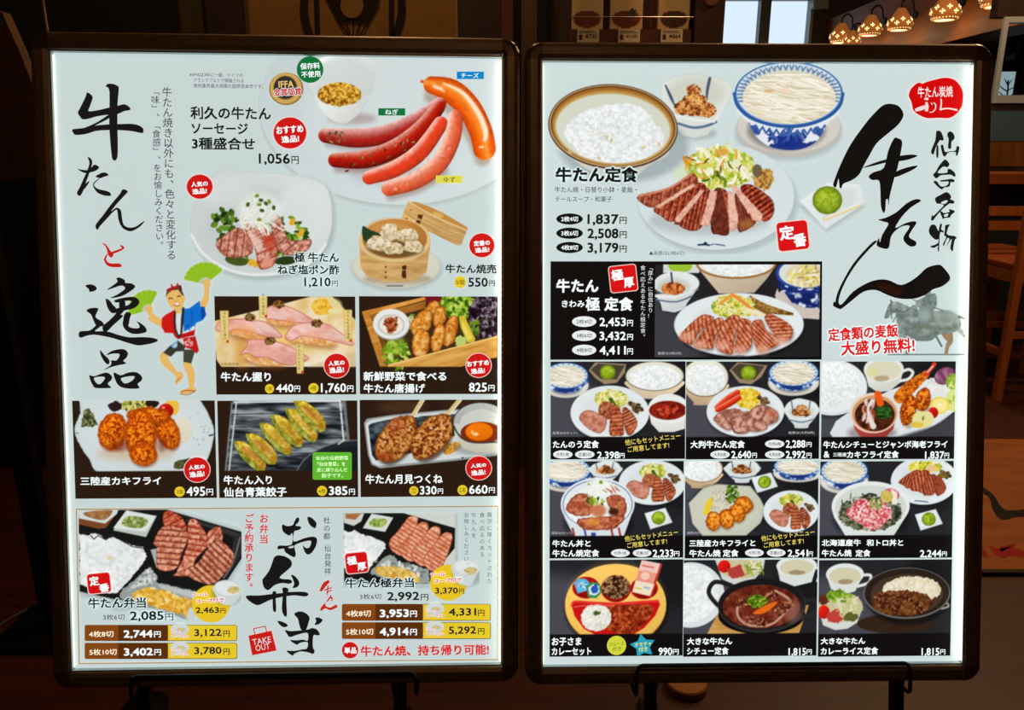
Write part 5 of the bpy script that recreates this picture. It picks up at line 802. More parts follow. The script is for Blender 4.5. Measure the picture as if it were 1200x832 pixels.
    cap('l', '牛たん丼と', 82,650,380,705); cap('l', '牛たん焼定食', 82,725,447,782); oval('l', 612,752,'大判1枚'); oval('l', 782,752,'定番2切'); yen('l', '2,233', 865,725,1028,792, 1032,738,1072,778, WHT); note('l', 22, -22); T('l', '画像は(Aセット)', 78,585,235,608, GY2)
    cap('m', '三陸産カキフライと', 85,648,600,702); cap('m', '牛たん焼 定食', 85,725,468,782); oval('m', 592,750,'大判1枚'); oval('m', 762,750,'定番2切'); yen('m', '2,541', 852,725,1010,790, 1015,740,1048,778, WHT); note('m', 22, -24); T('m', '画像は(Aセット)', 70,584,245,607, GY2)
    cap('n', '北海道産牛', 52,645,358,698); cap('n', '和トロ丼と', 402,645,687,698); cap('n', '牛たん焼', 52,725,285,780); cap('n', '定食', 315,725,432,780); yen('n', '2,244', 818,728,985,792, 990,740,1027,778, WHT)
    cap('o', 'お子さま', 42,352,168,387); cap('o', 'カレーセット', 42,395,210,428); EL('o', 318,386,41,41, (210,212,60)); T('o', 'ジュース', 286,370,350,388, (60,130,50), .01, rot=-6); T('o', '付き', 300,392,338,410, (60,130,50), .01, rot=-6)
    G('o', [(430+(56 if k % 2 == 0 else 30)*math.cos(math.radians(-100+36*k)), 388+(52 if k % 2 == 0 else 30)*math.sin(math.radians(-100+36*k))) for k in range(10)], (40,160,186), name='printed_star'); T('o', 'オモチャ', 395,372,467,390, (214,210,80), .01, rot=-5); T('o', '付き', 412,392,450,412, (214,210,80), .01, rot=-5); yen('o', '990', 497,395,555,428, 558,402,583,425, WHT)
    cap('p', '大きな牛たん', 35,342,222,372); cap('p', 'シチュー定食', 35,382,207,413); yen('p', '1,815', 455,385,527,420, 530,391,551,412, WHT)
    cap('p', '大きな牛たん', 588,342,772,370); cap('p', 'カレーライス定食', 588,382,825,413); yen('p', '1,815', 1005,385,1078,420, 1082,391,1103,412, WHT)
# ---------------------------------------------------------------- materials
def lin(c): return tuple(((v/255)/12.92 if v/255 <= .04045 else ((v/255+.055)/1.055)**2.4) for v in c)
MATS = {}
def mat(name, col, rough=.5, metal=0, grain=None, emit=None, bump=0, spec=.5, alpha=None):
    if name in MATS: return MATS[name]
    m = bpy.data.materials.new(name); m.use_nodes = True; nt = m.node_tree; b = nt.nodes['Principled BSDF']
    c = lin(col); b.inputs['Base Color'].default_value = (*c, 1); b.inputs['Roughness'].default_value = rough; b.inputs['Metallic'].default_value = metal; b.inputs['Specular IOR Level'].default_value = spec
    if grain:
        sc, st, lo, hi = grain; tc = nt.nodes.new('ShaderNodeTexCoord'); mp = nt.nodes.new('ShaderNodeMapping'); mp.inputs['Scale'].default_value = st
        nz = nt.nodes.new('ShaderNodeTexNoise'); nz.inputs['Scale'].default_value = sc; nz.inputs['Detail'].default_value = 5
        rp = nt.nodes.new('ShaderNodeValToRGB'); rp.color_ramp.elements[0].position = .3; rp.color_ramp.elements[1].position = .7
        rp.color_ramp.elements[0].color = (*[v*lo for v in c], 1); rp.color_ramp.elements[1].color = (*[min(1, v*hi) for v in c], 1)
        nt.links.new(tc.outputs['Object'], mp.inputs[0]); nt.links.new(mp.outputs[0], nz.inputs[0]); nt.links.new(nz.outputs[0], rp.inputs[0]); nt.links.new(rp.outputs[0], b.inputs['Base Color'])
        if bump:
            bp = nt.nodes.new('ShaderNodeBump'); bp.inputs['Strength'].default_value = bump; bp.inputs['Distance'].default_value = .002; nt.links.new(nz.outputs[0], bp.inputs['Height']); nt.links.new(bp.outputs[0], b.inputs['Normal'])
    if emit: b.inputs['Emission Color'].default_value = (*lin(emit[0]), 1); b.inputs['Emission Strength'].default_value = emit[1]
    MATS[name] = m; return m
def print_mat():
    m = bpy.data.materials.new('backlit_print'); m.use_nodes = True; nt = m.node_tree; b = nt.nodes['Principled BSDF']
    a = nt.nodes.new('ShaderNodeAttribute'); a.attribute_name = 'Col'
    x = nt.nodes.new('ShaderNodeMix'); x.data_type = 'RGBA'; x.blend_type = 'MULTIPLY'; x.inputs[0].default_value = 1; x.inputs[7].default_value = (.62, .62, .62, 1)
    nt.links.new(a.outputs['Color'], x.inputs[6]); nt.links.new(x.outputs[2], b.inputs['Base Color']); nt.links.new(a.outputs['Color'], b.inputs['Emission Color'])
    b.inputs['Emission Strength'].default_value = .93; b.inputs['Roughness'].default_value = .45; b.inputs['Specular IOR Level'].default_value = .15
    return m
PRINT = print_mat(); PRINT2 = PRINT.copy(); PRINT2.name = 'backlit_print_detail'
try: PRINT2.cycles.emission_sampling = 'NONE'
except Exception: pass
PR = {'L': (PRINT, PRINT2), 'R': (PRINT.copy(), PRINT2.copy())}
for m_ in PR['R']:
    m_.node_tree.nodes['Principled BSDF'].inputs['Emission Strength'].default_value = 1.0
try: PR['R'][1].cycles.emission_sampling = 'NONE'
except Exception: pass
def cloth_print(name, rough=.9):
    m = bpy.data.materials.new(name); m.use_nodes = True; nt = m.node_tree; b = nt.nodes['Principled BSDF']
    a = nt.nodes.new('ShaderNodeAttribute'); a.attribute_name = 'Col'; nt.links.new(a.outputs['Color'], b.inputs['Base Color']); b.inputs['Roughness'].default_value = rough; return m
# ---------------------------------------------------------------- object helpers
def link(name, me, m, parent=None, smooth=False):
    if m: me.materials.append(m)
    if smooth: me.polygons.foreach_set('use_smooth', [True]*len(me.polygons))
    o = bpy.data.objects.new(name, me); COL.objects.link(o)
    if parent: o.parent = parent
    return o
def empty(name, loc=(0, 0, 0), rz=0, mw=None):
    o = bpy.data.objects.new(name, None); COL.objects.link(o); o.empty_display_size = .05
    if mw is not None: o.matrix_world = mw
    else: o.location = loc; o.rotation_euler = (0, 0, rz)
    return o
def tag(o, label=None, cat=None, group=None, kind=None):
    if label: o['label'] = label
    if cat: o['category'] = cat
    if group: o['group'] = group
    if kind: o['kind'] = kind
    return o
class MB:
    def __init__(s): s.v = []; s.f = []
    def add(s, vs, fs): n = len(s.v); s.v += [tuple(v) for v in vs]; s.f += [tuple(i+n for i in f) for f in fs]; return s
    def box(s, a, b):
        (x0, y0, z0), (x1, y1, z1) = a, b
        return s.add([(x0,y0,z0),(x1,y0,z0),(x1,y1,z0),(x0,y1,z0),(x0,y0,z1),(x1,y0,z1),(x1,y1,z1),(x0,y1,z1)], [(0,3,2,1),(4,5,6,7),(0,1,5,4),(1,2,6,5),(2,3,7,6),(3,0,4,7)])
    def bar(s, p, q, w, d, up=Vector((0, 0, 1))):
        p, q = Vector(p), Vector(q); t = (q-p).normalized(); x = t.cross(up); x = x.normalized() if x.length > 1e-4 else Vector((1, 0, 0)); y = x.cross(t).normalized()
        c = [x*a*w/2+y*b*d/2 for a, b in ((-1,-1),(1,-1),(1,1),(-1,1))]
        return s.add([p+k for k in c]+[q+k for k in c], [(0,3,2,1),(4,5,6,7),(0,1,5,4),(1,2,6,5),(2,3,7,6),(3,0,4,7)])
    def prism(s, pts, d):
        n = len(pts); d = Vector(d); P = [Vector(p) for p in pts]
        return s.add(P+[p+d for p in P], [tuple(range(n))[::-1], tuple(range(n, 2*n))]+[(i, (i+1) % n, (i+1) % n+n, i+n) for i in range(n)])
    def lathe(s, prof, n=24, c=(0, 0, 0), axis=None):
        vs = []; fs = []; k = len(prof); M = axis or Matrix.Identity(3)
        for i in range(n):
            a = i*2*math.pi/n
            for r, z in prof: vs.append(Vector(c)+M @ Vector((r*math.cos(a), r*math.sin(a), z)))
        for i in range(n):
            for j in range(k-1): fs.append((i*k+j, ((i+1) % n)*k+j, ((i+1) % n)*k+j+1, i*k+j+1))
        return s.add(vs, fs)
    def tube(s, pts, r, n=10, close=True):
        P = [Vector(p) for p in pts]; vs = []; fs = []; up = None
        for i, p in enumerate(P):
            t = (P[min(i+1, len(P)-1)]-P[max(i-1, 0)]).normalized()
            if up is None: up = t.orthogonal().normalized()
            up = (up-t*up.dot(t)).normalized(); w = t.cross(up); rr = r[i] if isinstance(r, (list, tuple)) else r
            vs += [p+(up*math.cos(a)+w*math.sin(a))*rr for a in [k*2*math.pi/n for k in range(n)]]
        for i in range(len(P)-1): fs += [(i*n+k, i*n+(k+1) % n, (i+1)*n+(k+1) % n, (i+1)*n+k) for k in range(n)]
        if close: fs += [tuple(range(n))[::-1], tuple((len(P)-1)*n+k for k in range(n))]
        return s.add(vs, fs)
    def build(s, name, m, parent=None, smooth=False, bev=0):
        me = bpy.data.meshes.new(name); me.from_pydata(s.v, [], s.f); me.update()
        b = bmesh.new(); b.from_mesh(me); bmesh.ops.recalc_face_normals(b, faces=b.faces)
        if bev: bmesh.ops.bevel(b, geom=list(b.edges), offset=bev, segments=2, affect='EDGES', profile=.5)
        b.to_mesh(me); b.free(); o = link(name, me, m, parent, smooth and not bev); return o
def colmesh(name, V_, F_, C_, m, parent=None):
    """flat print mesh with one colour per vertex; V_ Nx3, F_ list or Mx4 array, C_ Nx3 in sRGB 0..1"""
    me = bpy.data.meshes.new(name)
    if isinstance(F_, np.ndarray):
        n, k = F_.shape; me.vertices.add(len(V_)); me.vertices.foreach_set('co', np.asarray(V_, np.float32).ravel())
        me.loops.add(n*k); me.loops.foreach_set('vertex_index', F_.astype(np.int32).ravel()); me.polygons.add(n); me.polygons.foreach_set('loop_start', np.arange(0, n*k, k, dtype=np.int32)); me.update(calc_edges=True)
    else: me.from_pydata([tuple(v) for v in V_], [], F_); me.update()
    C_ = np.asarray(C_, float); L = np.where(C_ <= .04045, C_/12.92, ((C_+.055)/1.055)**2.4)
    at_ = me.color_attributes.new('Col', 'FLOAT_COLOR', 'POINT'); at_.data.foreach_set('color', np.concatenate([L, np.ones((len(L), 1))], 1).astype(np.float32).ravel())
    return link(name, me, m, parent)
# ---------------------------------------------------------------- the two menu boards
OW, OH, RAIL = .574, .810, .0225; PZ = -.008
def board_matrix(rx, ry, rz, t):
    rx, ry, rz = map(math.radians, (rx, ry, rz)); c, s = math.cos, math.sin
    Rx = Matrix(((1,0,0),(0,c(rx),-s(rx)),(0,s(rx),c(rx)))); Ry = Matrix(((c(ry),0,s(ry)),(0,1,0),(-s(ry),0,c(ry)))); Rz = Matrix(((c(rz),-s(rz),0),(s(rz),c(rz),0),(0,0,1)))
    Rm = Rz @ Ry @ Rx; w = lambda v: RT*v[0]+DN*v[1]+FW*v[2]
    ex, ey, ez = w(Rm.col[0]), -w(Rm.col[1]), -w(Rm.col[2]); o = CP+w(Vector(t))-ey*(OH/2+RAIL)
    M = Matrix.Identity(4)
    for i, a in enumerate((ex, ey, ez, o)):
        for j in range(3): M[j][i] = a[j]
    return M
BM_ = {'L': board_matrix(3.623, -2.087, -.001, (-.2999, .0178, 1.0074)), 'R': board_matrix(2.038, -.945, -.136, (.3268, .0168, 1.0259))}
BI = {k: np.array(m.inverted()) for k, m in BM_.items()}
def uv(b, X, Y, z=PZ):
    """photo pixels -> board plane (vectorised)"""
    X = np.asarray(X, float); Y = np.asarray(Y, float); A = BI[b]
    D = np.stack([(X-600)/FPX+0*Y, -math.sin(PITCH)*(Y-416)/FPX+math.cos(PITCH)+0*X, -math.cos(PITCH)*(Y-416)/FPX-math.sin(PITCH)+0*X], -1)
    o = A[:3, :3] @ np.array(CP)+A[:3, 3]; d = D @ A[:3, :3].T; t = (z-o[2])/d[..., 2]
    return o[0]+t*d[..., 0], o[1]+t*d[..., 1]
def boxmap(b, x0, y0, x1, y1):
    """axis-aligned rectangle on the board that shows at this pixel box"""
    u0 = float(uv(b, x0, (y0+y1)/2)[0]); u1 = float(uv(b, x1, (y0+y1)/2)[0]); v0 = float(uv(b, (x0+x1)/2, y0)[1]); v1 = float(uv(b, (x0+x1)/2, y1)[1])
    return lambda X, Y: (u0+(X-x0)/(x1-x0)*(u1-u0), v0+(Y-y0)/(y1-y0)*(v1-v0))
rail_m = mat('bronze_rail', (104,78,50), .42, .35, (60, (1, 1, 1), .85, 1.15)); cap_m = mat('bronze_cap', (84,64,42), .25, .4); lip_m = mat('aluminium_lip', (176,188,186), .35, .7)
led_m = mat('led_light', (255,255,255), .5, 0, emit=((255,250,230), 14)); strip_m = mat('led_tape', (235,235,225), .5, 0, emit=((255,244,222), 1.5)); back_m = mat('panel_back', (30,26,22), .6)
PROF = [(0, -.0075), (0, 0), (.0015, .0022), (.006, .0045), (.015, .005), (.0195, .0035), (.0222, 0), (.0225, -.005), (.0225, -.027), (0, -.027)]
def make_board(b, label):
    root = empty('menu_board', mw=BM_[b]); tag(root, label, 'menu board', 'backlit menu boards')
    y0, y1 = RAIL, RAIL+OH; hw = OW/2
    def rail(p, d, out, L):
        m = MB(); p, d, out = map(Vector, (p, d, out)); n = len(PROF); vs = []
        for t in (.0004, L-.0004): vs += [p+d*t+out*s+Vector((0, 0, z)) for s, z in PROF]
        m.add(vs, [(i, (i+1) % n, (i+1) % n+n, i+n) for i in range(n)]+[tuple(range(n)), tuple(range(2*n-1, n-1, -1))]); return m.build('frame_rail', rail_m, root)
    rail((-hw, y1, 0), (1,0,0), (0,1,0), OW); rail((-hw, y0, 0), (1,0,0), (0,-1,0), OW); rail((-hw, y0, 0), (0,1,0), (-1,0,0), OH); rail((hw, y0, 0), (0,1,0), (1,0,0), OH)
    for sx, sy in ((-1, 0), (1, 0), (-1, 1), (1, 1)):
        c = Vector((sx*hw, y1 if sy else y0, 0)); m = MB(); vs = []; n = len(PROF); K = 9
        for k in range(K):
            a = math.pi/2*k/(K-1); dr = Vector((sx*math.cos(a), (1 if sy else -1)*math.sin(a), 0)); vs += [c+dr*(s*1.012)+Vector((0, 0, z+(.0004 if z > -.02 else 0))) for s, z in PROF]
        fs = []
        for k in range(K-1): fs += [(k*n+i, k*n+(i+1) % n, (k+1)*n+(i+1) % n, (k+1)*n+i) for i in range(n)]
        fs += [tuple(range(n)), tuple(range(K*n-1, K*n-n-1, -1))]
        m.add(vs, fs); o = m.build('corner_cap', cap_m, root)
    w = .0012
    for bx in (((-hw, y1-w, PZ), (hw, y1, -.0012)), ((-hw, y0, PZ), (hw, y0+w, -.0012)), ((-hw, y0+w, PZ), (-hw+w, y1-w, -.0012)), ((hw-w, y0+w, PZ), (hw, y1-w, -.0012))):
        MB().box(*bx).build('inner_lip', lip_m, root)
    MB().box((-hw-.018, y0-.018, -.026), (hw+.018, y1+.018, PZ-.0012)).build('light_panel', back_m, root)
    for sx in (-1, 1):
        st = MB().box((min(sx*(hw-w), sx*(hw-w-.0008)), y0+.004, PZ+.0006), (max(sx*(hw-w), sx*(hw-w-.0008)), y1-.004, -.0022 if sx > 0 else PZ+.0022)).build('led_strip', strip_m, root); tag(st, 'glowing strip of small white lights')
        if sx == 1:
            d = MB(); n = 96
            for k in range(n):
                y = y0+.008+(OH-.016)*k/(n-1); d.box((hw-w-.0014, y-.0016, PZ+.0018), (hw-w-.0008, y+.0016, -.0034))
            tag(d.build('led_diode', led_m, st), kind='stuff')
    # the white poster sheet, cut a little larger than the opening
    P = colmesh('poster_sheet', [(-hw-.006, y0-.006, PZ-.0006), (hw+.006, y0-.006, PZ-.0006), (hw+.006, y1+.006, PZ-.0006), (-hw-.006, y1+.006, PZ-.0006)], [(0, 1, 2, 3)], [np.array(PAPER)/255]*4, PR[b][0], root)
    return root, P
BO = {'L': make_board('L', 'backlit menu poster with sausages, dumplings and lunch boxes in a bronze frame'), 'R': make_board('R', 'backlit menu poster with grilled beef tongue set meals in a bronze frame')}
ZC = {'L': 0, 'R': 0}
def nextz(b): ZC[b] += 1; return PZ-.0006+.00022+ZC[b]*5e-6
# ---- photographs
def put_pic(P):
    c = P.c; st = .72; nx = max(2, int((P.x1-P.x0)/st)); ny = max(2, int((P.y1-P.y0)/st))
    cp = np.pad(c, ((1, 1), (1, 1), (0, 0)), 'edge'); c2 = (cp[:-1, :-1]+cp[1:, :-1]+cp[:-1, 1:]+cp[1:, 1:])/4      # samples at canvas corners
    tp = np.pad(P.t, 1, 'edge'); t2 = np.maximum(np.maximum(tp[:-1, :-1], tp[1:, 1:]), np.maximum(tp[1:, :-1], tp[:-1, 1:]))
    gx = np.linspace(0, P.W, nx+1); gy = np.linspace(0, P.H, ny+1); ix = np.minimum(gx.astype(int), P.W-1); iy = np.minimum(gy.astype(int), P.H-1); fx = (gx-ix)[None, :, None]; fy = (gy-iy)[:, None, None]
    S = lambda a, b_: c2[np.ix_(iy+a, ix+b_)]
    C = (S(0, 0)*(1-fx)+S(0, 1)*fx)*(1-fy)+(S(1, 0)*(1-fx)+S(1, 1)*fx)*fy
    X, Y = np.meshgrid(P.x0+gx/SS, P.y0+gy/SS)
    U, V_ = uv(P.board, X, Y) if P.cut else boxmap(P.board, P.x0, P.y0, P.x1, P.y1)(X, Y)
    I = np.arange((nx+1)*(ny+1)).reshape(ny+1, nx+1); F = np.stack([I[1:, :-1], I[1:, 1:], I[:-1, 1:], I[:-1, :-1]], -1).reshape(-1, 4)
    if P.cut:
        al = t2[np.ix_(iy, ix)] > .006; k = (al[1:, :-1] | al[1:, 1:] | al[:-1, 1:] | al[:-1, :-1]).ravel(); F = F[k]
        us = np.unique(F); re = np.full(I.size, -1); re[us] = np.arange(len(us)); F = re[F]
    else: us = np.arange(I.size)
    z = nextz(P.board); VV = np.stack([U.ravel()[us], V_.ravel()[us], np.full(len(us), z)], -1)
    o = colmesh('food_photo' if P.name not in ('dancer', 'horse_rider') else 'printed_figure', VV, F, np.clip(C.reshape(-1, 3)[us], 0, 1), PR[P.board][1], BO[P.board][1])
    if P.label: o['label'] = P.label
# ---- lettering: glyph outlines from the built-in font, filled flat
GL = {}
def glyphs(keys):
    objs = []
    for s, b in keys:
        d = bpy.data.curves.new('glyph', 'FONT'); d.body = s; d.resolution_u = 2
        o = bpy.data.objects.new('glyph', d); COL.objects.link(o); objs.append(o)
    bpy.context.view_layer.update(); dg = bpy.context.evaluated_depsgraph_get()
    for (s, b), o in zip(keys, objs):
        ev = o.evaluated_get(dg); me = ev.to_mesh(); v = np.zeros(len(me.vertices)*3, np.float32); me.vertices.foreach_get('co', v)
        g = v.reshape(-1, 3)[:, :2].astype(float); f = [tuple(p.vertices) for p in me.polygons]; ev.to_mesh_clear()
        # heavier strokes: the outline laid over itself with small shifts
        n = 0 if b < .003 else 4 if b < .06 else 8; sh = [(0, 0)] if n != 4 else []
        sh += [(b*math.cos((k+.5)*2*math.pi/n), b*math.sin((k+.5)*2*math.pi/n)) for k in range(n)]
        GL[(s, b)] = (np.concatenate([g+np.array(q) for q in sh]), [tuple(i+len(g)*k for i in p) for k in range(len(sh)) for p in f])
    for o in objs: d = o.data; bpy.data.objects.remove(o); bpy.data.curves.remove(d)
def side(x): return 'L' if x < 612 else 'R'
def put_items(items):
    cur = None
    def flush():
        nonlocal cur
        if cur and cur['V']: colmesh(cur['name'], np.array(cur['V']), cur['F'], np.array(cur['C'])/255., PR[cur['b']][1], BO[cur['b']][1])
        cur = None
    for it in items:
        parts = []    # (verts px or uv, faces, colour)
        if it['t'] == 'T':
            x0, y0, x1, y1 = it['box']; b = side(x0); g, f = GL[(it['s'], it['b'])]; mn, mx = g.min(0), g.max(0); mp = boxmap(b, x0, y0, x1, y1)
            cx, cy = (x0+x1)/2, (y0+y1)/2; a = math.radians(it['rot']); ca, sa = math.cos(a), math.sin(a)
            def tr(q):
                X = x0+(q[:, 0]-mn[0])/(mx[0]-mn[0])*(x1-x0); Y = y1-(q[:, 1]-mn[1])/(mx[1]-mn[1])*(y1-y0)
                return mp(cx+(X-cx)*ca-(Y-cy)*sa, cy+(X-cx)*sa+(Y-cy)*ca)
            if it['out']: g2, f2 = GL[(it['s'], round(it['b']+it['out'][1], 4))]; parts.append((tr(g2), f2, it['out'][0]))
            parts.append((tr(g), f, it['col'])); bb = it['box']
        elif it['t'] == 'V':
            p, q = it['p'], it['q']; b = side(p[0]); n = len(it['s']); cell = (q[1]-p[1])/n; em = min(it['w'], cell*1.02)
            for k, ch in enumerate(it['s']):
                g, f = GL[(ch, it['b'])]; t = (k+.5)/n; X0 = p[0]+(q[0]-p[0])*t; Y0 = p[1]+cell*(k+.5); dx, dy = g[:, 0]-.5, g[:, 1]-.36
                if ch in '、。': dx, dy = dx+.55, dy+.5
                if ch in '「」ー!': 
                    if ch != '!': dx, dy = dy*1., -dx
                parts.append((uv(b, X0+dx*em, Y0-dy*em), f, it['col']))
            bb = (p[0]-5, p[1], p[0]+5, q[1])
        else:
            pts = it['pts'][0]; b = side(sum(p[0] for p in pts)/len(pts)); A = np.array(pts)
            bm = bmesh.new(); vs = [bm.verts.new((x, -y, 0)) for x, y in pts]
            try: bm.faces.new(vs); bmesh.ops.triangulate(bm, faces=bm.faces[:], ngon_method='BEAUTY')
            except Exception: pass
            bm.verts.index_update(); f = [tuple(v.index for v in q.verts) for q in bm.faces]; bm.free()
            parts.append((uv(b, A[:, 0], A[:, 1]), f, it['col'])); bb = (A[:, 0].min(), A[:, 1].min(), A[:, 0].max(), A[:, 1].max())
        near = cur and cur['name'] == it['name'] and cur['b'] == b and max(cur['bb'][0]-bb[2], bb[0]-cur['bb'][2], cur['bb'][1]-bb[3], bb[1]-cur['bb'][3]) < 12
        if not (near or (cur and it.get('join'))): flush(); cur = dict(name=it['name'], b=b, V=[], F=[], C=[], bb=bb)
        cur['bb'] = tuple(bb)
        for (U, W), f, col in parts:
            z = nextz(b); n0 = len(cur['V']); cur['V'] += [(float(x), float(y), z) for x, y in zip(U, W)]; cur['F'] += [tuple(i+n0 for i in q) for q in f]; cur['C'] += [col]*len(U)
    flush()
G('px', [(645.2,306.2),(963.6,306.2),(963,421.4),(644.8,421.6)], (17,15,14), name='printed_panel')
put_items(ITEMS); ITEMS.clear()
for P in PICS: put_pic(P)
left_text(); right_text()
keys = set()
for it in ITEMS:
    if it['t'] == 'T':
        keys.add((it['s'], it['b']))
        if it['out']: keys.add((it['s'], round(it['b']+it['out'][1], 4)))
    elif it['t'] == 'V': keys |= {(c, it['b']) for c in it['s']}
glyphs(sorted(keys)); put_items(ITEMS)
# ---------------------------------------------------------------- the room
wood_floor = mat('dark_floor', (72,26,9), .5, 0, (3, (1, 14, 1), .55, 1.3)); wall_m = mat('dark_wall', (40,24,14), .7, 0, (4, (6, 6, .6), .7, 1.2)); ceil_m = mat('ceiling_paint', (60,44,30), .8)
X0, X1, Y0, Y1, ZC_ = -2.6, 5.6, -1.6, 9.0, 3.0
def struct(name, mb, m, **k): o = mb.build(name, m); tag(o, kind='structure'); return o
struct('floor', MB().box((X0-.1, Y0-.1, -.1), (X1+.1, Y1+.1, 0)), wood_floor)
struct('ceiling', MB().box((X0-.1, Y0-.1, ZC_), (X1+.1, Y1+.1, ZC_+.1)), ceil_m)
struct('wall_left', MB().box((X0-.1, Y0-.1, 0), (X0, Y1+.1, ZC_)), wall_m); struct('wall_right', MB().box((X1, Y0-.1, 0), (X1+.1, Y1+.1, ZC_)), wall_m); struct('wall_front', MB().box((X0, Y0-.1, 0), (X1, Y0, ZC_)), wall_m)
# back wall with a daylight window
a, c = at(846.5, 30, Y1), at(951, 30, Y1); wz0, wz1 = at(900, 130, Y1).z, 2.85
wb = MB(); wb.box((X0, Y1, 0), (a.x, Y1+.12, ZC_)).box((c.x, Y1, 0), (X1, Y1+.12, ZC_)).box((a.x, Y1, 0), (c.x, Y1+.12, wz0)).box((a.x, Y1, wz1), (c.x, Y1+.12, ZC_)); struct('wall_back', wb, wall_m)
glass = bpy.data.materials.new('window_glass'); glass.use_nodes = True; gb = glass.node_tree.nodes['Principled BSDF']; gb.inputs['Transmission Weight'].default_value = 1; gb.inputs['Roughness'].default_value = 0; gb.inputs['IOR'].default_value = 1.01; gb.inputs['Base Color'].default_value = (.97, .99, 1, 1)
navy = mat('navy_frame', (16,26,36), .4); greyf = mat('grey_frame', (110,116,120), .4)
win = empty('window_1', (a.x, Y1, wz0)); tag(win, kind='structure'); m1, m2 = at(889.5, 30, Y1).x-a.x, at(901.5, 30, Y1).x-a.x; W_ = c.x-a.x; H_ = wz1-wz0
MB().box((m1, -.02, 0), (m2, .1, H_)).build('mullion', navy, win); MB().box((0, -.02, 0), (.012, .1, H_)).build('window_frame', navy, win); MB().box((W_-.03, -.03, 0), (W_, .1, H_)).build('window_frame', greyf, win); MB().box((.012, -.02, 0), (W_-.03, .1, .04)).build('window_frame', navy, win); MB().box((.012, -.02, H_-.04), (W_-.03, .1, H_)).build('window_frame', navy, win)
MB().box((.012, .05, .04), (m1, .056, H_-.04)).build('pane', glass, win); MB().box((m2, .05, .04), (W_-.03, .056, H_-.04)).build('pane', glass, win)
o = MB().box((0, 0, 0), (.16, .12, .14)).build('wall_box', greyf); p = at(953, 10, Y1-.14); o.location = p; tag(o, 'small grey box fixed beside the tall bright window', 'wall box')
# dark timber screen wall behind the boards, made of upright boards and posts
YS = 2.9; scr = empty('wall_screen', (0, YS, 0)); tag(scr, kind='structure')
def upright(x0, x1, col, d=0, nm='wall_board'):
    A, B = at(x0, 20, YS+d).x, at(x1, 20, YS+d).x; return MB().box((A, d, 0), (B, d+.05, 2.9)).build(nm, mat('timber_%d_%d_%d' % col, col, .65, 0, (3, (12, 12, .8), .75, 1.2)), scr)
upright(-200, 204, (10,10,12), .0); upright(204.5, 242, (66,50,28), .05); upright(242, 284, (46,24,16), .02); upright(284, 300, (84,58,24), .05); upright(300, 536, (24,10,6), .1); upright(536, 588, (44,14,8), .06); upright(588, 601, (86,32,14), .0, 'post'); upright(601, 611, (20,10,6), .1); upright(611, 629, (78,54,30), -.02, 'post'); upright(629, 655, (34,18,10), .08); upright(655, 668, (40,16,8), .04)
# hanging cloth with the crest
YN = 2.6; A, B = at(289, 10, YN), at(536, 10, YN); ncl = empty('hanging_curtain', ((A.x+B.x)/2, YN, 1.05)); tag(ncl, 'tan cloth curtain with a dark folding fan crest inside an oval', 'curtain')
nx, nz = 60, 24; zt = 1.98; W_ = B.x-A.x
fold = lambda x: .001*math.sin(x*22)+.001*math.sin(x*9+1)
vs = [(-W_/2+W_*i/nx, fold(W_*i/nx), (zt-1.05)*j/nz) for j in range(nz+1) for i in range(nx+1)]; fs = [(j*(nx+1)+i, j*(nx+1)+i+1, (j+1)*(nx+1)+i+1, (j+1)*(nx+1)+i) for j in range(nz) for i in range(nx)]
cl = MB().add(vs, fs).build('cloth', mat('tan_cloth', (150,108,52), .95, 0, (30, (1, 1, 1), .9, 1.1)), ncl, smooth=True); cl.modifiers.new('thick', 'SOLIDIFY').thickness = .002
MB().tube([(-W_/2-.05, 0, zt-1.04), (W_/2+.05, 0, zt-1.04)], .012).build('rod', mat('dark_rod', (30,20,14), .5), ncl)
crest = mat('crest_ink', (34,20,14), .95)
def cpt(px, py): q = at(px, py, YN); return (q.x-ncl.location.x, -.0065, q.z-1.05)
def flat(pts, nm='crest'):
    P = [cpt(*p) for p in pts]; MB().prism([(x, y-.0015, z) for x, y, z in P], (0, .0012, 0)).build(nm, crest, ncl)
def ring(cx, cy, rx, ry, t, a0, a1, n=24):
    for k in range(n):
        q = [math.radians(a0+(a1-a0)*(k+e)/n) for e in (0, 1)]
        yield [(cx+rx*math.cos(q[0]), cy+ry*math.sin(q[0])), (cx+rx*math.cos(q[1]), cy+ry*math.sin(q[1])), (cx+(rx-t)*math.cos(q[1]), cy+(ry-t*.4)*math.sin(q[1])), (cx+(rx-t)*math.cos(q[0]), cy+(ry-t*.4)*math.sin(q[0]))]
def multi(polys, nm):
    m = MB()
    for p in polys: P = [cpt(*q) for q in p]; m.prism([(x, y-.0015, z) for x, y, z in P], (0, .0012, 0))
    return m.build(nm, crest, ncl)
multi(list(ring(414, 8, 62, 70, 9.5, 0, 360, 40)), 'crest_ring')
for x in (367, 456): multi([[(x, -50), (x+7, -50), (x+9 if x < 400 else x+6, 48), (x+3 if x < 400 else x, 48)]], 'crest_bar')
fanp = [[(382,-1),(446,-1),(430,24),(398,26)]]
multi([[(376,-14),(452,-14),(443,2),(431,27),(424,25),(414,23),(405,24),(398,27),(386,4)]], 'crest_fan'); 
disc = MB(); dp = [(413+13.5*math.cos(k*.3927), 7+15*math.sin(k*.3927)) for k in range(16)]; disc.prism([(x, y-.003, z) for x, y, z in [cpt(*q) for q in dp]], (0, .0012, 0)); disc.build('crest_disc', MATS['tan_cloth'], ncl)
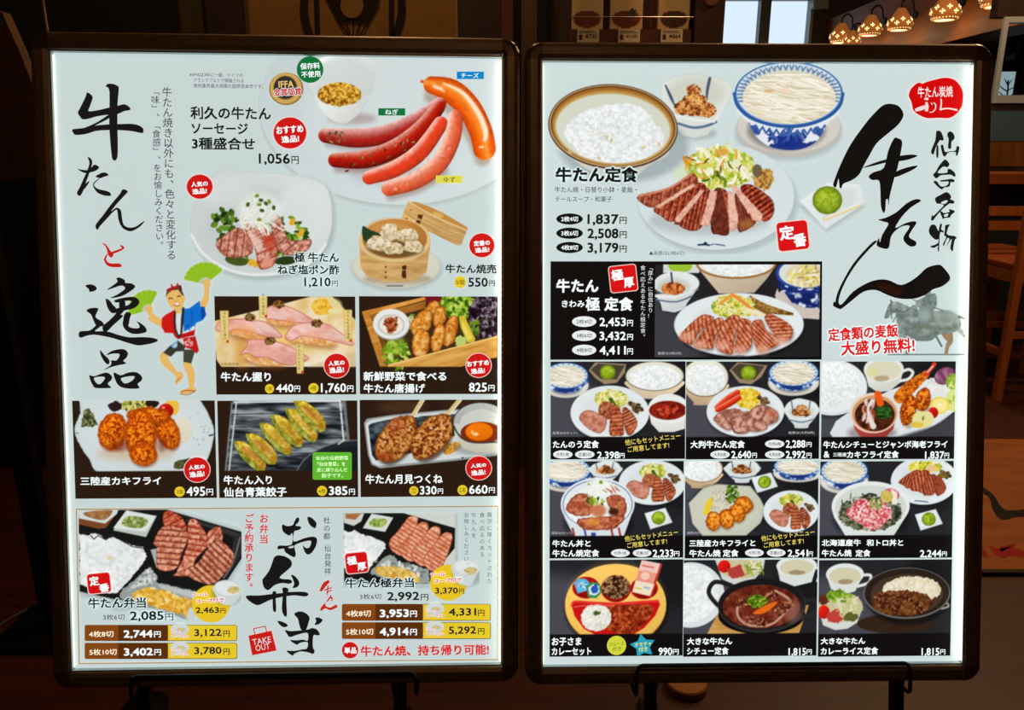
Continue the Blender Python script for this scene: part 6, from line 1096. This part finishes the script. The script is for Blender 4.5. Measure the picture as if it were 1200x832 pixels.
for q in ([(398,27),(400,26),(413,46),(411,46)], [(405,25),(406.5,25),(414,46),(412.5,46)], [(414,24),(415.5,24),(415,46),(413.5,46)], [(422,25),(423.5,25),(417,46),(415.5,46)], [(444,3),(446,4),(420,48),(418,48)]): multi([q], 'crest_rib')
# wooden shelf with packed curry pouches
YR = 3.3; RB = at(660, 20, YR); cab = empty('display_shelf', (at(735, 20, YR).x, YR, 0)); tag(cab, 'dark red wooden wall rack with a thin metal front rail', 'display rack')
lx = lambda px, py=20, Y=YR: at(px, py, Y).x-cab.location.x
redw = mat('red_wood', (84,36,18), .5, 0, (3, (10, 10, .8), .7, 1.2)); dkw = mat('dark_red_wood', (52,22,12), .5, 0, (3, (10, 10, .8), .7, 1.2))
MB().box((lx(648), .09, 0), (lx(815), .13, 2.9)).build('back_board', redw, cab); MB().box((lx(815), .0, 0), (lx(848), .1, 2.9)).build('side_board', dkw, cab); MB().box((lx(650), -.0, 0), (lx(662), .09, 2.9)).build('side_board', dkw, cab)
zsh = at(735, 33.5, YR).z; MB().box((lx(662), .0, zsh-.07), (lx(811), .09, zsh-.002)).build('shelf', redw, cab)
zr = at(735, 19.5, YR-.02).z; MB().tube([(lx(664), -.012, zr), (lx(811), -.012, zr)], .0022, 8).build('rail', mat('steel', (200,190,184), .25, .9), cab)
for x in (664, 811): MB().tube([(lx(x), -.012, zr), (lx(x), .09, zr)], .0022, 8).build('rail_bracket', MATS['steel'], cab)
em = MB(); em.lathe([(.0, 0), (.03, 0), (.03, .004), (.026, .004), (.026, .006), (0, .006)], 24, (lx(832), -.003, at(832, -2, YR).z), Matrix.Rotation(math.pi/2, 3, 'X')); em.build('round_emblem', mat('emblem', (104,64,40), .5), cab)
pk = cloth_print('pouch_print', .6)
def pouch(px0, px1, kind, label):
    y = .035; x0, x1 = lx(px0, 20, YR+y), lx(px1, 20, YR+y); z0, z1 = zsh, zsh+.2; w, h = x1-x0, z1-z0
    t = empty('curry_pouch', (cab.location.x+(x0+x1)/2, YR+y, z0)); tag(t, label, 'food box', 'pouches in the wall rack')
    MB().box((-w/2, 0, 0), (w/2, .03, h)).build('box', mat('pouch_board', (206,176,132), .6), t, bev=.002)
    n, mm = 24, 36; vs, cs, fs = [], [], []
    for j in range(mm+1):
        for i in range(n+1):
            u, v = i/n, j/mm; vs.append((-w/2+.003+(w-.006)*u, -.0012, .003+(h-.006)*v)); e = math.hypot((u-.5)/.46, (v-.19)/.17); nz = float(vnoise(np.array(u*9.), np.array(v*13.), kind))
            base = (.8, .68, .5)
            col = ((.32+.2*nz, .10+.06*nz, .04) if kind < 2 else (.24+.1*nz, .13+.05*nz, .07)) if e < 1 else base
            if kind == 1 and math.hypot(u-.7, (v-.3)*1.4) < .13: col = (.18, .16, .1)
            cs.append(col)
    fs = [(j*(n+1)+i, j*(n+1)+i+1, (j+1)*(n+1)+i+1, (j+1)*(n+1)+i) for j in range(mm) for i in range(n)]
    colmesh('label_print', np.array(vs), fs, cs, pk, t)
pouch(669.5, 706.5, 0, 'tan food box with a red curry picture in wall rack'); pouch(714.5, 753, 1, 'tan food box showing a dark stew with black garnish'); pouch(771.5, 808, 2, 'tan food box with a brown dish picture in wall rack')
for (p0, p1, s, nb) in ((676.5, 702, '¥735', 'red curry box'), (724.5, 750, '¥1,081', 'dark stew box'), (774.5, 800, '¥864', 'brown dish box')):
    x0, x1 = lx(p0, 42, YR-.004), lx(p1, 42, YR-.004); zt_, zb_ = at(735, 34.2, YR-.004).z, at(735, 49.5, YR-.004).z
    t = empty('price_tag', (cab.location.x+(x0+x1)/2, YR-.004, zb_)); tag(t, 'small pale price card below the %s in the wall rack' % nb, 'price tag', 'price cards on the wall rack'); w, h = x1-x0, zt_-zb_
    MB().box((-w/2, 0, 0), (w/2, .003, h)).build('card', mat('tag_card', (214,196,164), .8), t)
    glyphs([(s, .01)]); g, f = GL[(s, .01)]; mn, mx = g.min(0), g.max(0); sc = w*.52/(mx[0]-mn[0])
    MB().add([(-w*.12+(x-mn[0])*sc, -.0006, h*.3+(y-mn[1])*sc) for x, y in g], f).build('price_lettering', mat('tag_ink', (50,30,16), .9), t)
    MB().box((-w*.42, -.0006, h*.72), (w*.4, -.0002, h*.76)).box((-w*.42, -.0006, h*.84), (w*.3, -.0002, h*.88)).build('printed_line', MATS['tag_ink'], t); MB().box((-w*.42, -.0006, h*.2), (-w*.26, -.0002, h*.6)).build('printed_mark', mat('tag_red', (96,40,20), .9), t)
# beam with the row of pierced lamps
bw = mat('beam_wood', (150,92,36), .55, 0, (3, (6, .6, 6), .7, 1.2)); XB = 3.42
o = MB().box((XB, 4.2, 2.16), (XB+.14, Y1-.02, 2.6)).build('ceiling_beam', bw); tag(o, kind='structure'); o.name = 'trim_1'
o = MB().box((XB-.02, 4.2, 2.06), (XB+.3, Y1-.02, 2.16)).build('trim_2', bw); tag(o, kind='structure')
shade_m = mat('lamp_shade', (176,110,56), .6, 0, emit=((190,112,50), .33)); hole_m = mat('lamp_glow', (255,240,200), .5, 0, emit=((255,220,150), 2.4)); iron = mat('black_iron', (16,14,14), .45, .4)
def sconce(px, py, wpx, label):
    XL = XB-.16; d = ray(px, py); p = CP+d*(XL/d.x); D = (p-CP).dot(FW); R_ = wpx/FPX*D/2
    t = empty('pierced_lamp', p); tag(t, label, 'lamp', 'lamps along the wooden beam'); k = R_
    MB().lathe([(.28*k, .95*k), (.34*k, .9*k), (.62*k, .45*k), (.93*k, .0), (1.0*k, -.28*k), (.92*k, -.55*k), (.7*k, -.8*k), (.66*k, -.8*k), (.86*k, -.52*k), (.94*k, -.28*k), (.88*k, 0), (.3*k, .86*k)], 28).build('shade', shade_m, t, smooth=True)
    MB().lathe([(0, 1.02*k), (.16*k, 1.02*k), (.3*k, .93*k), (.3*k, .88*k), (0, .88*k)], 20).build('collar', iron, t, smooth=True)
    h = MB()
    def prof(z):
        for (r0, z0), (r1, z1) in zip([(.62, .45), (.93, 0), (1.0, -.28), (.92, -.55), (.7, -.8)], [(.93, 0), (1.0, -.28), (.92, -.55), (.7, -.8)]):
            if z0 >= z >= z1: return r0+(r1-r0)*(z-z0)/(z1-z0)
        return .7
    for i in range(7):
        for dz, zc in ((0, .02), (.5, -.28)):
            for ax, az in ((0, 0), (1, 0), (-1, 0), (0, 1), (0, -1)):
                an = (i+dz)*2*math.pi/7+ax*.13; z = zc+az*.12; r = prof(z)*k*1.005; c = Vector((r*math.cos(an), r*math.sin(an), z*k)); u = Vector((-math.sin(an), math.cos(an), 0)); n = Vector((math.cos(an), math.sin(an), .0)); s = .044*k
                h.add([c+u*a_*s+Vector((0, 0, b_*s))+n*.004 for a_, b_ in ((-1,-1),(1,-1),(1,1),(-1,1))], [(0, 1, 2, 3)])
    for i in range(26):
        an = i*2*math.pi/26; r = .8*k; c = Vector((r*math.cos(an), r*math.sin(an), -.66*k)); u = Vector((-math.sin(an), math.cos(an), 0)); n = Vector((math.cos(an), math.sin(an), 0)); s = .03*k; h.add([c+u*a_*s+Vector((0, 0, b_*s))+n*.01 for a_, b_ in ((-1,-1),(1,-1),(1,1),(-1,1))], [(0, 1, 2, 3)])
    tag(h.build('light_hole', hole_m, t), kind='stuff'); MB().lathe([(0, -.72*k), (.64*k, -.72*k), (.64*k, -.76*k), (0, -.76*k)], 24).build('bulb_opening', hole_m, t)
    MB().tube(catmull([(0, 0, 1.0*k), (.0, 0, 1.4*k), (.05, .01, 1.75*k), (.1, .02, 1.5*k), (.12, .03, .85*k), (.145, .03, .55*k)], 5), .008, 8).build('arm', iron, t, smooth=True); MB().lathe([(0, 0), (.3*k, 0), (.3*k, .02), (0, .02)], 20, (.145, .03, .5*k), Matrix.Rotation(-math.pi/2, 3, 'Y')).build('wall_plate', iron, t)
    l = lamp('lamp_bulb', (p.x, p.y, p.z-.9*k), .9, (1, .6, .28), .04); l.parent = t; l.location = (-.05, 0, -1.1*k)
    return t
sconce(985.5, 40, 25, 'dim pierced lamp, last of the row near the bright window'); sconce(998, 46, 20, 'small pierced lamp half hidden behind the last lamp of the row'); sconce(1020, 31, 26, 'pierced amber lamp third from the bright window along the beam'); sconce(1055, 24, 28, 'pierced amber lamp fourth from the bright window along the beam'); sconce(1108.5, 10, 33, 'pierced amber lamp second from the silver framed window'); sconce(1171, -8, 39, 'pierced amber lamp directly above the silver framed window')
# partition with the silver framed window
YP = 5.4; pl = at(1158, 122, YP); zb, zt_ = at(1170, 121, YP).z, at(1170, 20, YP).z; xl = at(1163, 110, YP).x; XR = xl+.62
bluem = mat('blue_grey_panel', (66,96,124), .6); brw = mat('brown_panel', (120,74,30), .55, 0, (4, (8, 8, .8), .7, 1.2))
part = MB(); part.box((xl-.05, YP, 0), (X1, YP+.08, .9)); o = part.build('wall_partition', wall_m); tag(o, kind='structure')
z165, z195, z130 = at(1170, 165, YP).z, at(1170, 195, YP).z, at(1170, 130, YP).z
MB().box((xl-.05, -.005+YP, .9), (X1, YP+.08, z195)).build('wall_skirt', wall_m)['kind'] = 'structure'; MB().box((xl-.05, YP-.01, z195), (X1, YP+.08, z165)).build('wall_wood_band', brw)['kind'] = 'structure'; MB().box((xl-.05, YP-.015, z165), (X1, YP+.08, z130)).build('wall_grey_band', bluem)['kind'] = 'structure'; MB().box((xl-.05, YP, z130), (X1, YP+.08, zb)).build('wall_sill_band', wall_m)['kind'] = 'structure'
w2 = empty('window_2', (xl, YP, zb)); tag(w2, kind='structure'); silver = mat('silver_frame', (176,192,204), .4, .2); H2 = zt_-zb; W2 = XR-xl
MB().box((0, -.012, 0), (.03, .012, H2)).build('window_frame', silver, w2); MB().box((.032, -.02, 0), (W2-.032, .05, .05)).build('window_frame', silver, w2); MB().box((.032, -.02, H2-.035), (W2-.032, .05, H2)).build('window_frame', silver, w2); MB().box((W2-.032, -.02, 0), (W2, .05, H2)).build('window_frame', silver, w2)
MB().box((.036, .0, .05), (W2-.032, .004, H2-.035)).build('pane', glass, w2)
MB().box((XR, YP, zb), (X1, YP+.08, 2.9)).build('wall_upper', wall_m)['kind'] = 'structure'; MB().box((xl-.05, YP, zt_), (X1, YP+.08, 2.9)).build('wall_header', wall_m)['kind'] = 'structure'
# seen through it: pale panes with emission added to stand in for daylight, a plant in front, and a grey roof slope
YF = 6.6; sk = mat('daylight_glow', (190,214,220), .8, 0, emit=((176,204,212), .55)); f0 = at(1168, 110, YF); fx0, fx1 = at(1170.5, 100, YF).x, at(1188, 100, YF).x; fz0, fz1 = at(1180, 116, YF).z, at(1180, 84, YF).z
t = empty('glowing_panes', ((fx0+fx1)/2, YF, 0)); tag(t, 'pale blue panes with added glow behind the silver framed window', 'glowing panes'); w = fx1-fx0; dkf = mat('pane_frame', (60,44,34), .6)
MB().box((-w/2, 0, fz0-.2), (w/2, .02, fz1)).build('glow_pane', sk, t); MB().box((w/2, -.01, 0), (w/2+.09, .05, fz1+.3)).build('post', dkf, t); MB().box((w/2+.09, 0, fz0-.2), (w/2+.6, .02, fz1)).build('glow_pane', sk, t); MB().box((-w/2-.05, -.01, fz1), (w/2+.7, .05, fz1+.09)).build('rail', mat('pane_rail', (110,66,40), .6), t); MB().box((-w/2-.05, -.01, 0), (-w/2, .05, fz1)).build('post', dkf, t); MB().box((-w/2, -.01, 0), (w/2+.6, .05, fz0-.2)).build('base_board', dkf, t)
pb = at(1178, 116, YF-.25); pt = empty('potted_plant', (pb.x, pb.y, 0)); tag(pt, 'thin bare branched plant before the pale glowing panes', 'plant'); hz = pb.z
leafm = mat('plant_green', (60,76,62), .7); pm = MB(); top = at(1177, 94, YF-.25).z
MB().tube([(0, 0, .3), (.01, 0, (hz+top)/2), (0, 0, top)], .006, 6).build('stem', leafm, pt)
for k, (s, zz, l) in enumerate(((-1, .5, .07), (1, .5, .08), (-1, .15, .06), (1, .1, .07), (-1, .85, .03), (1, .8, .03))):
    z0 = hz+(top-hz)*zz; MB().tube([(0, 0, z0-.01), (s*l*.5, 0, z0+.01), (s*l, 0, z0+.035)], [.005, .004, .002], 6).build('branch', leafm, pt)
MB().lathe([(0, 0), (.1, 0), (.14, .3), (.12, .3), (.1, .26), (0, .26)], 20).build('pot', mat('pot_clay', (70,50,40), .7), pt)
sl = at(1176, 62, YF+.8); rf = MB().prism([(sl.x-.1, YF+.8, sl.z-.1), (sl.x+.9, YF+.8, sl.z+.42), (sl.x+.9, YF+.8, sl.z+.1), (sl.x-.1, YF+.8, sl.z-.3)], (0, .06, 0)).build('sloping_panel', mat('grey_slope', (110,112,112), .7)); tag(rf, 'grey sloping stair panel seen through the silver framed window', 'stair panel')
# counter with high chairs
orange = mat('counter_wood', (150,78,34), .4, 0, (3, (.6, 8, 8), .7, 1.2)); YC = 4.7; ca = at(1146, 203, YC); z0_, z1_ = at(1160, 216, YC).z, at(1160, 203, YC).z
ct = empty('bar_counter', (3.5, YC, 0)); tag(ct, 'high counter with an orange brown wooden top beyond the menu boards', 'counter'); MB().box((-.75, 0, z0_), (1.9, .42, z1_)).build('counter_top', orange, ct, bev=.004); MB().box((-.7, .22, 0), (1.9, .36, z0_)).build('front_panel', mat('slate_panel', (44,50,58), .6), ct); MB().box((-.05, .16, 0), (1.9, .22, z0_-.02)).build('front_panel', mat('black_panel', (10,9,9), .7), ct)
chw = mat('chair_wood', (176,100,44), .42, 0, (4, (8, 8, .8), .75, 1.2))
def chair(x, y, rz, label):
    t = empty('high_chair', (x, y, 0), rz); tag(t, label, 'chair', 'wooden high chairs at the counter'); s = .19; zs = .66
    MB().box((-s-.01, -s-.01, zs-.0), (s+.01, s+.01, zs+.035)).build('seat', mat('seat_pad', (150,72,30), .5), t, bev=.008)
    for a_ in (-1, 1):
        MB().bar((a_*(s+.03), -s-.05, 0), (a_*(s-.01), -s+.01, zs+.3), .036, .036, Vector((0, 1, 0))).build('leg', chw, t); MB().bar((a_*(s+.03), s+.04, 0), (a_*(s-.01), s-.01, zs), .036, .036, Vector((0, 1, 0))).build('leg', chw, t)
        MB().bar((a_*s, -s, zs-.03), (a_*s, s, zs-.03), .022, .06).build('apron', chw, t); MB().bar((a_*(s+.015), -s-.03, .24), (a_*(s+.015), s+.02, .24), .022, .034).build('stretcher', chw, t)
    for y_ in (-s, s): MB().bar((-s, y_, zs-.03), (s, y_, zs-.03), .022, .06).build('apron', chw, t)
    MB().bar((-s-.01, s+.02, .3), (s+.01, s+.02, .3), .022, .034).build('stretcher', chw, t); MB().bar((-s-.01, -s-.03, .34), (s+.01, -s-.03, .34), .022, .034).build('stretcher', chw, t)
    for z in (.84, .92): MB().bar((-s+.01, -s+.0, z), (s-.01, -s+.0, z), .02, .05).build('back_slat', chw, t)
    return t
g2 = ground(1157, 464); chair(g2.x+.225, g2.y+.17, .0, 'wooden high chair standing in front of another beside the rug'); chair(2.79, 4.5, 0, 'wooden high chair tucked under the counter behind the other chair')
# rug with brush marks
q0, q1 = ground(1146, 516.5), ground(1146, 671); rx0 = ground(1095, 671).x; rug = empty('floor_rug', ((rx0+3)/2, (q0.y+q1.y)/2, 0)); tag(rug, 'orange brown floor mat with black brush strokes and red marks', 'mat')
ox, oy = rug.location.x, rug.location.y; MB().box((rx0-ox, q1.y-oy, 0), (3.1-ox, q0.y-oy, .008)).build('mat', mat('mat_fibre', (168,98,42), .8, 0, (6, (1, 3, 1), .8, 1.15)), rug)
MB().box((rx0-ox, q1.y-oy-.02, 0), (3.1-ox, q1.y-oy, .012)).build('edge_strip', mat('edge_metal', (60,52,46), .35, .7), rug)
bk = mat('mat_black', (26,20,18), .9); rd = mat('mat_red', (170,34,24), .9)
def mstroke(pts, w, m):
    pp = catmull([(x, y, r) for (x, y), r in zip(pts, w)], 5); l, r_ = [], []
    for i, (x, y, r) in enumerate(pp):
        A_, B_ = pp[max(i-1, 0)], pp[min(i+1, len(pp)-1)]; dx, dy = B_[0]-A_[0], B_[1]-A_[1]; d = math.hypot(dx, dy) or 1; l.append((x-dy/d*r, y+dx/d*r)); r_.append((x+dy/d*r, y-dx/d*r))
    mb = MB(); n = len(l); V_ = [ground(*p, z=.0086) for p in l]+[ground(*p, z=.0086) for p in r_]; mb.add([(v.x-ox, v.y-oy, .0092) for v in V_], [(i, i+1, n+i+1, n+i) for i in range(n-1)]); return mb.build('brush_mark', m, rug)
mstroke([(1136,560),(1150,573),(1162,582),(1168,595),(1176,603),(1190,602),(1215,600)], [2,3,3,5,6,4,5], bk); mstroke([(1146,640),(1153,648),(1157,653)], [2,3,1], rd); mstroke([(1160,640),(1172,648),(1184,646),(1200,650)], [1,5,5,3], rd); mstroke([(1172,644),(1190,638)], [3,1], rd)
# small things on the floor
dk = ground(804, 806); disc = empty('round_disc', (dk.x, dk.y, 0)); tag(disc, 'pale round wooden disc on the floor beneath the menu boards', 'wooden disc'); tan = mat('pale_wood', (176,112,44), .6, 0, (6, (1, 5, 1), .85, 1.1))
MB().lathe([(0, 0), (.047, 0), (.049, .003), (.049, .017), (.047, .02), (0, .02)], 36).build('disc_body', tan, disc, smooth=False); MB().lathe([(0, .0201), (.0465, .0201), (.046, .0212), (0, .0212)], 36).build('disc_top', tan, disc)
cpts = [ground(x, y, .004) for x, y in ((-60,760),(-20,742),(0,732),(22,719),(60,705),(120,700))]; o = MB().tube(catmull([tuple(v) for v in cpts], 6), .0035, 8).build('floor_cable', mat('cable', (70,52,44), .35), None, True); tag(o, 'thin dark cable running over the floor by the sausage poster', 'cable')
cpts = [ground(x, y, .004) for x, y in ((10,762),(35,748),(64,733),(110,718),(200,712))]; o = MB().tube(catmull([tuple(v) for v in cpts], 6), .0035, 8).build('floor_cable', MATS['cable'], None, True); tag(o, 'second thin cable on the floor, nearer the sausage poster stand', 'cable')
# slanted brown board and thin pole at far left
YL = 1.75; pts = [at(*p, YL) for p in ((-90,-20),(2,14),(22,58),(40,104),(49,206),(-90,222))]; o = MB().prism(pts, (0, .03, 0)).build('leaning_board', mat('leaning_brown', (84,48,20), .7, 0, (4, (6, 6, 6), .7, 1.2))); tag(o, 'dark brown wooden board with a slanted edge behind the sausage poster', 'board')
zlow = min(p.z for p in pts); xm = at(-30, 215, YL).x
lp = MB(); pb0 = at(51, 10, 1.5); pole = empty('thin_pole', (pb0.x, 1.5, 0)); tag(pole, 'thin steel pole on a round base beside the sausage poster', 'pole'); MB().tube([(0, 0, .02), (0, 0, 2.05)], .0035, 10).build('shaft', mat('dull_steel', (120,90,70), .3, .8), pole, True); MB().lathe([(0, 0), (.05, 0), (.05, .012), (.01, .02), (0, .02)], 28).build('base', iron, pole)
for z in (.3,): MB().box((xm-.05, YL+.03, 0), (xm+.0, YL+.06, zlow+.1)).build('support_post', iron, o); MB().box((xm-.15, YL-.05, 0), (xm+.1, YL+.15, .015)).build('support_foot', iron, o)
# ---------------------------------------------------------------- black easels that carry the boards
ez = mat('black_steel', (12,12,12), .4, .3)
def easel(b, pxl, pxr, pyt, legs, label):
    M = BM_[b]; t = empty('display_easel'); 
    u0, v0 = [float(q) for q in uv(b, pxl, pyt, .012)]; u1, v1 = [float(q) for q in uv(b, pxr, pyt, .012)]; zf = .012; vb = -.012; r = .0026; c = .008; vt = (v0+v1)/2
    loc = [(u0, vb, -.04), (u0, vb, zf-.006), (u0, vb+.003, zf-.001), (u0, vb+.008, zf), (u0, vt-c, zf), (u0+c*.3, vt-c*.3, zf), (u0+c, vt, zf), (u1-c, vt, zf), (u1-c*.3, vt-c*.3, zf), (u1, vt-c, zf), (u1, vb+.008, zf), (u1, vb+.003, zf-.001), (u1, vb, zf-.006), (u1, vb, -.04)]
    base = M @ Vector((0, 0, -.06)); t.location = (base.x, base.y+.0, 0); tag(t, label, 'easel', 'black easels under the menu boards'); off = Vector((base.x, base.y, 0))
    Wd = lambda p: (M @ Vector(p))-off
    MB().tube([Wd(p) for p in loc], r, 10).build('support_rod', ez, t, True)
    up = (M.to_3x3() @ Vector((0, 1, 0))).normalized(); ux = (M.to_3x3() @ Vector((1, 0, 0))).normalized(); nz_ = (M.to_3x3() @ Vector((0, 0, 1))).normalized()
    for px in legs:
        u = float(uv(b, px, 800, -.045)[0]); top = M @ Vector((u, .62, -.045)); low = M @ Vector((u, -.03, -.045)); k = -low.z/up.z; foot = low+up*(k+.0); foot.z = .0
        MB().bar(foot-off, top-off, .016, .012, nz_).build('upright', ez, t); MB().box((foot.x-off.x-.02, foot.y-off.y-.03, 0), (foot.x-off.x+.02, foot.y-off.y+.03, .012)).build('foot', ez, t)
    ua, ub = [float(uv(b, px, 800, -.045)[0]) for px in (legs[0], legs[-1])]
    for v in (-.012, .3, .6): MB().bar(Wd((min(ua, u0), v, -.045)), Wd((max(ub, u1), v, -.045)), .012, .01, nz_).build('crossbar', ez, t)
    top = M @ Vector(((ua+ub)/2, .6, -.052)); top.x = .315 if b == 'R' else -.253; ft = Vector((top.x, top.y+.42, 0)); MB().bar(top-off, ft-off, .016, .012).build('back_leg', ez, t); MB().box((ft.x-off.x-.02, ft.y-off.y-.03, 0), (ft.x-off.x+.02, ft.y-off.y+.03, .012)).build('foot', ez, t)
easel('L', 153, 487.5, 790.5, (170, 470), 'black steel easel holding the sausage and lunch box poster'); easel('R', 746, 1067, 778.5, (762, 1050.5), 'black steel easel holding the set meal poster')
